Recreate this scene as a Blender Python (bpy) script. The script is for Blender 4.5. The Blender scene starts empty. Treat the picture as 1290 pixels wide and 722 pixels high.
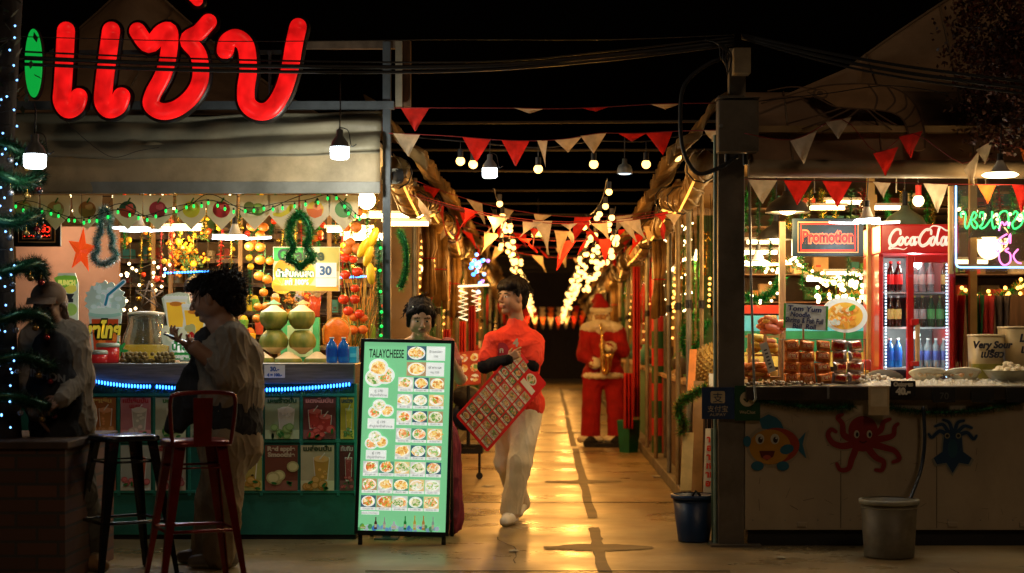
import bpy, math, random
import numpy as np
from mathutils import Vector, Matrix, noise
R = random.Random(7)
sc = bpy.context.scene
COL = sc.collection
WS = bpy.data.scenes.new('workshop'); WL = WS.view_layers[0]
F0, CX, CY, CH = 2150.0, 690.0, 422.0, 1.3
PI = math.pi

def P(px, py, d):
    """a point d metres in front of the camera, used to read off real positions"""
    return Vector(((px - CX) * d / F0, d, CH + (CY - py) * d / F0))

# ------------------------------------------------------------------ materials
MATS = {}
def _new(name):
    m = bpy.data.materials.new(name); m.use_nodes = True
    return m, m.node_tree, m.node_tree.nodes["Principled BSDF"]

def mat(name, col, rough=.55, metal=0, var=.18, scale=9, bump=.15, bscale=None, em=None, es=0, trans=0, transl=0,
        col2=None, alpha=1, sample=False, coat=0, spec=.5, dirt=0, coords='Object', stretch=None, ior=1.45):
    if name in MATS: return MATS[name]
    m, nt, b = _new(name); N = nt.nodes; L = nt.links
    tc = N.new('ShaderNodeTexCoord'); src = tc.outputs[coords]
    if stretch:
        mp = N.new('ShaderNodeMapping'); mp.inputs['Scale'].default_value = stretch
        L.new(src, mp.inputs[0]); src = mp.outputs[0]
    nz = N.new('ShaderNodeTexNoise'); nz.inputs['Scale'].default_value = scale; nz.inputs['Detail'].default_value = 5
    L.new(src, nz.inputs['Vector'])
    rp = N.new('ShaderNodeValToRGB'); rp.color_ramp.elements[0].position = .35; rp.color_ramp.elements[1].position = .68
    c2 = col2 or tuple(min(1, c * (1 + var)) for c in col)
    c1 = col if col2 else tuple(c * (1 - var) for c in col)
    rp.color_ramp.elements[0].color = (*c1, 1); rp.color_ramp.elements[1].color = (*c2, 1)
    L.new(nz.outputs[0], rp.inputs[0]); out = rp.outputs[0]
    if dirt:
        n2 = N.new('ShaderNodeTexNoise'); n2.inputs['Scale'].default_value = scale * .33; n2.inputs['Detail'].default_value = 8
        n2.inputs['Roughness'].default_value = .7; L.new(src, n2.inputs['Vector'])
        r2 = N.new('ShaderNodeValToRGB'); r2.color_ramp.elements[0].position = .45; r2.color_ramp.elements[1].position = .62
        r2.color_ramp.elements[0].color = (1, 1, 1, 1); r2.color_ramp.elements[1].color = (1 - dirt, 1 - dirt, 1 - dirt * 1.05, 1)
        L.new(n2.outputs[0], r2.inputs[0])
        mx = N.new('ShaderNodeMix'); mx.data_type = 'RGBA'; mx.blend_type = 'MULTIPLY'; mx.inputs[0].default_value = 1
        L.new(out, mx.inputs[6]); L.new(r2.outputs[0], mx.inputs[7]); out = mx.outputs[2]
    L.new(out, b.inputs['Base Color'])
    b.inputs['Roughness'].default_value = rough; b.inputs['Metallic'].default_value = metal
    b.inputs['Specular IOR Level'].default_value = spec; b.inputs['Coat Weight'].default_value = coat; b.inputs['IOR'].default_value = ior
    b.inputs['Transmission Weight'].default_value = trans; b.inputs['Alpha'].default_value = alpha
    if bump:
        nb = N.new('ShaderNodeTexNoise'); nb.inputs['Scale'].default_value = bscale or scale * 4; nb.inputs['Detail'].default_value = 4
        L.new(src, nb.inputs['Vector'])
        bp = N.new('ShaderNodeBump'); bp.inputs['Strength'].default_value = bump; bp.inputs['Distance'].default_value = .01
        L.new(nb.outputs[0], bp.inputs['Height']); L.new(bp.outputs[0], b.inputs['Normal'])
    if es:
        if em is None: L.new(out, b.inputs['Emission Color'])
        else: b.inputs['Emission Color'].default_value = (*em, 1)
        b.inputs['Emission Strength'].default_value = es
        m.cycles.emission_sampling = 'AUTO' if sample else 'NONE'
    if transl:
        tr = N.new('ShaderNodeBsdfTranslucent'); L.new(out, tr.inputs[0])
        ms = N.new('ShaderNodeMixShader'); ms.inputs[0].default_value = transl
        o = N['Material Output']; L.new(b.outputs[0], ms.inputs[1]); L.new(tr.outputs[0], ms.inputs[2]); L.new(ms.outputs[0], o.inputs[0])
    MATS[name] = m; return m

def multi(name, cols, scale=40, rough=.5, es=0, bump=.2, coords='Object', sample=False):
    """patches of several colours: food, leaves, printed pictures"""
    if name in MATS: return MATS[name]
    m, nt, b = _new(name); N = nt.nodes; L = nt.links
    tc = N.new('ShaderNodeTexCoord'); vo = N.new('ShaderNodeTexVoronoi'); vo.inputs['Scale'].default_value = scale
    nz = N.new('ShaderNodeTexNoise'); nz.inputs['Scale'].default_value = scale * .6
    ad = N.new('ShaderNodeMix'); ad.data_type = 'RGBA'; ad.blend_type = 'ADD'; ad.inputs[0].default_value = .035
    L.new(tc.outputs[coords], nz.inputs['Vector']); L.new(tc.outputs[coords], ad.inputs[6]); L.new(nz.outputs['Color'], ad.inputs[7])
    L.new(ad.outputs[2], vo.inputs['Vector'])
    sp = N.new('ShaderNodeSeparateColor'); L.new(vo.outputs['Color'], sp.inputs[0])
    rp = N.new('ShaderNodeValToRGB'); cr = rp.color_ramp; n = len(cols); cr.interpolation = 'CONSTANT'
    while len(cr.elements) < n: cr.elements.new(.5)
    for i, c in enumerate(cols):
        cr.elements[i].position = i / n; cr.elements[i].color = (*c, 1)
    L.new(sp.outputs[0], rp.inputs[0]); L.new(rp.outputs[0], b.inputs['Base Color']); b.inputs['Roughness'].default_value = rough
    if bump:
        bp = N.new('ShaderNodeBump'); bp.inputs['Strength'].default_value = bump; bp.inputs['Distance'].default_value = .01
        L.new(vo.outputs['Distance'], bp.inputs['Height']); L.new(bp.outputs[0], b.inputs['Normal'])
    if es:
        L.new(rp.outputs[0], b.inputs['Emission Color']); b.inputs['Emission Strength'].default_value = es
        m.cycles.emission_sampling = 'AUTO' if sample else 'NONE'
    MATS[name] = m; return m

def glow(name, col, s, sample=False):
    """a lamp's own glass"""
    if name in MATS: return MATS[name]
    m, nt, b = _new(name)
    b.inputs['Base Color'].default_value = (*[min(.9, c) for c in col], 1); b.inputs['Roughness'].default_value = .4
    b.inputs['Emission Color'].default_value = (*col, 1); b.inputs['Emission Strength'].default_value = s
    m.cycles.emission_sampling = 'AUTO' if sample else 'NONE'
    MATS[name] = m; return m

# ------------------------------------------------------------------ mesh builder
ORIG = {}
ZU = Vector((0, 0, 1))
class FR:
    """a flat drawing plane: origin, right, up; n points out of its face"""
    def __init__(s, o, u=(1, 0, 0), v=(0, 0, 1)):
        s.o = Vector(o); s.u = Vector(u).normalized(); s.v = Vector(v).normalized(); s.n = s.u.cross(s.v)
    def at(s, a, b, c=0): return s.o + s.u * a + s.v * b + s.n * c

class MB:
    def __init__(s): s.v = []; s.f = []; s.mi = []; s.sm = []; s.mats = []
    def add(s, vs, fs, m, smooth=False):
        if m not in s.mats: s.mats.append(m)
        k = s.mats.index(m); o = len(s.v); s.v += [tuple(v) for v in vs]
        for f in fs: s.f.append([i + o for i in f]); s.mi.append(k); s.sm.append(smooth)
        return s
    def box(s, c, size, m, rz=0, Rm=None):
        c = Vector(c); M_ = Rm or Matrix.Rotation(rz, 3, 'Z'); h = [x / 2 for x in size]
        vs = [c + M_ @ Vector((sx * h[0], sy * h[1], sz * h[2])) for sz in (-1, 1) for sx, sy in ((-1, -1), (1, -1), (1, 1), (-1, 1))]
        return s.add(vs, [(3, 2, 1, 0), (4, 5, 6, 7), (0, 1, 5, 4), (1, 2, 6, 5), (2, 3, 7, 6), (3, 0, 4, 7)], m)
    def bb(s, a, b, m):
        a, b = Vector(a), Vector(b)
        return s.box((a + b) / 2, [abs(x) for x in (b - a)], m)
    def _fr(s, d):
        d = d.normalized(); a = Vector((0, 0, 1)) if abs(d.z) < .9 else Vector((1, 0, 0))
        u = d.cross(a).normalized(); return u, d.cross(u).normalized()
    def cyl(s, a, b, r0, m, r1=None, n=12, caps=True, smooth=True):
        a, b = Vector(a), Vector(b); r1 = r0 if r1 is None else r1; u, w = s._fr(b - a)
        cs = [(math.cos(2 * PI * i / n), math.sin(2 * PI * i / n)) for i in range(n)]
        vs = [a + (u * x + w * y) * r0 for x, y in cs] + [b + (u * x + w * y) * r1 for x, y in cs]
        s.add(vs, [(i, (i + 1) % n, n + (i + 1) % n, n + i) for i in range(n)], m, smooth)
        if caps: s.add(vs, [tuple(range(n - 1, -1, -1)), tuple(range(n, 2 * n))], m)
        return s
    def tube(s, pts, r, m, n=6, closed=False):
        pts = [Vector(p) for p in pts]; k = len(pts); vs = []
        rr = r if isinstance(r, (list, tuple)) else [r] * k
        pu = None
        for i, p in enumerate(pts):
            if closed: d = pts[(i + 1) % k] - pts[i - 1]
            else: d = pts[min(i + 1, k - 1)] - pts[max(i - 1, 0)]
            if d.length < 1e-9: d = Vector((0, 0, 1))
            d.normalize()
            if pu is None: u, _ = s._fr(d)
            else:
                u = pu - d * pu.dot(d)
                u = u.normalized() if u.length > 1e-6 else s._fr(d)[0]
            pu = u; w = d.cross(u)
            vs += [p + (u * math.cos(2 * PI * j / n) + w * math.sin(2 * PI * j / n)) * rr[i] for j in range(n)]
        fs = []
        for i in range(k if closed else k - 1):
            i2 = (i + 1) % k
            fs += [(i * n + j, i * n + (j + 1) % n, i2 * n + (j + 1) % n, i2 * n + j) for j in range(n)]
        if not closed: fs += [tuple(range(n - 1, -1, -1)), tuple(range((k - 1) * n, k * n))]
        return s.add(vs, fs, m, True)
    def sph(s, c, r, m, n=12, k=8, Rm=None, bumpy=0):
        c = Vector(c); r = (r, r, r) if not hasattr(r, '__len__') else r; Rm = Rm or Matrix.Identity(3); vs = []
        def q(a, b):
            v = Vector((math.sin(a) * math.cos(b), math.sin(a) * math.sin(b), math.cos(a)))
            f = 1 + (bumpy * noise.noise(v * 2.3 + c * 9) if bumpy else 0)
            return c + Rm @ Vector((v.x * r[0] * f, v.y * r[1] * f, v.z * r[2] * f))
        vs.append(q(0, 0))
        for i in range(1, k): vs += [q(PI * i / k, 2 * PI * j / n) for j in range(n)]
        vs.append(q(PI, 0)); fs = [(0, 1 + j, 1 + (j + 1) % n) for j in range(n)]
        for i in range(k - 2):
            a = 1 + i * n; fs += [(a + j, a + n + j, a + n + (j + 1) % n, a + (j + 1) % n) for j in range(n)]
        a = 1 + (k - 2) * n; fs += [(a + (j + 1) % n, a + j, len(vs) - 1) for j in range(n)]
        return s.add(vs, fs, m, True)
    def lathe(s, prof, c, m, n=20, smooth=True, Rm=None, sq=0):
        c = Vector(c); Rm = Rm or Matrix.Identity(3); vs = []
        for r, z in prof:
            for j in range(n):
                t = 2 * PI * j / n; x, y = math.cos(t), math.sin(t)
                if sq:
                    f = (abs(x) ** sq + abs(y) ** sq) ** (-1 / sq); x *= f; y *= f
                vs.append(c + Rm @ Vector((x * r, y * r, z)))
        fs = [(i * n + j, i * n + (j + 1) % n, (i + 1) * n + (j + 1) % n, (i + 1) * n + j) for i in range(len(prof) - 1) for j in range(n)]
        return s.add(vs, fs, m, smooth)
    def plate(s, fr, pts, z0, z1, m):
        """outline in a plane, given thickness"""
        n = len(pts); vs = [fr.at(a, b, z0) for a, b in pts] + [fr.at(a, b, z1) for a, b in pts]
        ar = sum(pts[i][0] * pts[(i + 1) % n][1] - pts[(i + 1) % n][0] * pts[i][1] for i in range(n))
        if ar < 0: vs = vs[n - 1::-1] + vs[:n - 1:-1]
        return s.add(vs, [tuple(range(n - 1, -1, -1)), tuple(range(n, 2 * n))] + [(i, (i + 1) % n, n + (i + 1) % n, n + i) for i in range(n)], m)
    def rect(s, fr, a0, b0, a1, b1, z, m, th=.0012):
        return s.plate(fr, [(a0, b0), (a1, b0), (a1, b1), (a0, b1)], z, z + th, m)
    def disc(s, fr, a, b, ra, rb, z, m, n=20, th=.0012, rot=0, wob=0, seed=0):
        pts = []
        for j in range(n):
            t = 2 * PI * j / n; f = 1 + wob * noise.noise(Vector((math.cos(t) * 1.5, math.sin(t) * 1.5, seed + a * 7 + b * 13)))
            x, y = math.cos(t) * ra * f, math.sin(t) * rb * f
            pts.append((a + x * math.cos(rot) - y * math.sin(rot), b + x * math.sin(rot) + y * math.cos(rot)))
        return s.plate(fr, pts, z, z + th, m)
    def stroke(s, fr, pts, w, z, m, th=.0012, tip=None):
        """a flat brush line with round ends"""
        pts = [Vector((p[0], p[1])) for p in pts]; k = len(pts); Lp = []; Rp = []
        for i, p in enumerate(pts):
            d = pts[min(i + 1, k - 1)] - pts[max(i - 1, 0)]
            if d.length < 1e-9: d = Vector((1, 0))
            d.normalize(); nn = Vector((-d.y, d.x)); ww = w / 2 * (1 if tip is None else tip[0] + (tip[1] - tip[0]) * i / (k - 1))
            Lp.append(p + nn * ww); Rp.append(p - nn * ww)
        for i in range(k - 1):
            s.plate(fr, [tuple(Rp[i]), tuple(Rp[i + 1]), tuple(Lp[i + 1]), tuple(Lp[i])], z, z + th, m)
        for i in (0, k - 1):
            s.disc(fr, pts[i].x, pts[i].y, (Lp[i] - Rp[i]).length / 2 * .98, (Lp[i] - Rp[i]).length / 2 * .98, z - .0002, m, 10, th)
        return s
    def text(s, fr, a, b, body, size, m, z=.003, bold=0, align='CENTER', shear=0, wid=None, ext=.0006, sx=1):
        c = bpy.data.curves.new('lettering', 'FONT'); c.body = body; c.size = size; c.align_x = align; c.offset = bold; c.shear = shear
        c.extrude = ext; c.resolution_u = 3
        o = bpy.data.objects.new('lettering', c); WS.collection.objects.link(o)
        WL.update(); dg = WL.depsgraph; me = bpy.data.meshes.new_from_object(o.evaluated_get(dg))
        vs = [v.co.copy() for v in me.vertices]; fs = [tuple(p.vertices) for p in me.polygons]
        bpy.data.objects.remove(o); bpy.data.meshes.remove(me); bpy.data.curves.remove(c)
        if not vs: return s
        if wid:
            x0, x1 = min(v.x for v in vs), max(v.x for v in vs); sx = wid / (x1 - x0)
            if align == 'CENTER': 
                mid = (x0 + x1) / 2
                for v in vs: v.x -= mid
        return s.add([fr.at(a + v.x * sx, b + v.y, z + v.z) for v in vs], fs, m)
    def tinsel(s, pts, r, m, n, w=.004, seed=1):
        """short bristles round a path"""
        g = random.Random(seed); pts = [Vector(p) for p in pts]; ls = [(pts[i + 1] - pts[i]).length for i in range(len(pts) - 1)]; T = sum(ls)
        ms = m if isinstance(m, (list, tuple)) else [m]
        vs = {q: [] for q in range(len(ms))}
        for _ in range(n):
            t = g.random() * T; i = 0
            while i < len(ls) - 1 and t > ls[i]: t -= ls[i]; i += 1
            p = pts[i].lerp(pts[i + 1], min(1, t / max(ls[i], 1e-6)))
            d = Vector((g.gauss(0, 1), g.gauss(0, 1), g.gauss(0, 1))).normalized(); e = d.cross(Vector((g.gauss(0, 1), g.gauss(0, 1), g.gauss(0, 1)))).normalized() * w
            vs[g.randrange(len(ms))] += [p - e * .7, p + e * .7, p + d * r * g.uniform(.6, 1.15)]
        for q, mm in enumerate(ms):
            if vs[q]: s.add(vs[q], [(3 * i, 3 * i + 1, 3 * i + 2) for i in range(len(vs[q]) // 3)], mm)
        return s
    def build(s, name, parent=None, label=None, cat=None, group=None, kind=None, bevel=0, origin=None):
        me = bpy.data.meshes.new(name); o = bpy.data.objects.new(name, me); COL.objects.link(o)
        if parent is not None: org = ORIG[parent.name]; o.parent = parent
        elif origin is not None: org = Vector(origin); o.location = org
        else:
            xs, ys, zs = zip(*s.v); org = Vector(((min(xs) + max(xs)) / 2, (min(ys) + max(ys)) / 2, min(zs))); o.location = org
        ORIG[o.name] = org
        me.from_pydata([(v[0] - org.x, v[1] - org.y, v[2] - org.z) for v in s.v], [], s.f)
        for m in s.mats: me.materials.append(m)
        me.polygons.foreach_set('material_index', s.mi); me.polygons.foreach_set('use_smooth', s.sm); me.update()
        if bevel:
            md = o.modifiers.new('soft_edges', 'BEVEL'); md.width = bevel; md.segments = 2; md.limit_method = 'ANGLE'; md.angle_limit = .7
        tag(o, label, cat, group, kind); return o

def tag(o, label=None, cat=None, group=None, kind=None):
    for k, v in (('label', label), ('category', cat), ('group', group), ('kind', kind)):
        if v: o[k] = v
    return o
def thing(name, label, cat, loc, group=None, kind=None):
    o = bpy.data.objects.new(name, None); COL.objects.link(o); o.location = loc; o.empty_display_size = .1
    ORIG[o.name] = Vector(loc); return tag(o, label, cat, group, kind)
def dup(root, loc=None, rz=0, label=None, group=None, scale=None):
    """copy of a thing with copies of its parts and sub-parts"""
    def rec(o, par):
        c = o.copy(); COL.objects.link(c); c.parent = par
        for ch in list(o.children): rec(ch, c)
        return c
    r = rec(root, None)
    if loc is not None: r.location = loc
    r.rotation_euler = (0, 0, rz)
    if scale: r.scale = (scale,) * 3
    if label: r['label'] = label
    if group: r['group'] = group
    return r
def lamp(name, loc, power, col, radius=.05, spot=None):
    l = bpy.data.lights.new(name, 'POINT'); l.energy = power; l.color = col; l.shadow_soft_size = radius
    o = bpy.data.objects.new(name, l); o.location = loc; COL.objects.link(o); return o
def bez(pts, n=6):
    """smooth open curve through points"""
    pts = [Vector(p) for p in pts]; out = []
    for i in range(len(pts) - 1):
        p0 = pts[max(i - 1, 0)]; p1 = pts[i]; p2 = pts[i + 1]; p3 = pts[min(i + 2, len(pts) - 1)]
        for k in range(n):
            t = k / n; out.append(.5 * ((2 * p1) + (p2 - p0) * t + (2 * p0 - 5 * p1 + 4 * p2 - p3) * t * t + (3 * p1 - p0 - 3 * p2 + p3) * t ** 3))
    out.append(pts[-1]); return out
def sag(a, b, s, n=14):
    a, b = Vector(a), Vector(b)
    return [a.lerp(b, i / n) - ZU * (4 * s * (i / n) * (1 - i / n)) for i in range(n + 1)]

# ------------------------------------------------------------------ organic bodies
def blob(name, prims, m, parent, voxel=.006, fold=0, ffreq=9, paint=None, smooth=2, label=None, stretch=(1, 1, .5), crease=True):
    """grow one continuous skin round tapered limbs and ellipsoids: a distance field, softly joined, then meshed"""
    h = voxel; P_ = []
    for p in prims:
        if p[0] == 'c':
            a, b = np.array(p[1], float), np.array(p[2], float); ra, rb = p[3], p[4]; r = max(ra, rb); lo, hi = np.minimum(a, b) - r, np.maximum(a, b) + r; k = min(ra, rb) * .55
        else:
            a = np.array(p[1], float); rr = np.array(p[2], float); r = rr.max(); lo, hi = a - r, a + r; k = rr.min() * .45
        P_.append((p, lo, hi, min(k, .035)))
    LO = np.min([q[1] for q in P_], 0) - 4 * h; n = (np.ceil((np.max([q[2] for q in P_], 0) + 4 * h - LO) / h)).astype(int) + 1
    F = np.full(n, .05, np.float32)
    for p, lo, hi, k in P_:
        i0 = np.maximum(((lo - k - 3 * h - LO) / h).astype(int), 0); i1 = np.minimum(np.ceil((hi + k + 3 * h - LO) / h).astype(int) + 1, n)
        X = [LO[c] + h * np.arange(i0[c], i1[c]) for c in range(3)]; G = np.stack(np.meshgrid(*X, indexing='ij'), -1)
        if p[0] == 'c':
            a, b = np.array(p[1], float), np.array(p[2], float); ab = b - a; L2 = max(ab @ ab, 1e-12); t = np.clip(((G - a) @ ab) / L2, 0, 1)
            d = np.linalg.norm(G - a - t[..., None] * ab, axis=-1) - (p[3] + (p[4] - p[3]) * t)
        else:
            g = G - np.array(p[1], float)
            if len(p) > 3: g = g @ np.array(p[3], float)
            rr = np.array(p[2], float); k0 = np.linalg.norm(g / rr, axis=-1); k1 = np.linalg.norm(g / rr ** 2, axis=-1) + 1e-9; d = k0 * (k0 - 1) / k1
            d = np.where(k0 < 1e-3, -rr.min(), d)
        S = F[i0[0]:i1[0], i0[1]:i1[1], i0[2]:i1[2]]; e = np.maximum(k - np.abs(S - d), 0) / k; S[...] = np.minimum(S, d) - e * e * k * .25
    I = F < 0; C = np.zeros(n - 1, int); cr = np.zeros(tuple(n - 1) + (3,)); cn = np.zeros(tuple(n - 1))
    offs = [(x, y, z) for x in (0, 1) for y in (0, 1) for z in (0, 1)]; sl = lambda A, o: A[o[0]:n[0] - 1 + o[0], o[1]:n[1] - 1 + o[1], o[2]:n[2] - 1 + o[2]]
    for o in offs:
        for ax in range(3):
            if o[ax]: continue
            o2 = list(o); o2[ax] = 1; a, b = sl(F, o), sl(F, o2); c_ = (a < 0) != (b < 0); t = np.where(c_, a / np.where(c_, a - b, 1), 0)
            for q in range(3): cr[..., q] += c_ * (o[q] + (t if q == ax else 0))
            cn += c_
    act = cn > 0; ids = -np.ones(tuple(n - 1), int); ids[act] = np.arange(act.sum()); V = LO + h * (np.argwhere(act) + cr[act] / cn[act][:, None]); faces = []
    for ax in range(3):
        u, v = [(1, 2), (2, 0), (0, 1)][ax]; e0 = [slice(1, -1)] * 3; e0[ax] = slice(0, -1); e1 = [slice(1, -1)] * 3; e1[ax] = slice(1, None)
        a, b = I[tuple(e0)], I[tuple(e1)]; w = np.argwhere(a != b); base = w.copy(); base[:, u] += 1; base[:, v] += 1
        def cid(du, dv): z = base.copy(); z[:, u] -= du; z[:, v] -= dv; return ids[z[:, 0], z[:, 1], z[:, 2]]
        qd = np.stack([cid(1, 1), cid(0, 1), cid(0, 0), cid(1, 0)], 1); ins = a[w[:, 0], w[:, 1], w[:, 2]]; qd[~ins] = qd[~ins][:, ::-1]; faces.append(qd)
    faces = np.concatenate(faces); faces = faces[(faces >= 0).all(1)]
    me = bpy.data.meshes.new(name); org = ORIG[parent.name]; me.from_pydata(V.tolist(), [], faces.tolist())
    for q in (m if isinstance(m, (list, tuple)) else [m]): me.materials.append(q)
    me.update()
    if fold:
        S = Vector(stretch) * ffreq; mv = []
        for v in me.vertices:
            q = Vector((v.co.x * S.x, v.co.y * S.y, v.co.z * S.z)); w = noise.noise_vector(q * .5)
            c1 = 1 - abs(noise.noise(q * 1.1 + w * 1.1)) * 2.2; c2 = 1 - abs(noise.noise(q * 2.6 + w * 1.6)) * 2.4
            mv.append(v.co + v.normal * fold * (.5 * noise.noise(q * .9) + (.75 * max(0, c1) ** 3 + .4 * max(0, c2) ** 3 - .45 if crease else noise.noise(q * 1.7 + w * 1.3) + .5 * noise.noise(q * 4 + w))))
        for v, c_ in zip(me.vertices, mv): v.co = c_
    if paint: me.polygons.foreach_set('material_index', [paint(f.center) for f in me.polygons])
    me.polygons.foreach_set('use_smooth', [True] * len(me.polygons)); me.transform(Matrix.Translation(-org)); me.update()
    o = bpy.data.objects.new(name, me); COL.objects.link(o); o.parent = parent; ORIG[o.name] = org
    if label: o['label'] = label
    return o

def axes(f, up=(0, 0, 1)):
    f = Vector(f).normalized(); r = f.cross(Vector(up)).normalized(); u = r.cross(f).normalized()
    return Matrix((r, f, u)).transposed()   # columns: face right, forward, up

def head_prims(c, f, s=1, up=(0, 0, 1), ears=True):
    A = axes(f, up); c = Vector(c)
    def q(x, y, z): return c + A @ (Vector((x, y, z)) * s)
    def e(x, y, z, a, b_, d): return ('e', q(x, y, z), (a * s, b_ * s, d * s), A)
    def cc(a, b_, ra, rb): return ('c', q(*a), q(*b_), ra * s, rb * s)
    pr = [e(0, -.018, .03, .074, .092, .088), e(0, .012, -.03, .062, .068, .078), e(0, .048, -.092, .026, .028, .022),
          e(.033, .046, -.028, .028, .03, .034), e(-.033, .046, -.028, .028, .03, .034), cc((-.042, .06, .024), (.042, .06, .024), .014, .014),
          cc((0, .076, .012), (0, .098, -.024), .008, .011), cc((-.011, .09, -.03), (.011, .09, -.03), .008, .008),
          cc((-.018, .08, -.053), (.018, .08, -.053), .0085, .0085), cc((-.014, .079, -.065), (.014, .079, -.065), .009, .009),
          e(.03, .062, .002, .015, .014, .011), e(-.03, .062, .002, .015, .014, .011),
          e(.05, .0, -.05, .02, .045, .04), e(-.05, .0, -.05, .02, .045, .04)]
    if ears: pr += [e(.073, -.008, -.006, .009, .018, .03), e(-.073, -.008, -.006, .009, .018, .03)]
    Ai = A.inverted()
    def paint(p):
        l = Ai @ (Vector(p) - c) / s
        if l.length > .16: return 0
        if l.y > .045:
            ax = abs(l.x)
            if ((ax - .031) / .0125) ** 2 + ((l.z - .002) / .0055) ** 2 < 1: return 1 if abs(ax - .031) < .0065 else 2
            if .0135 < ax < .05 and abs(l.z - .0245 + (ax - .03) ** 2 * 6) < .0038: return 1
            if (l.x / .024) ** 2 + ((l.z + .059) / .0115) ** 2 < 1 and l.y > .07: return 3
        return 0
    return pr, paint, q, A

def hand_prims(w, d, n, side, s=1, curl=.5, thumb=.4, spread=.12, curls=None):
    """wrist, pointing direction, palm normal, side = direction to the thumb"""
    w = Vector(w); d = Vector(d).normalized(); n = Vector(n); n = (n - d * n.dot(d)).normalized(); t = Vector(side); t = (t - d * t.dot(d) - n * t.dot(n)).normalized()
    pr = []
    for i, (o, L, k) in enumerate(((.027, .92, 1), (.009, 1.05, 1.03), (-.009, .98, 1), (-.026, .78, .93))):
        kn = w + d * .085 * s * k + t * o * s
        pr.append(('c', w + d * .012 * s + t * o * .6 * s, kn, .0125 * s, .0105 * s))
        a = 0; p = kn; dd = (d + t * o * spread * 20).normalized(); cu = curls[i] if curls else curl
        for j, ln in enumerate((.042, .027, .022)):
            a += cu * (1, 1.1, .8)[j]; q = p + (dd * math.cos(a) + n * math.sin(a)) * ln * L * s
            pr.append(('c', p, q, (.0092, .0084, .0076)[j] * s, (.0085, .0076, .0066)[j] * s)); p = q
    p = w + d * .022 * s + t * .02 * s; pr.append(('c', w + d * .01 * s, p, .014 * s, .013 * s))
    a1 = (t * .75 + d * .7 + n * thumb * .5).normalized(); q = p + a1 * .038 * s; pr.append(('c', p, q, .0125 * s, .010 * s))
    a2 = (t * .35 + d * .85 + n * thumb).normalized(); pr.append(('c', q, q + a2 * .032 * s, .0095 * s, .0075 * s))
    return pr
# ================================================================= palette
T = dict
steel = mat('brushed_steel', (.32, .33, .33), .38, .85, scale=6, stretch=(1, 1, 14), bump=.05, dirt=.3)
greymetal = mat('painted_grey_steel', (.10, .12, .14), .45, .2, dirt=.4, scale=5)
darkmetal = mat('black_metal', (.018, .018, .02), .38, .4, var=.3)
blackrub = mat('black_rubber', (.012, .012, .013), .6)
black = mat('black_cloth', (.012, .012, .014), .85, bump=.3, bscale=90)
wood = mat('raw_wood', (.36, .22, .10), .6, scale=4, stretch=(9, 9, 1), var=.35, bump=.25)
darkwood = mat('dark_wood', (.10, .055, .028), .6, scale=4, stretch=(9, 9, 1), var=.35)
whitepl = mat('white_plastic', (.75, .75, .72), .4, var=.06, bump=.03)
whitepr = mat('white_card', (.78, .77, .72), .6, var=.05, bump=0)
redpl = mat('red_paint', (.42, .012, .012), .3, var=.12, coat=.4, bump=.03)
teal = mat('turquoise_paint', (.02, .18, .14), .5, var=.2, dirt=.35, scale=3)
tealb = mat('turquoise_trim', (.03, .28, .22), .45, var=.15, dirt=.25, scale=3)
green_t = mat('green_tinsel', (.02, .34, .05), .28, .6, var=.5, scale=60, bump=0)
dgreen_t = mat('dark_green_tinsel', (.012, .12, .035), .3, .6, var=.5, scale=60, bump=0)
white_t = mat('white_tinsel', (.72, .85, .85), .3, .3, var=.1, scale=60, bump=0)
gold_t = mat('gold_tinsel', (.55, .36, .06), .25, .9, var=.4, scale=60, bump=0)
red_t = mat('red_tinsel', (.5, .015, .02), .3, .5, var=.4, scale=60, bump=0)
tarp = mat('beige_tarpaulin', (.52, .42, .26), .55, scale=2.5, var=.2, bump=.5, bscale=5, transl=.25, dirt=.45)
tarpg = mat('grey_tarpaulin', (.34, .31, .22), .5, scale=2.5, var=.2, bump=.5, bscale=4, transl=.15, dirt=.4)
tarpb = mat('brown_tent_cloth', (.34, .21, .12), .7, scale=2, var=.2, bump=.4, bscale=4, transl=.12, dirt=.4)
amber = mat('amber_plastic_sheet', (.36, .21, .07), .42, scale=5, var=.5, bump=.8, bscale=9, transl=.35, dirt=.6, spec=.35)
flag_r = mat('red_flag_cloth', (.62, .02, .012), .7, scale=20, var=.2, transl=.4)
flag_w = mat('cream_flag_cloth', (.62, .50, .34), .7, scale=20, var=.15, transl=.4)
flag_o = mat('orange_flag_cloth', (.75, .16, .02), .7, scale=20, var=.2, transl=.4)
bulb_w = glow('warm_bulb_glass', (1, .54, .15), 4.4)
bulb_y = glow('yellow_bulb_glass', (1, .42, .07), 6)
led_w = glow('cool_led_glass', (.80, .93, 1), 9)
led_warm = glow('warm_led_glass', (1, .72, .36), 8)
led_b = glow('blue_led', (.03, .25, 1), 9)
led_bw = glow('pale_blue_led', (.18, .45, 1), 4.5)
led_g = glow('green_led', (.01, 1, .12), 1.3)
led_r = glow('red_led', (1, .03, .01), 3)
led_o = glow('orange_led', (1, .14, .05), 2.2)
cable = mat('cable_sheath', (.014, .014, .014), .5)
skin = mat('skin', (.34, .17, .09), .5, scale=30, var=.06, bump=.08, bscale=200)
skin_l = mat('light_skin', (.50, .27, .16), .48, scale=30, var=.06, bump=.06, bscale=200)
eyem = mat('dark_hair', (.010, .007, .006), .55, spec=.15, var=.3, scale=40, bump=.5, bscale=160, stretch=(1, 1, .25))
eyew = mat('eye_white', (.6, .56, .5), .3, bump=0)
lipm = mat('lips', (.34, .10, .075), .4, var=.08, bump=0)

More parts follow.
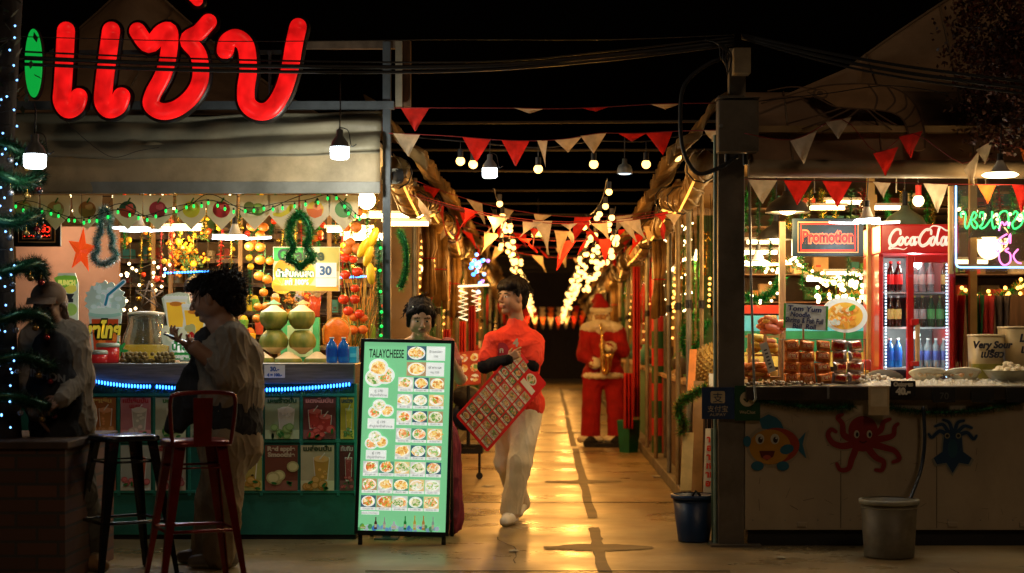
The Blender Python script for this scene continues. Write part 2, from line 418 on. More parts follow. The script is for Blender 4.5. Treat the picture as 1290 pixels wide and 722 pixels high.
# ================================================================= ground, drain and kerbs
g = MB(); conc = mat('polished_concrete', (.34, .255, .13), .36, scale=1.6, var=.3, bump=.12, bscale=7, dirt=.35)
nt = conc.node_tree; bsdf = nt.nodes['Principled BSDF']
n_ = nt.nodes.new('ShaderNodeTexNoise'); n_.inputs['Scale'].default_value = 1.1; n_.inputs['Detail'].default_value = 9; n_.inputs['Roughness'].default_value = .68
mp = nt.nodes.new('ShaderNodeMapping'); mp.inputs['Scale'].default_value = (.9, 1.3, 1); tc_ = nt.nodes.new('ShaderNodeTexCoord')
nt.links.new(tc_.outputs['Object'], mp.inputs[0]); nt.links.new(mp.outputs[0], n_.inputs['Vector'])
r_ = nt.nodes.new('ShaderNodeMapRange'); r_.inputs[1].default_value = .35; r_.inputs[2].default_value = .65; r_.inputs[3].default_value = .2; r_.inputs[4].default_value = .5
nt.links.new(n_.outputs[0], r_.inputs[0]); nt.links.new(r_.outputs[0], bsdf.inputs['Roughness'])
g.add([(-90, -20, 0), (90, -20, 0), (90, 160, 0), (-90, 160, 0)], [(0, 1, 2, 3)], conc)
tag(g.build('ground', origin=(0, 0, 0)), kind='structure')
stain = mat('damp_concrete', (.075, .052, .028), .6, scale=5, var=.35, bump=.15)
def cross(yc, xc, arm, y0, y1, seed):
    gg = random.Random(seed); pts = []
    def jag(a, b, w, n=16):
        return [(a[0] + (b[0] - a[0]) * i / n + gg.uniform(-w, w) * .5, a[1] + (b[1] - a[1]) * i / n + gg.uniform(-w, w) * 1.6) for i in range(n)]
    w = .036; h = .06
    P8 = [(xc - w, y0), (xc + w, y0), (xc + w, yc - h * 3), (xc + arm, yc - h), (xc + arm, yc + h), (xc + w, yc + h * 3), (xc + w * .9, y1), (xc - w * .9, y1), (xc - w, yc + h * 3), (xc - arm, yc + h), (xc - arm, yc - h), (xc - w, yc - h * 3)]
    for i in range(12):
        pts += jag(P8[i], P8[(i + 1) % 12], .018, 7)
    m = MB(); m.add([(x, y, .004) for x, y in pts], [tuple(range(len(pts)))], stain)
    tag(m.build('damp_patch', origin=(xc, yc, 0)), kind='structure')
cross(10.42, .31, .33, 8.2, 11.5, 1); cross(15.1, .315, .34, 12.1, 19.5, 2); cross(22.6, .30, .34, 19.9, 27, 3); cross(33, .31, .3, 27.5, 42, 4)
jn = MB(); jm = mat('joint_filler', (.02, .017, .014), .7)
for yy in (9.35, 13.2, 18.9, 24.5, 31): jn.bb((-1.0, yy, .0045), (1.0, yy + .018, .0075), jm)
tag(jn.build('path_joints', origin=(0, 0, 0)), kind='structure')
for sd_, x_, y_, n_ in ((5, -.30, 11.1, 10), (12, .1, 12.4, 8), (15, 2.2, 9.6, 10)):
    gc = random.Random(sd_); c_ = MB(); p_ = Vector((x_, y_, .004)); hd = gc.uniform(0, 6.28); L0 = []; R0 = []
    for i in range(n_): hd += gc.uniform(-.7, .7); p_ = p_ + Vector((math.cos(hd) * .05, math.sin(hd) * .16, 0)); w0 = .0015 + .0025 * gc.random(); L0.append((p_.x - w0, p_.y, .004)); R0.append((p_.x + w0, p_.y, .004))
    c_.add(L0 + R0, [(i, i + n_, i + n_ + 1, i + 1) for i in range(n_ - 1)], jm); tag(c_.build('path_crack', origin=(x_, y_, 0)), kind='structure')
for i, (x_, y_, s_, lab) in enumerate(((-.52, 14.6, .05, 'white paper scrap on the floor left of the walking man'), (1.0, 15.6, .06, 'crumpled white scrap by the right kerb'), (1.35, 9.9, .03, 'tiny white scrap on the floor beside the grey bucket'), (-.2, 10.2, .03, 'small leaf scrap on the floor in front of the walking man'))):
    c_ = MB(); c_.sph((x_, y_, .009), (s_, s_ * .7, .007), mat('paper_scrap', (.6, .55, .42), .8), 9, 5, bumpy=.9); c_.build('paper_scrap', label=lab, cat='litter')
for sx, nm in ((1, 'kerb'), (-1, 'kerb')):
    k = MB(); k.bb((sx * 1.03, 13.2 if sx > 0 else 14.0, 0), (sx * 2.9, 52, .1), mat('kerb_concrete', (.16, .14, .11), .7, dirt=.4, scale=4))
    tag(k.build(nm, origin=(sx * 1.03, 13, 0), bevel=.01), kind='structure')

# ================================================================= left juice stall
def L(px, py, d=10.8): return P(px, py, d)
cnt = thing('juice_counter', 'turquoise juice counter with steel top and drink posters on its front', 'counter', L(260, 681))
m = MB(); m.bb((L(-150, 0).x, 10.8, .99), (L(447, 0).x, 11.55, 1.12), steel); m.build('countertop', cnt, bevel=.006)
m = MB(); m.bb((L(-150, 0).x, 10.84, 0.03), (L(447, 0).x, 11.5, .99), teal)
for px in (108, 148, 193, 237, 282, 328, 379, 425, 447): m.bb((L(px - 2, 0).x, 10.828, .28), (L(px + 2, 0).x, 10.84, .99), tealb)
for py in (498, 556, 620): m.bb((L(100, 0).x, 10.826, L(0, py + 2).z), (L(447, 0).x, 10.839, L(0, py - 2).z), tealb)
m.build('front_panel', cnt, bevel=.003)
m = MB(); m.bb((L(-150, 0).x, 10.86, 0.0), (L(447, 0).x, 11.4, .03), blackrub); m.build('plinth', cnt)

def printm(col): return mat('print_%d_%d_%d' % tuple(int(c * 99) for c in col), col, .45, var=.07, bump=0)
K = 10.82 / F0
def poster(px0, py0, px1, py1, bg, title, drink, fruit, tcol, kind, lab):
    fr = FR(P(px0, py1, 10.822)); w = (px1 - px0) * K; h = (py1 - py0) * K; m = MB(); m.rect(fr, 0, 0, w, h, 0, printm(bg), .002)
    g = random.Random(int(px0 * 7 + py0)); z = .002
    m.rect(fr, w * .0, 0, w, h * .22, z, printm(tuple(min(.8, c * 1.5 + .05) for c in bg)))
    dk, frt = printm(drink), printm(fruit)
    if kind in ('cup', 'two'):
        for cx, cy, s in (((.62, .5, 1),) if kind == 'cup' else ((.36, .5, .85), (.68, .38, .8))):
            a = .17 * w * s; c = cx * w; y0 = cy * h - .26 * h * s; y1 = cy * h + .2 * h * s
            m.plate(fr, [(c - a * 1.15, y0 - .01), (c + a * 1.15, y0 - .01), (c + a * 1.5, y1 + .01), (c - a * 1.5, y1 + .01)], z + .0013, z + .002, whitepr)
            m.plate(fr, [(c - a, y0), (c + a, y0), (c + a * 1.35, y1), (c - a * 1.35, y1)], z + .0021, z + .003, dk)
            m.disc(fr, c, y1, a * 1.35, a * .6, z + .0031, printm(tuple(min(.85, q * 1.3 + .12) for q in drink)), 16)
            m.stroke(fr, [(c - a * .3, y1), (c + a * .6, y1 + h * .13)], .006, z + .0045, whitepr)
            for _ in range(5): m.disc(fr, c + g.uniform(-a, a) * .8, g.uniform(y0, y1), a * .3, a * .26, z + .0033, printm(tuple(min(.9, q * 1.4 + .05) for q in drink)), 8)
    for _ in range(7 if kind != 'bowl' else 4):
        r = w * g.uniform(.09, .15) * (1.7 if kind == 'bowl' else 1)
        cx, cy = g.uniform(.12, .88) * w, g.uniform(.08, .3 if kind != 'bowl' else .6) * h
        m.disc(fr, cx, cy, r, r * .9, z + .005 + _ * .0013, frt, 14); m.disc(fr, cx, cy, r * .75, r * .65, z + .0055 + _ * .0013, printm(tuple(min(.9, q * 1.25 + .08) for q in fruit)), 12)
    for _ in range(4):
        cx, cy = g.uniform(.1, .9) * w, g.uniform(.04, .2) * h
        m.disc(fr, cx, cy, w * .09, w * .04, z + .016, printm((.03, .2, .04)), 8, rot=g.uniform(0, 3))
    for i, t in enumerate(title): m.text(fr, w / 2, h * (.88 - .13 * i), t, h * .135, printm(tcol), .004, bold=.002, wid=min(w * .85, len(t) * h * .075))
    m.build('poster', cnt, label=lab)
poster(112, 501, 146, 553, (.35, .12, .03), ['ชาเย็น'], (.5, .2, .05), (.5, .22, .06), (.6, .4, .1), 'cup', 'orange iced tea poster')
poster(152, 501, 190, 553, (.5, .2, .22), ['หมี่เย็นปั่น', 'นมสด'], (.5, .5, .42), (.6, .5, .45), (.4, .03, .04), 'cup', 'pink poster with a pale drink and Thai title')
poster(196, 501, 234, 553, (.45, .5, .35), ['มะนาว'], (.5, .5, .3), (.25, .4, .1), (.05, .2, .05), 'cup', 'pale green lime poster')
poster(240, 501, 279, 553, (.35, .42, .3), ['แตงโม'], (.55, .55, .45), (.5, .55, .4), (.1, .2, .1), 'cup', 'grey green melon poster')
poster(334, 501, 377, 553, (.33, .42, .26), ['มะพร้าวปั่น'], (.6, .6, .54), (.2, .36, .1), (.02, .1, .04), 'cup', 'green coconut smoothie poster')
poster(382, 501, 423, 553, (.16, .05, .05), ['แตงโมปั่น'], (.5, .05, .04), (.55, .06, .05), (.7, .3, .3), 'two', 'dark poster with two red watermelon drinks')
poster(429, 501, 446, 553, (.5, .38, .05), ['มะม่วง'], (.6, .4, .05), (.1, .25, .05), (.05, .1, .1), 'cup', 'yellow mango poster')
poster(112, 561, 146, 618, (.2, .07, .03), ['โกโก้'], (.15, .06, .02), (.3, .15, .05), (.6, .5, .3), 'cup', 'brown cocoa poster')
poster(152, 561, 190, 618, (.4, .45, .4), ['โซดา'], (.5, .1, .05), (.5, .1, .1), (.1, .2, .3), 'cup', 'grey soda poster')
poster(196, 561, 234, 618, (.5, .45, .35), ['ลิ้นจี่'], (.5, .2, .05), (.45, .1, .1), (.3, .05, .05), 'cup', 'cream lychee poster')
poster(288, 561, 330, 618, (.42, .42, .12), ['เสาวรสปั่น'], (.5, .4, .1), (.55, .3, .03), (.03, .03, .02), 'cup', 'yellow passion fruit poster')
poster(334, 561, 375, 618, (.2, .06, .035), ['Red apple', 'Smoothie'], (.5, .45, .25), (.55, .5, .22), (.6, .5, .35), 'bowl', 'dark red apple smoothie poster')
poster(379, 561, 421, 618, (.55, .5, .32), ['เมล่อนปั่น'], (.6, .33, .06), (.55, .3, .05), (.05, .08, .03), 'cup', 'cream poster with an orange drink')
poster(428, 561, 446, 618, (.12, .03, .03), ['ทับทิม'], (.35, .05, .05), (.4, .05, .05), (.5, .4, .4), 'cup', 'maroon pomegranate poster')

# price card on the counter edge
m = MB(); fr = FR(P(333, 476, 10.79)); k = 10.79 / F0; m.rect(fr, 0, 0, 26 * k, 16 * k, 0, whitepr, .003)
m.text(fr, 13 * k, 8.5 * k, '30.-', 7.5 * k, printm((.03, .12, .4)), bold=.002); m.text(fr, 13 * k, 2 * k, '4 = 100.-', 5 * k, printm((.03, .12, .4)), bold=.002)
m.build('price_card', label='white card with blue handwritten 30 on the steel juice counter edge', cat='price card')
# blue LED garland under the counter top, in two swags
for i, (a, b) in enumerate((((108, 478), (191, 487)), ((196, 487), (442, 484)))):
    A_, B_ = P(a[0], a[1], 10.76), P(b[0], b[1], 10.76); pts = sag(A_, B_, .012 if i == 0 else .03, 24)
    r = thing('blue_led_rope', ('short blue LED rope in dark tinsel, left half of the juice counter' if i == 0 else 'long blue LED rope in dark tinsel, right half of the juice counter'), 'light rope', A_)
    m = MB(); m.tube(pts, .008, mat('clear_blue_tube', (.02, .1, .35), .3, es=.6, em=(.01, .1, 1))); m.build('rope', r)
    m = MB(); n = 22 if i == 0 else 64
    for q in range(n):
        t = (q + .5) / n * 24; j = int(t); p = pts[j].lerp(pts[j + 1], t - j) + Vector((0, -.008, 0)); m.sph(p, (.005, .005, .013), led_b, 6, 5)
    m.build('led_row', r)
    m = MB(); m.tinsel([p - ZU * .02 for p in pts], .045, [mat('blue_tinsel', (.02, .12, .3), .3, .6, bump=0), dgreen_t], 1500 if i else 600, .003, i + 1); m.build('tinsel', r)

# posts and sign frame
def post(px, py0, py1, d, w, m_, name, label, cat, base=True):
    k = d / F0; t = MB(); x0 = P(px - w / 2, 0, d).x; x1 = P(px + w / 2, 0, d).x
    t.bb((x0, d, P(0, py1, d).z), (x1, d + (x1 - x0), P(0, py0, d).z), m_)
    if base: t.bb((x0 - .05, d - .05, 0), (x1 + .05, d + (x1 - x0) + .05, .012), m_)
    return t.build(name, label=label, cat=cat, bevel=.003)
post(487, 52, 681, 10.86, 10, greymetal, 'stall_post', 'blue grey steel corner post behind the lit menu board', 'post')
sf = thing('sign_frame', 'open steel frame beside the red lit sign above the stall roof', 'frame', P(440, 136, 10.9))
m = MB(); m.bb(P(-60, 137, 10.84), P(497, 129, 10.9), greymetal); m.build('lower_rail', sf)
m = MB(); m.bb(P(383, 61, 10.9), P(506, 53, 10.95), mat('rusty_steel', (.2, .15, .11), .6, .3, dirt=.5)); m.build('upper_rail', sf)
m = MB(); m.bb(P(498, 134, 10.86), P(507, 53, 10.895), mat('pale_steel', (.32, .29, .22), .5, .2, dirt=.4)); m.build('stile', sf)
m = MB(); m.bb(P(508, 134, 10.95), P(518, 53, 11.0), darkwood); m.build('stile', sf)

# big red letters
sg = thing('neon_shop_sign', 'big glowing red Thai letter sign on the stall roof', 'sign', P(225, 139, 10.5))
red_e = mat('red_acrylic_lit', (.5, .01, .01), .35, es=.74, em=(1, .008, .008), sample=True, bump=0)
nt = red_e.node_tree; nz_ = nt.nodes.new('ShaderNodeTexNoise'); nz_.inputs['Scale'].default_value = 9; mr_ = nt.nodes.new('ShaderNodeMapRange'); mr_.inputs[1].default_value = .35; mr_.inputs[2].default_value = .65; mr_.inputs[3].default_value = .48; mr_.inputs[4].default_value = 1.0
tc_ = nt.nodes.new('ShaderNodeTexCoord'); nt.links.new(tc_.outputs['Object'], nz_.inputs['Vector']); nt.links.new(nz_.outputs[0], mr_.inputs[0]); nt.links.new(mr_.outputs[0], nt.nodes['Principled BSDF'].inputs['Emission Strength'])
trim = mat('black_channel', (.01, .008, .008), .4)
D = 10.5
def letter(strokes, w=23):
    fr = FR(P(0, 0, D)); k = D / F0; c = MB(); b = MB()
    for pts in strokes:
        p2 = bez([P(x, y, D) for x, y in pts], 6)
        b.tube([p + Vector((0, .05, 0)) for p in p2], (w / 2 + 4.2) * k, trim, 14)
        for e_ in (p2[0], p2[-1]): b.sph(e_ + Vector((0, .05, 0)), (w / 2 + 4.2) * k, trim, 16, 10)
        c.tube(p2, w / 2 * k, red_e, 16)
        for e_ in (p2[0], p2[-1]): c.sph(e_, w / 2 * k * .99, red_e, 16, 10)
    for o in (b, c):
        o.v = [(x, D + .02 + (y - D) * .55, z) for x, y, z in o.v]
    h = c.build('letter', sg); b.build('channel', h)
letter([[(82, 38), (80, 75), (78, 108), (77, 126), (84, 137), (94, 133), (98, 122)]])
letter([[(139, 38), (134, 75), (130, 108), (129, 127), (136, 137), (147, 133), (152, 121)]])
letter([[(172, 38), (187, 56), (203, 40), (213, 40), (211, 70), (204, 95), (192, 118), (190, 132), (204, 140), (224, 135), (243, 118), (252, 96), (249, 68), (236, 50), (250, 40), (262, 27)]], 21)
letter([[(283, 63), (286, 52), (297, 47), (309, 58), (312, 88), (309, 112), (311, 130), (324, 140), (340, 137), (354, 118), (364, 88), (370, 55), (375, 33)]], 22)
letter([[(240, -8), (248, 0)]], 14)
m = MB(); fr = FR(P(43, 80, 10.45)); k = 10.45 / F0
m.disc(fr, 0, 0, 12 * k, 45 * k, -.05, trim, 30, .05); m.disc(fr, 0, 0, 10.5 * k, 43 * k, .001, mat('green_acrylic_lit', (.01, .35, .06), .35, es=.55, em=(.005, .6, .07), bump=0), 30, .02)
m.build('leaf_sign', label='green glowing oval leaf sign beside the red letters', cat='sign')

# roof of the stall: valance, folded tarpaulin and peak
def sheet(fn, nu, nv, m_, name, **kw):
    t = MB(); vs = [fn(i / nu, j / nv) for j in range(nv + 1) for i in range(nu + 1)]
    fs = [(j * (nu + 1) + i, j * (nu + 1) + i + 1, (j + 1) * (nu + 1) + i + 1, (j + 1) * (nu + 1) + i) for j in range(nv) for i in range(nu)]
    t.add(vs, fs, m_, True); o = t.build(name, **kw); sd = o.modifiers.new('thick', 'SOLIDIFY'); sd.thickness = .004; return o
rf = thing('stall_roof', 'grey tarpaulin roof with beige valance over the juice stall', 'stall roof', P(230, 243, 10.8))
x0, x1 = P(-130, 0, 10.78).x, P(479, 0, 10.78).x
def fval(u, v):
    x = x0 + (x1 - x0) * u; z = P(0, 243, 10.78).z + (P(0, 184, 10.78).z - P(0, 243, 10.78).z) * v
    return Vector((x, 10.78 + .012 * noise.noise(Vector((x * 3, z * 4, 0))) + .03 * noise.noise(Vector((x, z * 2, 3))), z + (.045 * noise.noise(Vector((x * 3, 0, 5))) - .02 * abs(math.sin(x * 5)) if v == 1 else 0)))
sheet(fval, 90, 14, tarp, 'valance', parent=rf)
m = MB(); m.bb((x0, 10.768, P(0, 243, 10.78).z - .004), (x1, 10.8, P(0, 229, 10.78).z), mat('grey_hem', (.24, .245, .22), .5, dirt=.3, scale=5)); m.build('hem', rf, bevel=.004)
def froof(u, v):
    x = x0 + (x1 - x0) * u; z0 = 2.44 - .03 * math.sin(u * 3.1)
    fold = .05 * abs(math.sin(v * 7 + .6 * math.sin(u * 5))) + .03 * noise.noise(Vector((x * 1.4, v * 3, 2)))
    return Vector((x, 10.74 - fold + v * .25, z0 + .30 * v + .02 * noise.noise(Vector((x * 2, v * 4, 7)))))
sheet(froof, 80, 30, tarpg, 'folded_flap', parent=rf)
def fpeak(u, v):
    a = u * 5.2 - 4.6; x = P(190, 0, 12).x + (a if False else 0)
    xl, xr = P(-260, 0, 11).x, P(478, 0, 11).x; X = xl + (xr - xl) * u; xp = P(170, 0, 12.6).x
    s_ = max(0, 1 - abs(X - xp) / (xr - xp)); zr = 2.73 + 1.25 * s_ ** 1.55
    return Vector((X, 11.0 + v * 1.7, 2.72 + (zr - 2.72) * v))
sheet(fpeak, 60, 16, tarpb, 'tent_peak', parent=rf)
m = MB(); m.bb((x0, 10.9, 2.50), (P(479, 0, 10.9).x, 13.6, 2.53), mat('roof_lining', (.5, .42, .28), .7, dirt=.3, scale=3)); m.build('ceiling_sheet', rf)
# interior walls and racks
bw = thing('stall_back_wall', 'beige back wall panel inside the juice stall', 'wall', (-2.8, 13.6, 0))
m = MB(); m.bb((-5.2, 13.6, 0), (-1.03, 13.66, 2.5), mat('beige_wall', (.30, .19, .09), .7, dirt=.3, scale=2)); m.build('panel', bw)
m = MB(); m.bb((P(20, 0, 12.6).x, 12.6, 0), (P(150, 0, 12.6).x, 12.64, 2.1), mat('pink_partition', (.48, .27, .19), .65, dirt=.2, scale=2))
m.build('partition', label='pinkish plywood partition behind the red star in the juice stall', cat='partition')
# wire grid rack
rk = thing('wire_rack', 'wire grid rack hung across the back of the juice stall', 'rack', P(320, 430, 12.9)); m = MB(); gm = mat('gilt_wire', (.12, .09, .05), .4, .7)
for px in range(150, 480, 14): m.cyl(P(px, 250, 12.9), P(px, 440, 12.9), .0035, gm, n=5)
for py in range(255, 440, 17): m.cyl(P(150, py, 12.9), P(478, py, 12.9), .0035, gm, n=5)
m.build('grid', rk)
for px in (190, 212, 300, 412): m = MB(); m.bb(P(px, 460, 12.85), P(px + 6, 245, 12.88), wood); m.build('upright', rk)
# ================================================================= lamps of the juice stall
def led_bulb(px, py, d, top, label, big=1, power=0, cordtop=None):
    c = P(px, py, d); t = thing('hanging_led_bulb', label, 'lamp', c - ZU * .06); s = big
    m = MB(); m.lathe([(.0, -.052), (.045, -.05), (.056, -.04), (.058, .0), (.057, .022)], c, led_w, 20); m.build('diffuser', t)
    m = MB(); m.lathe([(.058, .022), (.05, .05), (.032, .075), (.02, .09), (.02, .125), (.012, .13), (0, .13)], c, mat('grey_lamp_housing', (.16, .17, .17), .4), 20); m.build('housing', t)
    m = MB(); m.tube([c + ZU * .13, c + Vector((.004, 0, .25)), top], .004, cable); m.tube(bez([c + ZU * .14, c + Vector((.05, 0, .12)), c + Vector((.07, 0, .03)), c + Vector((.1, 0, .04))]), .003, cable); m.build('cord', t)
    if s != 1: t.scale = (s,) * 3
    if power: lamp('led_lamp', c - ZU * .10, power, (1, .95, .78), .05)
    return t
led_bulb(428, 190, 10.25, P(429, 86, 10.25), 'white LED bulb hanging before the beige valance near the corner post', power=21)
led_bulb(44, 200, 8.95, P(42, 130, 8.95), 'small white LED bulb hanging beside the tinsel tree', 1, power=2.2)
led_bulb(617, 214, 11.0, P(617, 168, 11.0), 'white LED bulb hanging in the bunting over the alley mouth', .85, power=4)

def ufo(px, py, d, label, g_=None, mt=led_w, power=30, col=(.85, .94, 1), wings=3, rz=0, s=1):
    """folding LED lamp: round hub with flat wings"""
    c = P(px, py, d); t = thing('folding_led_lamp', label, 'lamp', c, g_); hs = whitepl
    m = MB(); m.lathe([(0, 0), (.07 * s, 0), (.085 * s, .012), (.07 * s, .024)], c, mt, 22); m.build('diffuser', t)
    m = MB(); m.lathe([(.07 * s, .024), (.04 * s, .04), (.022, .09), (.02, .1), (0, .1)], c, hs, 18); m.cyl(c + ZU * .1, c + ZU * .14, .018, blackrub); m.tube([c + ZU * .14, c + Vector((.01, 0, .3)), c + Vector((0, 0, 2.5 - c.z if c.z < 2.4 else .3))], .004, cable); m.build('housing', t)
    for i in range(wings):
        a = rz + i * 2 * PI / wings; dr = Vector((math.cos(a), math.sin(a), 0)); sd = Vector((-math.sin(a), math.cos(a), 0)); o = c + dr * .07 * s
        m = MB(); fr = FR(o, dr + ZU * .06, sd)
        m.plate(fr, [(0, -.035 * s), (.15 * s, -.045 * s), (.17 * s, -.03 * s), (.17 * s, .03 * s), (.15 * s, .045 * s), (0, .035 * s)], -.004, .004, mt)
        w_ = m.build('wing', t); m = MB(); m.plate(fr, [(0, -.037 * s), (.15 * s, -.047 * s), (.173 * s, -.03 * s), (.173 * s, .03 * s), (.15 * s, .047 * s), (0, .037 * s)], .0045, .012, hs); m.build('wing_cover', w_)
    if power: lamp('ufo_light', c - ZU * .06, power, col, .07)
ufo(175, 291, 11.5, 'cool white folding lamp hanging behind the tinsel bell', power=9, rz=.1)
ufo(296, 301, 11.4, 'cool white folding lamp hanging left of the orange juice sign', power=12, rz=.2)
for i, (px, py) in enumerate(((455, 272), (440, 290), (460, 300), (225, 288), (512, 272), (512, 282))):
    c = P(px, py, 12.4); t = MB(); t.cyl(c - Vector((.16, 0, 0)), c + Vector((.16, 0, 0)), .016, led_warm, n=10); t.box(c + ZU * .025, (.36, .04, .02), whitepl)
    t.build('tube_lamp', label='warm tube lamp under the juice stall roof', cat='lamp', group='warm tube lamps in the juice stall')
lamp('tube_light', P(448, 300, 12.2), 40, (1, .58, .18), .12); lamp('tube_light', P(240, 300, 12.3), 30, (1, .60, .2), .12); lamp('tube_light', P(60, 290, 12.2), 7, (1, .66, .4), .12)
lamp('counter_light', P(360, 330, 11.2), 11, (1, .72, .36), .15)
c = P(462, 252, 11.1); m = MB(); m.sph(c, (.058, .05, .062), led_warm, 18, 12); m.cyl(c + ZU * .055, c + ZU * .11, .02, blackrub)
m.build('round_lamp', label='round warm bulb under the valance beside the corner post', cat='lamp'); lamp('round_light', c - ZU * .1, 6, (1, .72, .4), .05)

# fruit bunting
fb = thing('fruit_bunting', 'row of pointed white pennants with fruit pictures under the valance', 'bunting', P(270, 250, 11.0))
FRU = [(30, (.5, .3, .1), (.45, .5, .2)), (70, (.45, .25, .1), (.4, .5, .2)), (110, (.5, .2, .05), (.5, .3, .1)), (161, (.03, .1, .05), (.6, .05, .03)), (199, (.5, .04, .06), (.5, .04, .06)), (241, (.8, .6, .03), (.8, .6, .03)), (279, (.65, .03, .03), (.65, .03, .03)), (321, (.3, .42, .05), (.3, .42, .05)), (357, (.8, .58, .05), (.8, .58, .05)), (397, (.8, .45, .05), (.75, .15, .03)), (433, (.1, .25, .05), (.1, .25, .05))]
paper = mat('pennant_paper', (.70, .64, .48), .6, transl=.35, var=.05)
m = MB(); m.tube(sag(P(12, 246, 11.02), P(470, 246, 11.02), .01), .003, cable); m.build('cord', fb)
for i, (px, c1, c2) in enumerate(FRU):
    fr = FR(P(px, 246, 11.0)); k = 11.0 / F0; m = MB(); m.plate(fr, [(-19 * k, 0), (-18 * k, -25 * k), (0, -44 * k), (18 * k, -25 * k), (19 * k, 0)], 0, .003, paper)
    if i == 7: m.disc(fr, 4 * k, -18 * k, 9 * k, 8 * k, .003, printm((.2, .3, .04)), 18); m.disc(fr, 4 * k, -18 * k, 6.5 * k, 6 * k, .0045, printm((.35, .55, .1)), 16); m.disc(fr, 4 * k, -18 * k, 2.5 * k, 2.2 * k, .006, paper, 10); m.disc(fr, -7 * k, -15 * k, 7 * k, 7 * k, .0046, printm((.2, .22, .05)), 14)
    elif i == 8: m.stroke(fr, [(-11 * k, -24 * k), (-3 * k, -25 * k), (5 * k, -21 * k), (10 * k, -14 * k)], 6.5 * k, .003, printm(c1), tip=(.7, 1))
    else:
        m.disc(fr, 0, -18 * k, 11 * k, 10.5 * k, .003, printm(c1), 20)
        if c1 != c2: m.plate(fr, [(-11 * k, -17 * k), (10 * k, -17 * k), (8 * k, -26 * k), (0, -29 * k), (-8 * k, -26 * k)], .0045, .0055, printm(c2))
        m.disc(fr, 3 * k, -15 * k, 5 * k, 4 * k, .006, printm(tuple(min(.95, q * 1.4 + .06) for q in c2)), 12, wob=.3); m.stroke(fr, [(0, -9 * k), (3 * k, -4 * k)], 2 * k, .004, printm((.05, .2, .03)))
    m.build('pennant', fb)
# green fairy lights
gl = thing('green_fairy_lights', 'string of green fairy lights across the fruit pennants', 'string lights', P(270, 255, 10.93))
px_ = [(18, 255), (42, 262), (70, 268), (95, 275), (118, 272), (150, 264), (180, 272), (210, 263), (240, 256), (262, 252), (290, 258), (320, 262), (350, 256), (385, 252), (418, 245), (440, 262), (455, 275)]
pts = bez([P(a, b, 10.93) for a, b in px_], 5); m = MB(); m.tube(pts, .0028, cable, 5); m.tube([p + Vector((0, .02, .04 * math.sin(i * .31))) for i, p in enumerate(pts)], .0028, cable, 5); m.build('cord', gl)
for i in range(1, len(pts), 2):
    p = pts[i] - ZU * R.uniform(.012, .04) + Vector((R.uniform(-.01, .01), 0, 0)); m = MB(); m.sph(p, (.008, .008, .013), led_g, 8, 6); m.cyl(p + ZU * .01, p + ZU * .025, .006, blackrub, n=6); m.build('bulb', gl)
# tinsel wreaths
pts = bez([P(a, b, 10.98) for a, b in ((377, 268), (366, 283), (365, 300), (370, 312), (362, 326), (372, 331), (378, 338), (384, 331), (394, 325), (386, 310), (390, 297), (387, 280), (377, 268))], 5)
m = MB(); m.tube(pts, .007, dgreen_t, 6); m.tube(pts, .018, dgreen_t, 8); m.tinsel(pts, .052, [green_t, dgreen_t, green_t], 7000, .003, 3); m.build('tinsel_wreath', label='green tinsel wreath in a tree outline before the orange juice sign', cat='wreath')
pts = bez([P(a, b, 10.95) for a, b in ((131, 262), (126, 275), (127, 290), (121, 305), (123, 315), (117, 322), (122, 330), (130, 333), (139, 330), (147, 321), (141, 312), (142, 300), (137, 288), (138, 272), (131, 262))], 5)
m = MB(); m.tube(pts, .006, white_t, 6); m.tube(pts, .014, mat('teal_tinsel', (.03, .2, .2), .3, .5, bump=0), 8); m.tinsel(pts, .045, [white_t, mat('teal_tinsel', (.03, .2, .2), .3, .5, bump=0), white_t], 6000, .003, 4); m.build('tinsel_bell', label='white and teal tinsel bell hanging next to the red star', cat='decoration')
# red inflated star
st = MB(); c = P(103, 316, 10.95); pr = []; ro = [(math.sin(a) * r_, math.cos(a) * r_) for a, r_ in [(2 * PI * i / 10 + .12, (.155 if i % 2 == 0 else .065)) for i in range(10)]]
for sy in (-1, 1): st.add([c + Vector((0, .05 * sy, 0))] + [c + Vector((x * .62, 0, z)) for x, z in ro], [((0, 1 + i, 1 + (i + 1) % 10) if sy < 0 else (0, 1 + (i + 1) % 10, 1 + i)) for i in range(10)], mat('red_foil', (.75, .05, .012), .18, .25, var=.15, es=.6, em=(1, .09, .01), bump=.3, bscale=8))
st.tube([c + ZU * .15, c + ZU * .4], .002, cable); st.build('star_balloon', label='shiny red orange inflated star hanging left of the tinsel bell', cat='balloon', bevel=.006)
# red message LED panel
lp = thing('led_message_panel', 'dark framed panel with red dot lettering behind the tinsel tree', 'sign', P(48, 310, 11.3)); fr = FR(P(18, 311, 11.3)); k = 11.3 / F0
m = MB(); m.rect(fr, 0, 0, 60 * k, 49 * k, 0, darkmetal, .03); m.build('case', lp, bevel=.004)
m = MB()
for i_, (o_, mm) in enumerate(((7, mat('brass_trim', (.4, .25, .1), .4, .5)), (12, mat('brass_trim', (.4, .25, .1))))):
    a0, b0, a1, b1 = o_ * k, o_ * k * .8, (60 - o_) * k, (49 - o_ * .8) * k
    m.tube([fr.at(a0, b0, .032), fr.at(a1, b0, .032), fr.at(a1, b1, .032), fr.at(a0, b1, .032)], .0035, mm, 6, closed=True)
m.build('border', lp); m = MB(); m.text(fr, 30 * k, 18 * k, 'เปิดแล้ว', 13 * k, led_r, .035, wid=34 * k)
for i in range(12): m.sph(fr.at((15 + i * 2.8) * k, (13 + (i % 2)) * k, .034), .004, led_r, 6, 4)
m.build('lettering', lp)

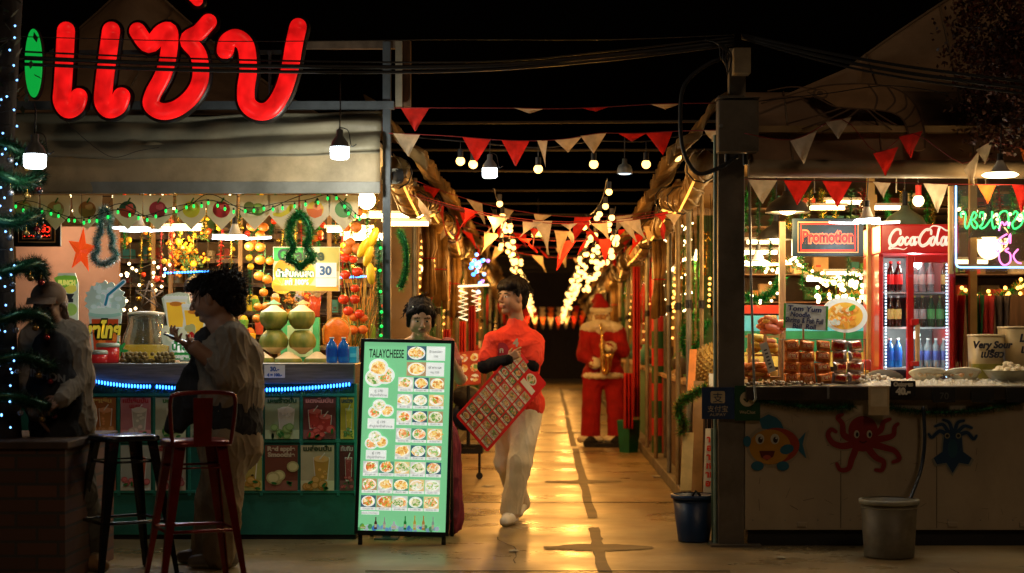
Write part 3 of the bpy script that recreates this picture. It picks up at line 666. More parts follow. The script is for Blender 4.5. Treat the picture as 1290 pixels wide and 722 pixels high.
# orange juice sign
oj = thing('orange_juice_sign', 'orange juice sign with green corner and a 30 price card', 'sign', P(386, 366, 11.6)); fr = FR(P(344, 367, 11.6)); k = 11.6 / F0; w, h = 84 * k, 56 * k
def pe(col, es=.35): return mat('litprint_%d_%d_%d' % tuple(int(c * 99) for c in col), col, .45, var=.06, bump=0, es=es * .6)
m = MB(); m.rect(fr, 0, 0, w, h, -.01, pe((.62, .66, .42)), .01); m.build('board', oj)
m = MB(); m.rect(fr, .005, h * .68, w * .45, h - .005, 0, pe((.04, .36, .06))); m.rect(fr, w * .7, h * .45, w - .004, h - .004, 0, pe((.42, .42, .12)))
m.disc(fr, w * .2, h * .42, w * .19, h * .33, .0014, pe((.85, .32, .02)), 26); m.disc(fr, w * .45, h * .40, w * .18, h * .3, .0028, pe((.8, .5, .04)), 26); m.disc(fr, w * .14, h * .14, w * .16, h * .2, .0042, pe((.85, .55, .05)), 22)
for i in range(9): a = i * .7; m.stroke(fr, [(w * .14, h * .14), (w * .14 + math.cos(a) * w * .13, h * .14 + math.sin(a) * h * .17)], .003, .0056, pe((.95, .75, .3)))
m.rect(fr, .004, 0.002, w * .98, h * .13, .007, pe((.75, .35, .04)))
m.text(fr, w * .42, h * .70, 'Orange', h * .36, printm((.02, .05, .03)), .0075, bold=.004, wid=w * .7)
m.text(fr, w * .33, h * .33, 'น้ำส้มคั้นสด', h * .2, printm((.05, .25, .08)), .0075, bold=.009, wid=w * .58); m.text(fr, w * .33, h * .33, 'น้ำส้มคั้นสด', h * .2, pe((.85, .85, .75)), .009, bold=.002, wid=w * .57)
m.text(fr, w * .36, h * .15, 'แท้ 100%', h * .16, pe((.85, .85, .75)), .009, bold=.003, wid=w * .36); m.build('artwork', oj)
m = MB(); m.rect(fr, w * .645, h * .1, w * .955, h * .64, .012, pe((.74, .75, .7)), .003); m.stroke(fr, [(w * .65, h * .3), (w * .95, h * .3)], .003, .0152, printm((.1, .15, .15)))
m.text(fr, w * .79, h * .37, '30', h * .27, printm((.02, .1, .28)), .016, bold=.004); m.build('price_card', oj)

# hanging plastic fruit
def fruit_string(pts_, mf, name, label, r=.034, leaf=True, d=11.55, group=None):
    t = thing(name, label, 'decoration', P(*pts_[0], d), group); a = P(*pts_[0], d); b = P(*pts_[-1], d)
    m = MB(); m.tube([a + ZU * .12] + [P(*q, d + .02) for q in pts_] + [b - ZU * .03], .004, mat('green_stem', (.12, .25, .05), .6)); m.build('stem', t)
    for i, q in enumerate(pts_):
        for s_ in ((-1, 1) if i % 3 != 2 else (0,)):
            c = P(*q, d) + Vector((s_ * .032 + R.uniform(-.008, .008), R.uniform(-.02, .01), R.uniform(-.014, .014))); rr = r * R.uniform(.85, 1.12)
            m = MB(); m.sph(c, (rr, rr, rr * .88), mf, 14, 9); f_ = m.build('fruit', t)
            if leaf:
                m = MB()
                for j in range(5):
                    an = j * 1.26 + i; e_ = c + Vector((math.cos(an) * .02, math.sin(an) * .02, rr * .9)); m.add([c + ZU * rr * .86, e_ + Vector((0, 0, .004)), c + Vector((math.cos(an + .4) * .01, math.sin(an + .4) * .01, rr + .006))], [(0, 1, 2)], mat('leaf_green', (.06, .25, .03), .5))
                m.build('calyx', f_)
org_m = mat('orange_peel', (.80, .22, .015), .42, bump=.2, bscale=90); tom_m = mat('tomato_skin', (.70, .05, .012), .25, bump=.02); ban_m = mat('mango_skin', (.85, .52, .02), .4)
fruit_string([(326, 262), (325, 285), (328, 298), (322, 309)], org_m, 'hanging_oranges', 'cluster of oranges hanging left of the tinsel wreath', .036, False)
fruit_string([(334, 330), (331, 350), (334, 367), (332, 384), (330, 400)], org_m, 'hanging_oranges', 'long string of oranges with green stem left of the juice sign')
fruit_string([(446, 270), (443, 287), (440, 304), (445, 315)], mat('brown_peel', (.62, .2, .04), .45), 'hanging_oranges', 'brownish oranges hanging right of the juice sign', .036, False)
fruit_string([(440, 326), (443, 345), (446, 362), (440, 378), (446, 394)], tom_m, 'hanging_tomatoes', 'string of red tomatoes hanging beside the corner post')
fruit_string([(452, 402), (452, 418)], mat('pepper_skin', (.8, .16, .02), .3), 'hanging_tomatoes', 'orange tomato pair above the top of the menu board')
t = thing('hanging_mangoes', 'yellow mangoes hanging right of the tomatoes', 'decoration', P(462, 340, 11.3))
for px, py, a in ((458, 312, .5), (464, 322, .3), (467, 345, -.1), (470, 300, .4)): m = MB(); m.sph(P(px, py, 11.3), (.03, .03, .075), ban_m, 12, 9, Rm=Matrix.Rotation(a, 3, 'Y')); m.build('fruit', t)
m = MB(); m.tube([P(464, 262, 11.3), P(466, 340, 11.3)], .003, cable); m.build('string', t)

# ------------------------------------------------ goods on the counter, on its steel top at 1.12
ZT = 1.121
def standee(name, label, cat, parts_fn, loc): t = thing(name, label, cat, loc); parts_fn(t); return t
# iced tea cup cut-out
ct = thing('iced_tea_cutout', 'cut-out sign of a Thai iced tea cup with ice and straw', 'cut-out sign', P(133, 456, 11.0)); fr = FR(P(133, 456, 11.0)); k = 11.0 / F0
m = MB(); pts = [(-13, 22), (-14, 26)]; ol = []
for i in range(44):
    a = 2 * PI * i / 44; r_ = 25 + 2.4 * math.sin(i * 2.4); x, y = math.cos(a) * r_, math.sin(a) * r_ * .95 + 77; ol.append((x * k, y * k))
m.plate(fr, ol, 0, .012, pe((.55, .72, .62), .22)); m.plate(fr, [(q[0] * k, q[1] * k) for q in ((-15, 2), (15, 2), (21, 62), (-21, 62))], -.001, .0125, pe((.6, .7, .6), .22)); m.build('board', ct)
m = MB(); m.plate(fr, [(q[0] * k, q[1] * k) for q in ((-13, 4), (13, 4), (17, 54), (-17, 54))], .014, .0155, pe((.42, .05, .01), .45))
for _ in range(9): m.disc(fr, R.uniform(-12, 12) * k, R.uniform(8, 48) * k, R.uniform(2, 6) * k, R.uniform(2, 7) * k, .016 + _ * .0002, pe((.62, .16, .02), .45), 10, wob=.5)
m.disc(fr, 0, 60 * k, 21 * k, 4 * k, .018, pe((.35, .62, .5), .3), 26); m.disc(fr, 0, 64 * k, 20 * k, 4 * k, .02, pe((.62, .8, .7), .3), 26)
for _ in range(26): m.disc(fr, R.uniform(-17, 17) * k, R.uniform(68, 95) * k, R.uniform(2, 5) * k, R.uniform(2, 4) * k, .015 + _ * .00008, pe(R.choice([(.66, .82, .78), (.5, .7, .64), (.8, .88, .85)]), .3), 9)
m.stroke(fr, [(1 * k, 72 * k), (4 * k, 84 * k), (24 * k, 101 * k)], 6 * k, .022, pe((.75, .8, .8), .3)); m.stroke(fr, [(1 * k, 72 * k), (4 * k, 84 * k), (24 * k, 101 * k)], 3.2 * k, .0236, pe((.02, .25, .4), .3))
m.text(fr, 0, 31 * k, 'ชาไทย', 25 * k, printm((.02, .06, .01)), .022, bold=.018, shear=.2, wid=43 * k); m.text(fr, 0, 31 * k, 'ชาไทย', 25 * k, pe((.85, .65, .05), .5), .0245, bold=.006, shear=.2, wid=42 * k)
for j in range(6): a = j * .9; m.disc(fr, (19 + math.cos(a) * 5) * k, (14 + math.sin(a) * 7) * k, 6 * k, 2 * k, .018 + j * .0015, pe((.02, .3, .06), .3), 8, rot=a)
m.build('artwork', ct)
# soda cut-out behind the capped man
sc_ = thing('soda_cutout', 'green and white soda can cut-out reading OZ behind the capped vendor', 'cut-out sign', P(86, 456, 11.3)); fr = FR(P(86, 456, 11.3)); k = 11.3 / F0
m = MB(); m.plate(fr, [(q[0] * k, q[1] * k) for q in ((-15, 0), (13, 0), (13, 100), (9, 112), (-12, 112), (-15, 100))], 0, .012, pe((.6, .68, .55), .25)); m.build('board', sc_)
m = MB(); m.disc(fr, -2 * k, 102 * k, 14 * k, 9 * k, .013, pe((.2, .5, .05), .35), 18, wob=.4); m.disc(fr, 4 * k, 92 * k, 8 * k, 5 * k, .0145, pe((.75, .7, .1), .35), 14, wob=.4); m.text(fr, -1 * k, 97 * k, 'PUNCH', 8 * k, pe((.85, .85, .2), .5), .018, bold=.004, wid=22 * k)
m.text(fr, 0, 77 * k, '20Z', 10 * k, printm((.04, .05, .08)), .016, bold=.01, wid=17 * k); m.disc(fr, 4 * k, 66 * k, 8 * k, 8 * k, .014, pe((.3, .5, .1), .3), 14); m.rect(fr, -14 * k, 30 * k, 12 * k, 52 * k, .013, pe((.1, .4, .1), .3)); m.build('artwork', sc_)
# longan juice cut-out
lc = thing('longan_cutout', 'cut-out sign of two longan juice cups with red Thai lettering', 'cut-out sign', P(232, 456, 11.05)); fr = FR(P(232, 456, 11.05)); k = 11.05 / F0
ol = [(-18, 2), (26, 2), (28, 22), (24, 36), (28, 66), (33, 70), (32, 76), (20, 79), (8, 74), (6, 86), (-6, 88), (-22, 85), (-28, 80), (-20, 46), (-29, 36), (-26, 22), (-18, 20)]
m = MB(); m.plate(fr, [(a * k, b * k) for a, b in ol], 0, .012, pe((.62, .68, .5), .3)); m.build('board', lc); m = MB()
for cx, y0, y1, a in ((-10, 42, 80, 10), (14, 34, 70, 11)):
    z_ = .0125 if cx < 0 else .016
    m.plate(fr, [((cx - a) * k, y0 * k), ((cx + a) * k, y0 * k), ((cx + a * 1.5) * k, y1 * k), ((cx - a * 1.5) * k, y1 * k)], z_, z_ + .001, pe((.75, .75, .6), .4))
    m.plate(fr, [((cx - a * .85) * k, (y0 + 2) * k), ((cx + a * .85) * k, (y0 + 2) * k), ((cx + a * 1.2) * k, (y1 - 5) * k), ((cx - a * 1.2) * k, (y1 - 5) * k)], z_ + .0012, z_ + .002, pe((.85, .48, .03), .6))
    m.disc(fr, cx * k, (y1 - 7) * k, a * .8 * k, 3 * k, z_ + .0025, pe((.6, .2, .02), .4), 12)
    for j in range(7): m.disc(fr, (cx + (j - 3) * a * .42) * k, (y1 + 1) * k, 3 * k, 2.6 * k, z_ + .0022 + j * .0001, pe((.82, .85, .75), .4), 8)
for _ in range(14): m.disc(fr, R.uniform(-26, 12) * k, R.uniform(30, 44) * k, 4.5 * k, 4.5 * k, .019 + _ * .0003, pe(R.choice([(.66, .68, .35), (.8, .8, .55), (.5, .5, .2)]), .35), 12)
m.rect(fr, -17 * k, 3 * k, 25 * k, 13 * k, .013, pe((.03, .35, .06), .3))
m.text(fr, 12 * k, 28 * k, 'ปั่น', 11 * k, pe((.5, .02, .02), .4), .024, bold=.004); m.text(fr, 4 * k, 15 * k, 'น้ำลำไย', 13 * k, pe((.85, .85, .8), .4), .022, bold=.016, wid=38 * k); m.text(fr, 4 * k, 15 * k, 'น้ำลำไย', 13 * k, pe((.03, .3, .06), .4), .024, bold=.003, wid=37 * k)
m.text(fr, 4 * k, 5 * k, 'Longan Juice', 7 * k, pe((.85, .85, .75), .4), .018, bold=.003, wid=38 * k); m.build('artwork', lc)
# big glass jar with yellow juice
jr = thing('glass_juice_jar', 'round glass jar a third full of yellow juice', 'jar', P(184, 456, 11.2)); c = P(184, 456, 11.2); c.z = ZT; k = 11.2 / F0
glass = mat('clear_glass', (.85, .92, .88), .05, trans=.92, var=.02, bump=0)
m = MB(); m.lathe([(0, .0), (.12, .0), (.15, .04), (.158, .1), (.145, .17), (.115, .25), (.118, .3), (.122, .31), (.112, .305), (.108, .25), (.138, .17), (.15, .1), (.143, .045), (.115, .008), (0, .008)], c, glass, 28); m.build('jar', jr)
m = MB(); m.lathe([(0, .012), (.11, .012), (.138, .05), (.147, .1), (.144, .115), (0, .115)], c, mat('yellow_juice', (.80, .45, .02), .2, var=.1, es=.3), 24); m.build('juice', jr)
m = MB(); m.lathe([(0, .31), (.118, .31), (.12, .325), (.05, .335), (0, .335)], c, mat('pale_lid', (.5, .45, .35), .4), 24); m.build('lid', jr)
# jam tubs
for i, (px, py0, w_, lab) in enumerate(((136, 0, 14, 'large red tub with pale lid standing by the iced tea cut-out'), (124, 1, 12, 'small red tub with pale lid, front left of the iced tea cut-out'))):
    c = P(px, 456, 10.95 - .06 * py0); c.z = ZT; r_ = w_ * 11 / F0; hh = .10 if i == 0 else .055
    t = thing('red_tub', lab, 'tub', c); m = MB(); m.lathe([(0, 0), (r_ * .9, 0), (r_, .01), (r_, hh), (0, hh)], c, mat('red_jelly', (.5, .02, .02), .25, es=.1), 22); m.build('tub', t)
    m = MB(); m.lathe([(0, hh + .001), (r_ * 1.04, hh + .001), (r_ * 1.04, hh + .022), (r_ * .9, hh + .028), (0, hh + .028)], c, mat('pale_green_lid', (.55, .68, .6), .35), 22); m.build('lid', t)
# longans
lm = mat('longan_skin', (.30, .24, .10), .6, var=.3, scale=30); lg = None; n = 0
for i in range(90):
    x = P(R.uniform(150, 224), 0, 11).x; row = 0 if i < 45 else (1 if i < 72 else 2)
    y = 10.85 + R.uniform(0, .12); z = ZT + .014 + row * .022
    if row and (x < P(165, 0, 11).x): x += .1
    if lg is None:
        b_ = MB(); b_.sph((0, 0, 0), .015, lm, 9, 6); lg = b_.build('longan_fruit', label='brown longan fruit in the heap before the glass jar', cat='fruit', group='longans heaped on the juice counter', origin=(0, 0, 0)); o = lg
    else: o = lg.copy(); COL.objects.link(o)
    o.location = (x, y, z); o.rotation_euler = (R.random() * 3, R.random() * 3, 0); s_ = R.uniform(.85, 1.1); o.scale = (s_, s_, s_)
# coconuts
cg = mat('coconut_green', (.15, .20, .03), .45, scale=9, col2=(.34, .30, .05), bump=.1, stretch=(3, 3, 1)); cw = mat('coconut_cut', (.74, .58, .34), .6, var=.12)
def coconut(px, d, z, up, label, r=.094):
    c = P(px, 0, d); c.z = z; A = Matrix.Identity(3) if up else Matrix.Rotation(PI, 3, 'X')
    t = thing('young_coconut', label, 'coconut', c if up else c - ZU * .15)
    m = MB(); m.lathe([(0, 0), (.05, .002), (r * .86, .035), (r, .07), (r * .98, .10), (r * .9, .118)], c, cg, 24, Rm=A); h_o = m.build('husk', t)
    m = MB(); m.lathe([(r * .9, .118), (r * .5, .142), (.02, .162), (0, .164)], c, cw, 24, Rm=A); m.build('trimmed_top', t); t.rotation_euler = (0, 0, px * 1.7); t.scale = (1 + .05 * math.sin(px * 3), 1 + .05 * math.cos(px), 1 + .03 * math.sin(px))
k = 11.3 / F0
for px, z, up, lab in ((345, ZT + .215, True, 'green coconut with pale cone top, upper left of the stack'), (380, ZT + .215, True, 'green coconut with pale cone top, upper right of the stack'), (345, ZT + .215, False, 'upturned green coconut, middle left of the stack'), (381, ZT + .215, False, 'upturned green coconut, middle right of the stack')): coconut(px, 11.3, z, up, lab)
for px, lab in ((327, 'half hidden coconut cone at the bottom by the woman'), (363, 'coconut with pale cone at the bottom between the upturned ones'), (400, 'coconut with pale cone at the bottom right of the stack')): coconut(px, 11.2, ZT - .09, True, lab)
# halved orange prop
c = P(424, 420, 11.35); om = thing('giant_orange_half', 'large halved papaya orange prop standing above the water bottles', 'prop', c - ZU * .11); m = MB(); fr = FR(c)
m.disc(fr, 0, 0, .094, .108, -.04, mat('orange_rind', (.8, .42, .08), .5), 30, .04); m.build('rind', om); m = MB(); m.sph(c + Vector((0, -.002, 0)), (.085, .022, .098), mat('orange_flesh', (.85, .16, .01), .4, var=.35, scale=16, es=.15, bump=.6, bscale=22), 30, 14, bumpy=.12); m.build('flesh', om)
m = MB(); m.bb(P(409, 438, 11.4), P(447, 441, 11.2), wood); m.bb(P(410, 457, 11.4), P(412, 441, 11.38), wood); m.bb(P(444, 457, 11.4), P(446, 441, 11.38), wood); m.build('small_shelf', label='little wooden shelf under the halved fruit prop', cat='shelf')
# water bottles
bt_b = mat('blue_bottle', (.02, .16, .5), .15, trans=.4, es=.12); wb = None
def bottle_parts(c, r, h, mb, ml, mc, name, label, cat, group, mat_neck=None):
    t = thing(name, label, cat, c, group)
    m = MB(); m.lathe([(0, 0), (r * .9, 0), (r, .012), (r, h * .62), (r * .8, h * .74), (r * .38, h * .86), (r * .36, h * .93), (0, h * .93)], c, mb, 14); m.build('glass' if h > .24 else 'bottle', t)
    m = MB(); m.lathe([(r * 1.02, h * .25), (r * 1.03, h * .26), (r * 1.03, h * .56), (r * 1.02, h * .57)], c, ml, 14); m.build('label_wrap', t)
    m = MB(); m.lathe([(0, h * .93), (r * .42, h * .93), (r * .42, h), (0, h)], c, mc, 12); m.build('cap', t); return t
c = P(418, 457, 10.95); c.z = ZT
bottle_parts(c, .036, .165, bt_b, mat('dark_blue_label', (.01, .07, .35), .4, es=.15), whitepl, 'water_bottle', 'small blue water bottle under the halved fruit, next to the stack of coconuts', 'bottle', None)
c = P(433, 457, 10.95); c.z = ZT; bottle_parts(c, .036, .165, bt_b, MATS['dark_blue_label'], whitepl, 'water_bottle', 'small blue water bottle under the halved fruit, next to the blue carton', 'bottle', None)
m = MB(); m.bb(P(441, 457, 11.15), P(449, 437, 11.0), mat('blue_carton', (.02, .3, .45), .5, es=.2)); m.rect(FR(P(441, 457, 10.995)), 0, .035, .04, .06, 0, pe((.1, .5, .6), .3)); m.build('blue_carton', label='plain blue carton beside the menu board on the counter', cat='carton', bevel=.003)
# shelf with drink glass and paper parasols behind the coconuts
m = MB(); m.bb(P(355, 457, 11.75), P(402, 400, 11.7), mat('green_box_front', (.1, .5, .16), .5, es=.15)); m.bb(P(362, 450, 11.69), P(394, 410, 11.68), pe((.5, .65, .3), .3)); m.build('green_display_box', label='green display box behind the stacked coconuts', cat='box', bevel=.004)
dg_ = thing('smoothie_glass', 'glass of red drink topped with fruit behind the coconuts', 'drink', P(397, 400, 11.72)); c = P(397, 399, 11.72)
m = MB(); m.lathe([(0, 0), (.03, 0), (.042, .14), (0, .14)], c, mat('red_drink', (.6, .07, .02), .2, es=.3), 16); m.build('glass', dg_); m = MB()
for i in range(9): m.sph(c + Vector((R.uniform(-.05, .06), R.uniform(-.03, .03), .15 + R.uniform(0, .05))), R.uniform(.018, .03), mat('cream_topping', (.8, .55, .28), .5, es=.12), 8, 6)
m.build('topping', dg_)
for px, lab in ((345, 'mint green paper parasol over the upper left coconut'), (382, 'yellow paper parasol by the smoothie glass')):
    c = P(px, 383, 11.5); m = MB(); m.lathe([(0, .03), (.05, .0), (.052, -.002)], c, mat('parasol_%d' % px, (.3, .6, .3) if px < 360 else (.7, .6, .25), .6, transl=.4), 12, smooth=False); m.cyl(c + ZU * .03, P(px, 398, 11.5), .0015, wood, n=5); m.build('paper_parasol', label=lab, cat='parasol')
# yellow flowers and dried grasses at the back
def bouquet(px, py, d, w, h, n, ms, label, name='flower_bunch', seed=1, r=.02):
    g_ = random.Random(seed); t = thing(name, label, 'flowers', P(px, py + h, d)); m = MB()
    for i in range(n):
        c = P(px + g_.gauss(0, w / 2.2), py + g_.gauss(0, h / 2.2), d + g_.uniform(-.08, .08)); mm = g_.choice(ms)
        for j in range(4): m.sph(c + Vector((g_.uniform(-1, 1), g_.uniform(-1, 1), g_.uniform(-1, 1))) * r, r * .6, mm, 6, 4)
    m.build('blossoms', t); m = MB()
    for i in range(10): m.cyl(P(px + g_.gauss(0, w / 5), py + h * .9, d), P(px + g_.gauss(0, w / 3), py, d), .003, mat('green_stem', (.1, .2, .05)), n=4)
    m.build('stems', t)
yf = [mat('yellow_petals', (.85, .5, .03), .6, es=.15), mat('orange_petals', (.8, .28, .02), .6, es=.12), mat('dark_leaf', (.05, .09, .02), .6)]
bouquet(235, 322, 12.6, 26, 22, 46, yf, 'bunch of yellow flowers at the back behind the curly haired woman', seed=3)
bouquet(372, 385, 12.2, 24, 20, 60, [mat('dried_flowers', (.35, .2, .05), .7), yf[1], yf[2]], 'dried brown flower bunch behind the coconut stack', seed=4, r=.014)
sg_ = thing('dried_grass_bundle', 'bundle of tall dried golden grasses beside the corner post', 'decoration', P(462, 430, 11.7)); m = MB()
for i in range(70):
    a = P(452 + R.uniform(-10, 14), 440, 11.7 + R.uniform(-.05, .1)); b = P(455 + R.uniform(-26, 24), R.uniform(330, 400), 11.7 + R.uniform(-.1, .1)); m.tube([a, a.lerp(b, .5) + Vector((R.uniform(-.02, .02), 0, 0)), b], [.003, .003, .001], R.choice([mat('straw', (.6, .42, .12), .6), mat('olive_leaf', (.16, .2, .04), .5), yf[1]]), 4)
m.build('stalks', sg_)
# more background: boxes, straws, star and blue strips
fillm = [mat('carton_brown', (.42, .27, .13), .7), mat('goods_cream', (.6, .5, .32), .6), mat('goods_orange', (.65, .25, .04), .5), mat('goods_dark', (.06, .05, .04), .6), mat('goods_green', (.1, .25, .06), .5), mat('goods_red', (.5, .05, .03), .5), mat('goods_teal', (.04, .2, .2), .5)]
for i in range(58):
    px = R.uniform(140, 480); py = R.choice([300, 330, 360, 395, 425, 450]) + R.uniform(-3, 3); w_, h_ = R.uniform(6, 18), R.uniform(8, 24); d = R.uniform(12.95, 13.4)
    m = MB(); m.bb(P(px, py, d), P(px + w_, py - h_, d + .12), R.choice(fillm)); m.rect(FR(P(px, py, d - .002)), w_ * .001, h_ * .002, w_ * .0035, h_ * .003, 0, R.choice(fillm))
    m.build('goods_box', label='small packed box on the back shelves of the juice stall', cat='box', group='boxes on the juice stall back shelves', bevel=.003)
for py in (300, 330, 360, 395, 425, 451): m = MB(); m.bb(P(140, py + 1.5, 12.93), P(482, py, 13.5), darkwood); m.build('back_shelf', label='wooden shelf board at the back of the juice stall', cat='shelf', group='shelf boards at the back of the juice stall')
for a, b, lab in (((208, 344), (262, 342), 'blue light strip behind the curly haired woman'), ((422, 350), (466, 348), 'blue light strip behind the tomato string')):
    m = MB(); n = 16
    for i in range(n): m.sph(P(a[0], a[1], 12.5).lerp(P(b[0], b[1], 12.5), i / (n - 1)), .008, led_b, 6, 4)
    m.tube([P(*a, 12.51), P(*b, 12.51)], .006, mat('clear_blue_tube', (.02, .1, .35))); m.build('blue_light_strip', label=lab, cat='light strip')
fl = thing('fairy_light_curtain', 'warm fairy lights scattered round the twig star beside the glass jar', 'string lights', P(190, 440, 12)); pts = [P(R.uniform(150, 215), R.uniform(330, 395), 12 + R.uniform(0, .3)) for _ in range(26)]
m = MB(); m.tube(pts, .0015, cable, 4); m.build('cord', fl)
for p in pts: m = MB(); m.sph(p, .011, led_warm, 6, 5); m.build('bulb', fl)
fl = thing('fairy_light_curtain', 'warm fairy lights tangled above the fruit pennants by the round lamp', 'string lights', P(400, 245, 12)); pts = [P(60 + i * 8.5 + R.uniform(-4, 4), 250 + R.uniform(-4, 16), 12.2 + R.uniform(0, .5)) for i in range(48)]
m = MB(); m.tube(pts, .0015, cable, 4); m.build('cord', fl)
for p in pts: m = MB(); m.sph(p, .010, led_warm, 6, 5); m.build('bulb', fl)
st = thing('twig_star', 'rustic twig star hanging behind the glass juice jar', 'decoration', P(186, 385, 11.9)); m = MB(); c = P(188, 372, 11.9)
for i in range(5): a, b = 4 * PI * i / 5, 4 * PI * (i + 1) / 5; m.tube([c + Vector((math.sin(a), 0, math.cos(a))) * .1, c + Vector((math.sin(b), .01, math.cos(b))) * .1], .006, darkwood, 6)
m.build('twigs', st)

# dense hanging greenery, beads and small lights across the back
gk = random.Random(77)
for i in range(26):
    px = 150 + i * 12.8 + gk.uniform(-5, 5); d = gk.uniform(11.9, 12.7); a = P(px, 245, d); L_ = gk.uniform(.25, .8); b = a - ZU * L_ + Vector((gk.uniform(-.04, .04), 0, 0)); mm = gk.choice([green_t, gold_t, dgreen_t, red_t, gold_t]); m = MB(); m.tube([a, a.lerp(b, .5), b], .004, mm, 5); m.tinsel([a, b], .035, [mm, dgreen_t], 420, .003, i)
    for j in range(4): m.sph(a.lerp(b, gk.random()) + Vector((gk.uniform(-.03, .03), -.03, 0)), gk.uniform(.012, .026), gk.choice([org_m, tom_m, ban_m, gold_t, MATS['mango_skin']]), 8, 6)
    m.build('hanging_decoration', label='short hanging garland with small baubles at the back of the juice stall', cat='decoration', group='hanging garlands at the back of the juice stall')
for i in range(20):
    px = gk.uniform(290, 474); py = gk.choice([392, 420, 436]) + gk.uniform(-2, 2); d = gk.uniform(11.95, 12.3); c = P(px, py, d); h_ = gk.uniform(.07, .13); r_ = gk.uniform(.025, .045); m = MB(); m.lathe([(0, 0), (r_ * .75, 0), (r_, h_), (r_ * 1.05, h_ + .005), (0, h_ + .006)], c, gk.choice([mat('orange_drink', (.8, .3, .03), .2, es=.1), mat('green_drink', (.2, .4, .05), .2, es=.08), MATS['red_drink'], MATS['yellow_juice'], whitepl]), 14); m.sph(c + ZU * (h_ + .01), r_ * .8, gk.choice([org_m, MATS['cream_topping'], ban_m, mat('lime_skin', (.15, .35, .03), .4)]), 9, 6)
    m.build('drink_cup', label='small cup of bright drink on the shelves behind the coconuts', cat='drink', group='drink cups on the shelves behind the coconuts')
for px, py, d in ((358, 420, 11.95), (330, 438, 12.1)): m = MB(); m.bb((P(290, 0, 11.9).x, 11.9, P(0, py + 18, 11.95).z), (P(478, 0, 11.9).x, 12.4, P(0, py + 16, 11.95).z), wood); m.build('back_shelf', label='wooden shelf board at the back of the juice stall', cat='shelf', group='shelf boards at the back of the juice stall')
# ================================================================= right seafood stall
RD = 10.5; kr = RD / F0
mpost = mat('weathered_post', (.13, .11, .085), .55, .15, dirt=.45, scale=4)
pt = thing('utility_post', 'thick square steel post at the alley mouth with a box and cables on it', 'post', P(921, 688, RD))
m = MB(); m.bb((P(905, 0, RD).x, RD, 0), (P(938, 0, RD).x, RD + .16, P(0, 120, RD).z), mpost); m.build('column', pt, bevel=.004)
m = MB(); m.bb((P(919, 0, RD).x, RD + .02, P(0, 190, RD).z), (P(940, 0, RD).x, RD + .12, P(0, 60, RD).z), mat('concrete_upper_post', (.24, .19, .13), .7, dirt=.4)); m.build('upper_post', pt, bevel=.004)
m = MB(); m.bb((P(895, 0, RD).x, RD - .06, 0), (P(958, 0, RD).x, RD + .2, .014), mpost); m.build('base_plate', pt)
m = MB(); m.cyl(P(901, 170, RD + .05), P(901, 686, RD + .05), .012, mat('pvc_pipe', (.2, .3, .25), .4), n=10); m.cyl(P(900, 540, RD + .1), P(901, 686, RD + .1), .024, mat('green_hose', (.04, .09, .06), .5), n=10); m.build('conduit', pt)
bx = thing('meter_box', 'grey electrical box fixed to the thick post under the cables', 'electrical box', P(929, 195, RD)); gb = mat('grey_box_paint', (.15, .13, .10), .5, dirt=.35, scale=5)
m = MB(); m.bb(P(902, 194, RD - .01), P(956, 125, RD - .16), gb); m.build('case', bx, bevel=.006); m = MB(); m.bb(P(900, 127, RD), P(958, 123, RD - .18), gb); m.build('lid', bx, bevel=.002)
for gx, gy in ((916, 204), (939, 208)): m = MB(); m.cyl(P(gx, 194, RD - .08), P(gx, gy, RD - .08), .017, cable); m.build('cable_gland', bx)
m = MB(); fr = FR(P(905, 192, RD - .162)); m.rect(fr, .005, .005, .23, .315, 0, gb, .004); m.cyl(fr.at(.015, .16, 0), fr.at(.015, .16, .012), .012, steel); m.build('door', bx, bevel=.002)
cbm = MB(); cbm.bb(P(922, 96, RD), P(946, 60, RD - .13), mat('yellow_grey_box', (.27, .22, .14), .6)); cbm.build('cable_bracket', label='small tan bracket box near the top of the thick post', cat='bracket', bevel=.003)

rc = thing('seafood_counter', 'beige seafood counter with sea animal stickers on its front', 'counter', P(1110, 690, RD))
x0, x1 = P(938, 0, RD).x + .003, P(1420, 0, RD).x
cream = mat('cream_panel', (.34, .28, .19), .5, dirt=.28, scale=1.4, var=.1, stretch=(1.5, 1.5, .8))
m = MB(); m.bb((x0, RD, .10), (x1, RD + .7, .90), cream)
for px in (1010, 1105, 1200, 1290): m.bb((P(px - 6, 0, RD).x, RD - .012, .12), (P(px + 6, 0, RD).x, RD - .001, .15), cream)
m.build('front_panel', rc, bevel=.003)
m = MB(); m.bb((x0 + .02, RD + .04, 0), (x1, RD + .66, .098), blackrub); m.build('plinth', rc)
m = MB(); m.bb((x0, RD - .05, .902), (x1, RD + .72, .985), mat('dark_steel_edge', (.06, .05, .04), .35, .5, dirt=.3)); m.build('countertop', rc, bevel=.005)
m = MB()
for px in (1040, 1180): m.bb((P(px, 0, RD).x, RD - .056, .91), (P(px + 3, 0, RD).x, RD - .051, .98), steel)
m.build('trim', rc)

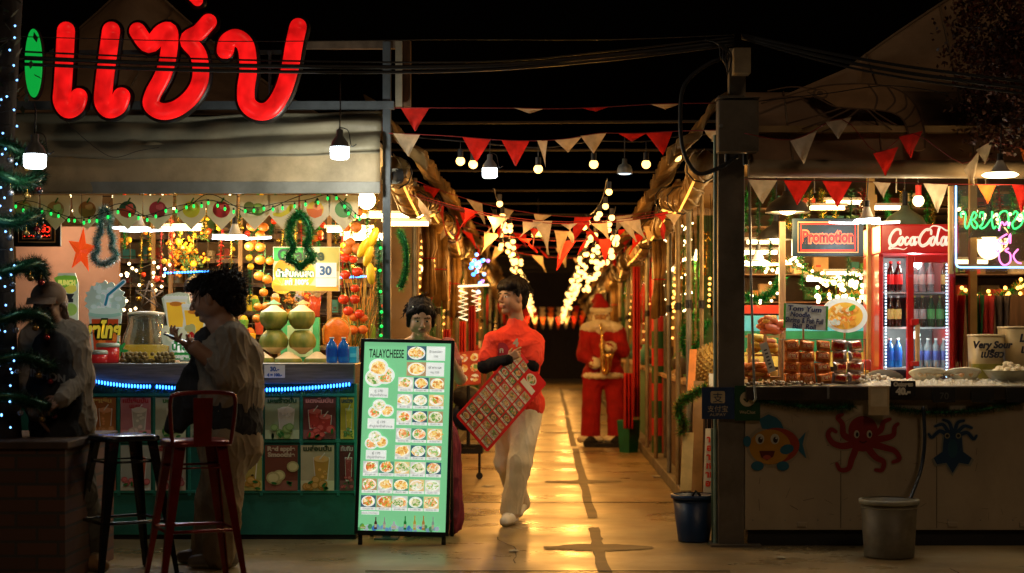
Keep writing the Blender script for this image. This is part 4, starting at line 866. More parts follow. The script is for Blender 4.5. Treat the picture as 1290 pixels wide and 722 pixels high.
def sticker(name, label, px, py, fn):
    t = thing(name, label, 'sticker', P(px, py, RD)); fr = FR(P(px, py, RD - .0025)); m = MB(); fn(m, fr, RD / F0); m.build('artwork', t)
def smooth2(pts, n=6): return [(p.x, p.y) for p in bez([Vector((a, b, 0)) for a, b in pts], n)]
def ps(c): return printm(tuple(x * .6 for x in c))
def fish(m, fr, k):
    S = lambda q: [(a * k, b * k) for a, b in q]
    W = ps((.42, .36, .24)); B = (.02, .16, .26)
    tail = [(24, 2), (34, 10), (41, 18), (37, 2), (42, -16), (34, -8)]; top = [(-14, 22), (-18, 34), (-6, 40), (4, 36), (10, 30), (14, 20)]
    m.disc(fr, 0, 0, 34 * k, 27 * k, 0, W, 32); m.plate(fr, S([(a * 1.1, b * 1.15) for a, b in tail]), .0002, .0012, W); m.plate(fr, S([(a * 1.1, b * 1.08) for a, b in top]), .0001, .0011, W)
    m.plate(fr, S(tail), .002, .003, ps(B)); m.plate(fr, S(top), .002, .003, ps(B))
    m.disc(fr, 4 * k, 1 * k, 29 * k, 22 * k, .0034, ps((.45, .05, .01)), 32); m.disc(fr, -4 * k, -1 * k, 26 * k, 22 * k, .005, ps((.62, .30, .02)), 32)
    m.disc(fr, 17 * k, -4 * k, 9 * k, 6 * k, .0066, ps(B), 14, rot=.3); m.disc(fr, -33 * k, 6 * k, 5 * k, 7 * k, .0066, ps(B), 14); m.disc(fr, -20 * k, -25 * k, 8 * k, 6 * k, .0066, ps(B), 14); m.disc(fr, 12 * k, -25 * k, 8 * k, 6 * k, .0066, ps(B), 14)
    for e in (-17, 2):
        m.disc(fr, e * k, 9 * k, 5.6 * k, 6.6 * k, .0082, ps((.7, .66, .5)), 18); m.disc(fr, (e + .6) * k, 8 * k, 3 * k, 4 * k, .0096, ps((.02, .01, .01)), 14); m.disc(fr, (e + 1.6) * k, 10 * k, 1.2 * k, 1.2 * k, .011, ps((.8, .8, .7)), 8)
    m.plate(fr, S([(-18, -6), (2, -6), (0, -13), (-8, -18), (-15, -14)]), .0082, .0092, ps((.12, .008, .008))); m.disc(fr, -8 * k, -14 * k, 5 * k, 3 * k, .0096, ps((.5, .08, .05)), 12)
sticker('fish_sticker', 'orange smiling fish sticker with blue fins on the seafood counter', 974, 562, fish)
def octo(m, fr, k):
    W = ps((.42, .36, .24)); C = ps((.33, .015, .012)); arms = [[(-14, -4), (-26, -6), (-38, -2), (-44, 8), (-40, 15), (-34, 12)], [(-12, 2), (-24, 8), (-26, 22), (-32, 30), (-26, 34)], [(-8, -8), (-14, -22), (-18, -34), (-28, -36), (-33, -28)], [(6, -8), (16, -20), (26, -26), (24, -36), (16, -36)], [(14, -4), (28, -8), (40, -12), (46, -22), (38, -26)], [(14, 2), (28, 4), (38, 8), (40, 18), (44, 22)], [(10, 8), (22, 14), (26, 24), (34, 28)]]
    for z_, w_, mm in ((0, 12, W), (.002, 8, C)):
        for i, a in enumerate(arms): m.stroke(fr, [(p[0] * k, p[1] * k) for p in smooth2(a, 5)], w_ * k, z_ + i * .0002, mm, tip=(1.15, .55))
    m.disc(fr, 0, 14 * k, 22 * k, 21 * k, .0018, W, 28); m.disc(fr, 0, 14 * k, 18.5 * k, 18 * k, .004, C, 28); m.disc(fr, 0, -2 * k, 15 * k, 11 * k, .0042, C, 20)
    for e in (-8, 8): m.disc(fr, e * k, 9 * k, 3.4 * k, 5 * k, .0058, ps((.7, .66, .5)), 16); m.disc(fr, (e + .5) * k, 8.6 * k, 1.8 * k, 3 * k, .0072, ps((.01, .01, .01)), 12)
    m.stroke(fr, [(-4 * k, 0), (0, -2 * k), (4 * k, 0)], 1.6 * k, .0058, ps((.05, .0, .0)))
sticker('octopus_sticker', 'red octopus sticker in the middle of the seafood counter', 1087, 556, octo)
def squid(m, fr, k):
    W = printm((.2, .2, .16)); C = ps((.008, .055, .15))
    for z_, w_, mm, s_ in ((0, 8, W, 1.12), (.002, 5, C, 1)):
        for i, a in enumerate(([(-6, 14), (-16, 20), (-26, 12), (-30, 16)], [(-4, 16), (-12, 28), (-22, 26)], [(0, 16), (-4, 30), (-12, 34)], [(2, 16), (6, 30), (14, 33)], [(4, 16), (14, 26), (24, 24)], [(6, 14), (18, 18), (26, 10), (30, 14)])): m.stroke(fr, [(p[0] * k, p[1] * k) for p in smooth2(a, 5)], w_ * k, z_ + i * .0002, mm, tip=(1.1, .6))
        m.plate(fr, [(a * k * s_, b * k * s_) for a, b in ((-11, 16), (11, 16), (13, -6), (24, -14), (20, -22), (8, -20), (0, -33), (-8, -20), (-20, -22), (-24, -14), (-13, -6))], z_ + .0014, z_ + .0024, mm)
    for e in (-7, 7): m.disc(fr, e * k, 14 * k, 3.4 * k, 3.6 * k, .006, ps((.4, .36, .2)), 14); m.disc(fr, e * k, 14 * k, 2 * k, 2 * k, .0074, ps((.01, .01, .01)), 10)
    m.disc(fr, 0, -2 * k, 6 * k, 12 * k, .0046, ps((.015, .1, .16)), 18)
sticker('squid_sticker', 'dark blue squid sticker at the right end of the seafood counter', 1200, 563, squid)
# garland on the counter front
for a, b, s_, lab, sd in (((945, 500), (1075, 512), .03, 'dark tinsel garland on the seafood counter between the payment signs and the card', 5), ((1115, 512), (1285, 506), .05, 'dark tinsel garland sagging over the octopus and squid stickers', 6)):
    pts = sag(P(*a, RD - .03), P(*b, RD - .03), s_, 20); m = MB(); m.tube(pts, .006, dgreen_t, 5); m.tinsel(pts, .042, [dgreen_t, mat('deep_green_tinsel', (.006, .035, .015), .4, .4, bump=0)], 1900, .003, sd); m.build('counter_garland', label=lab, cat='garland')
m = MB(); m.tube(bez([P(1163, 512, RD - .06), P(1165, 555, RD - .07), P(1160, 592, RD - .09), P(1148, 625, 10.2), P(1140, 640, 10.15)]), .011, mat('blue_black_hose', (.01, .018, .03), .45), 8); m.build('drain_hose', label='dark hose running down the counter front into the grey bucket', cat='hose')
# payment signs, cards
fr = FR(P(884, 528, RD - .02)); w, h = 41 * kr, 40 * kr; m = MB(); m.rect(fr, 0, 0, w, h, 0, mat('navy_sign', (.015, .04, .11), .4, bump=0), .006)
m.plate(fr, [(w * .3, h * .5), (w * .68, h * .5), (w * .71, h * .54), (w * .71, h * .84), (w * .68, h * .88), (w * .3, h * .88), (w * .27, h * .84), (w * .27, h * .54)], .006, .0072, mat('cream_print', (.5, .42, .26), .5, bump=0))
m.text(fr, w * .49, h * .55, '支', h * .34, MATS['navy_sign'], .008); m.text(fr, w * .49, h * .24, '支付宝', h * .22, MATS['cream_print'], .0065); m.text(fr, w * .49, h * .1, 'ALIPAY', h * .12, MATS['cream_print'], .0065, wid=w * .5)
m.build('payment_sign', label='navy payment sign with a pale emblem and Chinese lettering on the thick post', cat='sign')
fr = FR(P(925.5, 530, RD - .02)); w, h = 32 * kr, 44 * kr; m = MB(); m.rect(fr, 0, 0, w, h, 0, mat('dark_green_sign', (.01, .06, .02), .4, bump=0), .006); m.disc(fr, w * .5, h * .62, w * .3, w * .3, .006, MATS['cream_print'], 22)
m.stroke(fr, [(w * .36, h * .62), (w * .47, h * .54), (w * .66, h * .72)], .009, .0075, MATS['dark_green_sign']); m.text(fr, w * .5, h * .2, 'WeChat', h * .13, MATS['cream_print'], .0065); m.build('payment_sign', label='dark green payment sign with a round tick emblem beside the navy one', cat='sign')
fr = FR(P(1094, 523, RD - .075)); w, h = 26 * kr, 36 * kr; m = MB(); m.rect(fr, 0, 0, w, h, 0, mat('tan_card', (.46, .35, .20), .5, bump=0), .004); m.rect(fr, w * .1, h * .3, w * .9, h * .92, .004, mat('pale_card', (.55, .47, .32), .5, bump=0)); m.build('payment_card', label='tan card hanging on the seafood counter edge left of the price board', cat='card')
fr = FR(P(1122, 499, RD - .07)); w, h = 31 * kr, 19 * kr; m = MB(); m.rect(fr, 0, 0, w, h, 0, black, .005); m.text(fr, w * .5, h * .66, 'Octopus', h * .36, mat('chalk', (.7, .68, .6), .7), .006, bold=.003); m.text(fr, w * .5, h * .12, '40.-', h * .6, MATS['chalk'], .006, bold=.004); m.build('price_board', label='small black price board chalked Octopus 40 on the counter edge', cat='price board')
for px, tx, lab in ((1175, '70', 'faint black price board chalked 70 below the foam bowls'), (1224, '', 'blank black price board below the very sour tub'), (1268, '', 'blank black price board at the far right of the seafood counter')):
    fr = FR(P(px, 507, RD - .065)); m = MB(); m.rect(fr, 0, 0, 28 * kr, 19 * kr, 0, black, .005)
    if tx: m.text(fr, 14 * kr, 4 * kr, tx, 12 * kr, mat('dim_chalk', (.1, .1, .09), .7), .006)
    m.build('price_board', label=lab, cat='price board')
# buckets
def bucket(px, py0, d, r0, r1, h, mm, label, rim, name='bucket', liner=False):
    c = P(px, py0, d); c.z = 0; t = thing(name, label, name, c); m = MB(); m.lathe([(0, .004), (r0, .004), (r0, .012), (r1, h), (r1 - .006, h), (r0 - .006, .018), (0, .018)], c, mm, 32); m.build('body', t)
    m = MB(); m.lathe([(r1 - .004, h - .025), (r1 + .01, h - .022), (r1 + .012, h + .002), (r1 - .006, h + .004)], c, rim, 32); m.lathe([(r1 * .96, h * .86), (r1 * .99, h * .865), (r1 * .985, h * .88)], c, rim, 32); m.build('rim', t); return t, c
bucket(1120, 700, 10.0, .145, .165, .335, mat('grey_bucket', (.20, .17, .11), .5, dirt=.5, scale=4, var=.3), 'dirty pale grey bucket at the foot of the seafood counter', mat('grey_bucket_rim', (.3, .29, .22), .5, dirt=.3))
t, c = bucket(874, 685, 10.75, .10, .135, .295, mat('navy_bucket', (.008, .03, .09), .4, var=.2), 'dark blue bin by the thick post at the alley mouth', mat('navy_rim', (.01, .04, .12), .4), 'bin')
m = MB(); m.tube([c + Vector((-.02, -.13, .30)), c + Vector((-.0, -.14, .33)), c + Vector((.03, -.13, .30))], .008, black); m.build('handle', t)

# ------------------------------------------------ roof and tent of the right stall
rr = thing('seafood_stall_roof', 'brown tent roof and lit hem above the seafood stall', 'stall roof', P(1110, 225, RD))
xa, xb = P(942, 0, RD).x, P(1420, 0, RD).x
m = MB(); m.cyl((xa, RD - .03, P(0, 213, RD).z), (xb, RD - .03, P(0, 215, RD).z), .055, mat('rolled_cloth', (.33, .25, .15), .6, scale=3, bump=.5, dirt=.3), n=18); m.build('rolled_hem', rr)
def fr1(u, v):
    X = xa + (xb - xa) * u; return Vector((X, RD + .0 + v * .45 + .05 * noise.noise(Vector((X * 2, v * 3, 1))), 2.36 + .50 * v + .035 * noise.noise(Vector((X * 1.7, v * 5, 4)))))
sheet(fr1, 60, 20, tarpb, 'front_slope', parent=rr)
def fr2(u, v):
    X = P(1035 + 390 * u, 0, RD + .5).x; zl = 2.86 + 1.35 * (u ** .85)
    s_ = P(1040, 0, 11).x; return Vector((X, RD + .5 + v * .6, 2.80 + (max(zl, 2.86) - 2.80) * v))
sheet(fr2, 50, 20, mat('tan_tent_cloth', (.42, .26, .14), .7, scale=2, transl=.1, dirt=.3, bump=.3, bscale=4), 'tent_peak', parent=rr)
def fr3(u, v):
    X = P(935 + 150 * u, 0, RD + .45).x; return Vector((X, RD + .42, 2.70 + .33 * v * u + .02))
sheet(fr3, 20, 8, MATS['tan_tent_cloth'], 'side_flap', parent=rr)
m = MB(); m.bb((xa, RD + .1, 2.56), (xb, RD + 3.1, 2.60), mat('warm_lining', (.34, .23, .11), .7, dirt=.3)); m.build('ceiling_sheet', rr)
# prawn painting on the tent
pf = FR(P(1090, 130, RD + .25), v=(0, .9, 1)); k = (RD + .3) / F0; ink = mat('dark_ink', (.15, .09, .05), .7, bump=0); bodyc = mat('prawn_paint', (.36, .21, .10), .7, var=.15)
m = MB(); S = lambda q: [(a * k, b * k) for a, b in smooth2(q, 5)]
m.plate(pf, S([(-70, 24), (-40, 34), (10, 36), (45, 24), (62, -6), (66, -50), (62, -85), (46, -85), (44, -40), (34, -22), (10, -14), (-30, -10), (-48, 4), (-70, 24)])[:-1], .0, .004, bodyc)
for q in ([(-130, -2), (-70, 24), (-40, 34), (10, 36), (45, 24), (62, -6), (66, -50), (62, -85)], [(-70, 20), (-45, -4), (-30, -10), (10, -14), (34, -22), (44, -40), (46, -85)], [(8, 35), (16, 10), (10, -13)], [(32, 30), (38, 4), (24, -16)], [(52, 16), (50, -8), (34, -22)], [(62, -6), (54, -22), (44, -34)], [(66, -34), (54, -44), (45, -46)], [(65, -60), (54, -66), (46, -66)], [(-30, -10), (-60, -24), (-100, -40)], [(-20, -12), (-50, -32), (-84, -50)], [(-10, -13), (-34, -38), (-60, -56)], [(0, -14), (12, -34), (26, -52)], [(6, -14), (20, -30), (34, -44)], [(-60, 26), (-90, 30), (-120, 22)]): m.stroke(pf, S(q), 2.4 * k, .006, ink)
m.disc(pf, -55 * k, 16 * k, 10 * k, 10 * k, .006, ink, 18); m.disc(pf, -54 * k, 17 * k, 7 * k, 7 * k, .008, bodyc, 16); m.disc(pf, -55 * k, 17 * k, 4 * k, 4 * k, .010, ink, 12); m.build('painted_prawn', rr)
# leafy dark red creeper at the top right
tr = thing('red_leaf_tree', 'dark red leafy tree hanging over the top right of the seafood tent', 'tree', P(1265, 160, 10.3)); m = MB(); lfm = [mat('dark_red_leaf', (.085, .018, .01), .5, var=.4), mat('brown_red_leaf', (.13, .035, .015), .5, var=.4), mat('black_red_leaf', (.04, .012, .01), .5)]
lv = {0: [], 1: [], 2: []}; gq = random.Random(5)
cl = [(gq.gauss(1272, 34), gq.gauss(62, 46), 10.3 + gq.uniform(-.3, .4), gq.uniform(.06, .14)) for _ in range(60)]
for cx, cy, cd, cr_ in cl:
    if cx < 1205 + abs(cy - 60) * .15: continue
    cc = P(cx, cy, cd); kk = gq.randrange(3)
    for _ in range(120):
        p = cc + Vector((gq.gauss(0, 1), gq.gauss(0, 1), gq.gauss(0, 1))) * cr_ * .7; a = Vector((gq.gauss(0, 1), gq.gauss(0, 1), gq.gauss(0, 1))).normalized(); b = a.cross(Vector((gq.gauss(0, 1), gq.gauss(0, 1), 1))).normalized(); lv[kk if gq.random() < .7 else gq.randrange(3)] += [p, p + a * .016 + b * .010, p + a * .036, p + a * .016 - b * .010]
for q in lv: m.add(lv[q], [(4 * i, 4 * i + 1, 4 * i + 2, 4 * i + 3) for i in range(len(lv[q]) // 4)], lfm[q])
m.build('crown', tr); m = MB(); m.tube(bez([P(1330, 250, 10.6), P(1310, 150, 10.5), P(1285, 90, 10.4), P(1262, 40, 10.3)]), [.05] * 6 + [.04] * 6 + [.02] * 7, darkwood, 8)
for i in range(7): m.tube(bez([P(1300, 130 - i * 14, 10.45), P(1268, 110 - i * 16, 10.35), P(1235 + i * 5, 100 - i * 16, 10.3)]), .008, darkwood, 5)
m.build('trunk', tr)
# bunting of the right stall
def bunt(name, label, pts, flags, rope_r=.003):
    """flags: (position along rope 0..1, width, drop, material, twist, lean)"""
    t = thing(name, label, 'bunting', pts[0]); m = MB(); m.tube(pts, rope_r, mat('red_cord', (.25, .02, .02), .7), 5); m.build('cord', t)
    n = len(pts) - 1
    for f_, w_, h_, mm, tw, ln in flags:
        j = min(int(f_ * n), n - 1); p = pts[j].lerp(pts[j + 1], f_ * n - j); d = (pts[j + 1] - pts[j]).normalized(); o = Vector((-d.y, d.x, 0)).normalized()
        nu, nv = 5, 6; vs = []; fs = []
        for v in range(nv + 1):
            for u in range(nu + 1):
                a = (u / nu - .5) * w_ * (1 - v / nv * .97); tt = tw * (v / nv + .35); dd = (d * math.cos(tt) + o * math.sin(tt))
                vs.append(p + dd * a - ZU * (h_ * v / nv) + d * ln * v / nv + o * (.015 * math.sin(u * 1.3 + v + f_ * 30) * v / nv))
        for v in range(nv):
            for u in range(nu): q = v * (nu + 1) + u; fs.append((q, q + 1, q + nu + 2, q + nu + 1))
        m = MB(); m.add(vs, fs, mm, True); m.build('pennant', t)
    return t
def flagsx(ptsrope, lst, d):
    out = []; a, b = ptsrope[0].x, ptsrope[-1].x
    for px, w_, h_, mm, tw, ln in lst: out.append(((P(px, 0, d).x - a) / (b - a), w_ * d / F0, h_ * d / F0, mm, tw, ln * d / F0))
    return out
rp = bez([P(938, 226, 10.40), P(1000, 227, 10.40), P(1090, 229, 10.40), P(1200, 232, 10.40), P(1300, 233, 10.40)], 4)
bunt('pennant_bunting', 'lower row of red and cream pennants along the rolled hem of the seafood stall', rp, flagsx(rp, [(979, 38, 30, flag_w, .1, 0), (1034, 36, 31, flag_r, 0, 0), (1086, 38, 33, flag_r, .15, 0), (1137, 24, 20, flag_w, .5, 2), (1192, 32, 36, flag_w, .2, 3), (1244, 25, 24, flag_o, .2, 1), (1284, 26, 36, flag_r, .2, 0)], 10.4))
rp = bez([P(938, 168, 10.25), P(1000, 176, 10.25), P(1060, 150, 10.25), P(1105, 192, 10.25), P(1150, 168, 10.25), P(1213, 206, 10.25), P(1244, 180, 10.25), P(1300, 190, 10.25)], 4)
bunt('pennant_bunting', 'upper zigzag row of red and cream pennants before the brown tent', rp, flagsx(rp, [(1000, 36, 35, flag_w, .1, 0), (1038, 34, 24, flag_w, .1, 0), (1106, 33, 32, flag_r, 0, 0), (1142, 32, 30, flag_r, .2, 0), (1213, 34, 36, flag_w, .1, 4), (1244, 28, 24, flag_w, .2, 0), (1290, 16, 20, flag_o, .2, 0)], 10.25))
rp = bez([P(497, 136, 10.6), P(620, 136, 10.6), P(700, 137, 10.6), P(760, 135, 10.6), P(830, 131, 10.55), P(905, 130, 10.5)], 4)
bunt('pennant_bunting', 'topmost thin row over the alley with one full red pennant by the corner post', rp, flagsx(rp, [(519, 36, 29, flag_r, 0, 0), (622, 38, 6, flag_w, .1, 0), (727, 34, 5, flag_r, .2, 0), (830, 38, 7, flag_w, .1, 0)], 10.6))
rp = bez([P(490, 168, 10.85), P(560, 171, 10.85), P(640, 177, 10.85), P(705, 176, 10.85), P(755, 168, 10.85), P(800, 168, 10.85), P(860, 165, 10.8), P(925, 164, 10.6)], 4)
bunt('pennant_bunting', 'second row over the alley with two wide red pennants beside the LED bulb', rp, flagsx(rp, [(514, 34, 28, flag_w, .2, 2), (582, 36, 30, flag_r, .1, 0), (621, 35, 32, flag_r, .1, 0), (652, 14, 34, flag_w, 1.0, 4), (686, 34, 17, flag_w, .1, 0), (726, 34, 24, flag_w, .1, 0), (792, 36, 10, flag_r, .1, 0), (829, 34, 29, flag_r, .1, 5), (890, 22, 14, flag_w, .3, 0), (915, 20, 16, flag_r, .8, -6)], 10.85))

# ------------------------------------------------ lamps inside
def dome(px, py, d, r, label, mt=None, lit=True, power=0, col=(1, .7, .32)):
    c = P(px, py, d); t = thing('dome_pendant', label, 'lamp', c); m = MB()
    m.lathe([(r, 0), (r * .97, .02), (r * .8, r * .42), (r * .35, r * .72), (.035, r * .8), (.03, r * .95), (0, r * .97)], c, mt or mat('dark_enamel_shade', (.05, .045, .035), .35, .3), 26)
    m.lathe([(r * .95, .012), (r * .78, r * .38), (r * .33, r * .66), (0, r * .7)], c, mat('pale_shade_inside', (.7, .6, .4), .4), 26); m.build('shade', t)
    m = MB(); m.sph(c + ZU * .03, (r * .45, r * .45, .045), led_warm, 14, 8); m.build('bulb', t)
    m = MB(); m.cyl(c + ZU * r * .95, c + ZU * (r * .95 + .1), .02, blackrub); m.tube([c + ZU * (r + .1), Vector((c.x, c.y, max(2.56, c.z + r + .2)))], .005, cable); m.build('cord', t)
    if power: lamp('dome_light', c - ZU * .07, power, col, .08)
dome(992, 268, 11.1, .145, 'dark dome pendant behind the first cream pennant, upper of the pair', power=9)
dome(978, 302, 11.5, .13, 'dark dome pendant lower left of the promotion sign', power=12)
dome(1140, 285, 11.9, .15, 'pale green dome pendant just above the red drinks fridge', mat('green_enamel_shade', (.16, .24, .17), .35, .2), power=12)
dome(1246, 300, 11.9, .14, 'dark dome pendant seen through the neon lettered pane', power=1.5)
ufo(1092, 281, 10.66, 'cool white folding lamp in front of the promotion sign', power=7, rz=.5)
ufo(955, 334, 11.6, 'warm folding lamp low beside the thick post', mt=led_warm, power=14, col=(1, .72, .34), rz=0.3)
ufo(1260, 223, 10.25, 'flat warm lamp under the rolled hem at the far right', mt=led_warm, power=5, col=(1, .66, .3), wings=0, s=1.3)
c = P(1157, 253, 10.9); m = MB(); m.sph(c, .036, led_warm, 16, 10); m.cyl(c + ZU * .03, c + ZU * .1, .02, mat('red_socket', (.5, .03, .02), .4)); m.tube([c + ZU * .1, c + ZU * .2], .004, cable); m.build('socket_bulb', label='warm bulb in a red socket above the drinks fridge', cat='lamp'); lamp('socket_light', c - ZU * .07, 6, (1, .7, .35), .04)
for px, py in ((955, 318), (965, 305), (1040, 262), (1065, 255), (1110, 262), (1065, 345), (1040, 352), (1220, 330)):
    c = P(px, py, 12.6); t = MB(); t.cyl(c - Vector((.14, 0, 0)), c + Vector((.14, 0, 0)), .015, led_warm, n=10); t.box(c + ZU * .025, (.32, .04, .02), whitepl); t.build('tube_lamp', label='warm tube lamp hanging deep inside the seafood stall', cat='lamp', group='warm tube lamps in the seafood stall')
lamp('tube_light', P(1040, 300, 12.6), 28, (1, .56, .17), .12); lamp('tube_light', P(1250, 300, 12.6), 14, (1, .55, .2), .12); lamp('tube_light', P(960, 330, 12.8), 15, (1, .56, .17), .12)
lamp('counter_light', P(1157, 262, 10.62), 8, (1, .75, .42), .1)
# promotion sign
pm = thing('promotion_sign', 'hanging black panel reading Promotion in orange outlined letters', 'sign', P(1043, 322, 11.3)); fr = FR(P(998, 323, 11.25)); k = 11.25 / F0; w, h = 90 * k, 48 * k
m = MB(); m.rect(fr, 0, 0, w, h, -.03, mat('navy_black_case', (.015, .03, .035), .35), .03); m.build('case', pm, bevel=.004); m = MB()
for o_, mm in ((.08, MATS['led_frame'] if 'led_frame' in MATS else glow('pale_orange_led', (1, .35, .12), 1.6)), (.12, led_r)):
    a0, b0, a1, b1 = w * o_, h * o_ * 1.3, w * (1 - o_), h * (1 - o_ * 1.3); m.tube([fr.at(a0, b0, .004), fr.at(a1, b0, .004), fr.at(a1, b1, .004), fr.at(a0, b1, .004)], .0035, mm, 6, closed=True)
m.text(fr, w * .5, h * .37, 'Promotion', h * .42, led_o, .003, bold=.011, wid=w * .72); m.text(fr, w * .5, h * .37, 'Promotion', h * .42, printm((.03, .02, .02)), .0045, bold=.004, wid=w * .715); m.text(fr, w * .5, h * .37, 'Promotion', h * .42, led_r, .0062, bold=-.003, wid=w * .71); m.build('lettering', pm)
for a in (.1, .9): m = MB(); m.tube([fr.at(w * a, h, -.015), fr.at(w * a, h + .2, -.015)], .002, cable, 4); m.build('wire', pm)
# neon pane
npn = thing('neon_sign', 'clear pane edged in blue neon with green and pink Thai neon lettering', 'neon sign', P(1260, 342, 10.8)); fr = FR(P(1200, 342, 10.8)); k = 10.8 / F0
m = MB(); m.rect(fr, 0, 0, 130 * k, 108 * k, -.008, mat('clear_acrylic', (.9, .95, .92), .05, trans=.95, var=.01, bump=0, ior=1.05), .006); m.build('pane', npn)
m = MB(); m.tube([fr.at(*q, .006) for q in ((4 * k, 108 * k), (4 * k, 10 * k), (5.5 * k, 6.5 * k), (9 * k, 5 * k), (130 * k, 5 * k))], .006, glow('blue_neon', (.25, .5, 1), 3), 8); m.tube([fr.at(1 * k, y * k, .0) for y in (0, 108)], .004, wood); m.build('border_tube', npn)
m = MB(); m.bb(P(1196, 345, 10.82), P(1200, 235, 10.86), mat('pale_wood', (.4, .26, .12), .6)); m.build('frame', npn)
gn = glow('green_neon', (.05, 1, .2), 2.0); pk = glow('pink_neon', (1, .22, .65), 2.2)
def neon(mm, strokes, ox, oy, s):
    m = MB()
    for q in strokes: m.tube([fr.at((ox + a * s) * k, (oy + b * s) * k, .012) for a, b in smooth2(q, 5)], .0055, mm, 7)
    m.build('neon_lettering', npn)
neon(gn, [[(1, 14), (0, 19), (4, 21), (6, 16), (5, 6), (7, 0), (10, 4), (14, 16), (17, 21), (20, 17), (17, 12), (13, 10), (15, 3), (19, 0), (21, 5), (17, 10)],
          [(24, 14), (25, 20), (29, 20), (29, 12), (27, 5), (24, 2), (27, 0), (32, 3), (37, 10), (40, 14), (40, 22), (40, 8), (42, 0), (45, 3)],
          [(48, 0), (50, 10), (48, 15), (52, 21), (58, 22), (61, 16), (61, 0)], [(67, 18), (70, 22), (73, 19), (70, 12), (66, 6), (68, 0), (73, 1), (78, 6), (80, 14), (80, 22)], [(80, 26), (81, 34)]], 10, 54, .98)
neon(pk, [[(0, 1), (1, 8), (4, 12), (7, 8), (10, 12), (12, 7), (14, 12)], [(10, -3), (2, -8), (-1, -13), (4, -15), (10, -14), (14, -3), (14, -15)], [(-4, -22), (-2, -26), (0, -22), (0, -33), (3, -40), (8, -42), (14, -38), (14, -28), (8, -24), (12, -21)], [(24, -22), (18, -30), (22, -38), (28, -40)]], 58, 50, 1)
# ------------------------------------------------ drinks fridge
fd = 11.6; kf = fd / F0; fz = .0; fx0, fx1 = P(1108, 0, fd).x, P(1205, 0, fd).x
fg = thing('drinks_fridge', 'tall red glass door drinks fridge behind the seafood counter', 'fridge', ((fx0 + fx1) / 2, fd, 0)); ztop = P(0, 283, fd).z; zh = P(0, 320, fd).z
m = MB(); m.bb((fx0, fd + .02, 0), (fx0 + .03, fd + .6, zh), redpl); m.bb((fx1 - .04, fd + .02, 0), (fx1, fd + .6, zh), redpl); m.bb((fx0 + .03, fd + .55, .0), (fx1 - .04, fd + .6, zh), mat('fridge_liner', (.12, .13, .14), .4)); m.bb((fx0 + .03, fd + .02, 0), (fx1 - .04, fd + .54, .5), redpl); m.build('cabinet', fg, bevel=.006)
m = MB(); m.bb((fx0 - .005, fd - .06, zh + .002), (fx1 + .005, fd + .6, ztop), mat('red_header', (.5, .01, .012), .3, es=.12, bump=0, var=.05)); m.build('header', fg, bevel=.01)
fr = FR((fx0, fd - .0625, zh)); w, h = fx1 - fx0, ztop - zh; m = MB(); wl = pe((.85, .8, .72), .7)
def brush(q, wd=.085, tip=(.8, 1)): m.stroke(fr, [(a * w, b * h) for a, b in smooth2(q, 5)], h * wd, .001 + .0002 * (len(m.f) % 7), wl, tip=tip)
for ox, sx in ((.09, 1), (.475, 1.08)):
    brush([(ox + .155 * sx, .66), (ox + .15 * sx, .80), (ox + .09 * sx, .80), (ox + .03 * sx, .60), (ox + .015, .38), (ox + .05 * sx, .26), (ox + .11 * sx, .34), (ox + .15 * sx, .50)], .13, (.6, .9))
def ring(x, y, rx, ry): brush([(x + rx * math.cos(a) + .25 * ry * math.sin(a) * .3, y + ry * math.sin(a)) for a in [q * .698 for q in range(10)]], .085, (1, 1))
ring(.255, .42, .026, .13); brush([(.345, .53), (.325, .55), (.305, .44), (.315, .30), (.345, .34), (.365, .42)]); ring(.40, .42, .026, .13); brush([(.435, .56), (.423, .34), (.435, .30), (.452, .38)])
m.stroke(fr, [(w * .455, h * .55), (w * .475, h * .55)], h * .07, .001, wl)
ring(.665, .42, .027, .14); brush([(.70, .42), (.745, .80), (.755, .88), (.738, .80), (.718, .44), (.725, .30), (.75, .36)], .075); ring(.80, .42, .027, .14); brush([(.845, .56), (.832, .34), (.845, .30), (.88, .44)])
brush([(.115, .24), (.10, .16), (.15, .18), (.22, .17), (.29, .14), (.33, .20)], .07, (1, .3)); brush([(.60, .76), (.66, .93), (.76, .90), (.84, .78), (.90, .82), (.94, .90)], .075, (.4, 1))
m.build('lettering', fg)
dr = MB(); dx0 = P(1141, 0, fd).x; zb = .72
for a, b in (((dx0, zb), (dx0 + .045, zh - .01)), ((fx1 - .06, zb), (fx1 - .03, zh - .01)), ((dx0 + .045, zh - .06), (fx1 - .06, zh - .01)), ((dx0 + .045, zb), (fx1 - .06, zb + .05))): dr.bb((a[0], fd - .05, a[1]), (b[0], fd - .005, b[1]), redpl)
dob = dr.build('door', fg, bevel=.004)
m = MB(); m.bb((dx0 + .045, fd - .03, zb + .05), (fx1 - .06, fd - .024, zh - .06), mat('door_glass', (.85, .95, .95), .06, trans=.95, ior=1.05, var=.01, bump=0)); m.build('glass', dob)
m = MB(); m.bb((dx0 + .05, fd - .1, P(0, 455, fd).z), (dx0 + .075, fd - .06, P(0, 408, fd).z), mat('tan_handle', (.45, .3, .15), .4)); m.bb((dx0 + .02, fd - .1, P(0, 410, fd).z), (dx0 + .07, fd - .05, P(0, 402, fd).z), redpl); m.bb((dx0 + .02, fd - .1, P(0, 461, fd).z), (dx0 + .07, fd - .05, P(0, 455, fd).z), redpl); m.build('handle', dob, bevel=.003)
ledw = glow('fridge_led', (.55, .78, 1), 4)
m = MB()
for xx in (fx0 + .045, fx1 - .065):
    for i in range(46): m.box((xx, fd + .01, zb + .05 + i * (zh - .1 - zb) / 46), (.01, .006, .011), ledw)
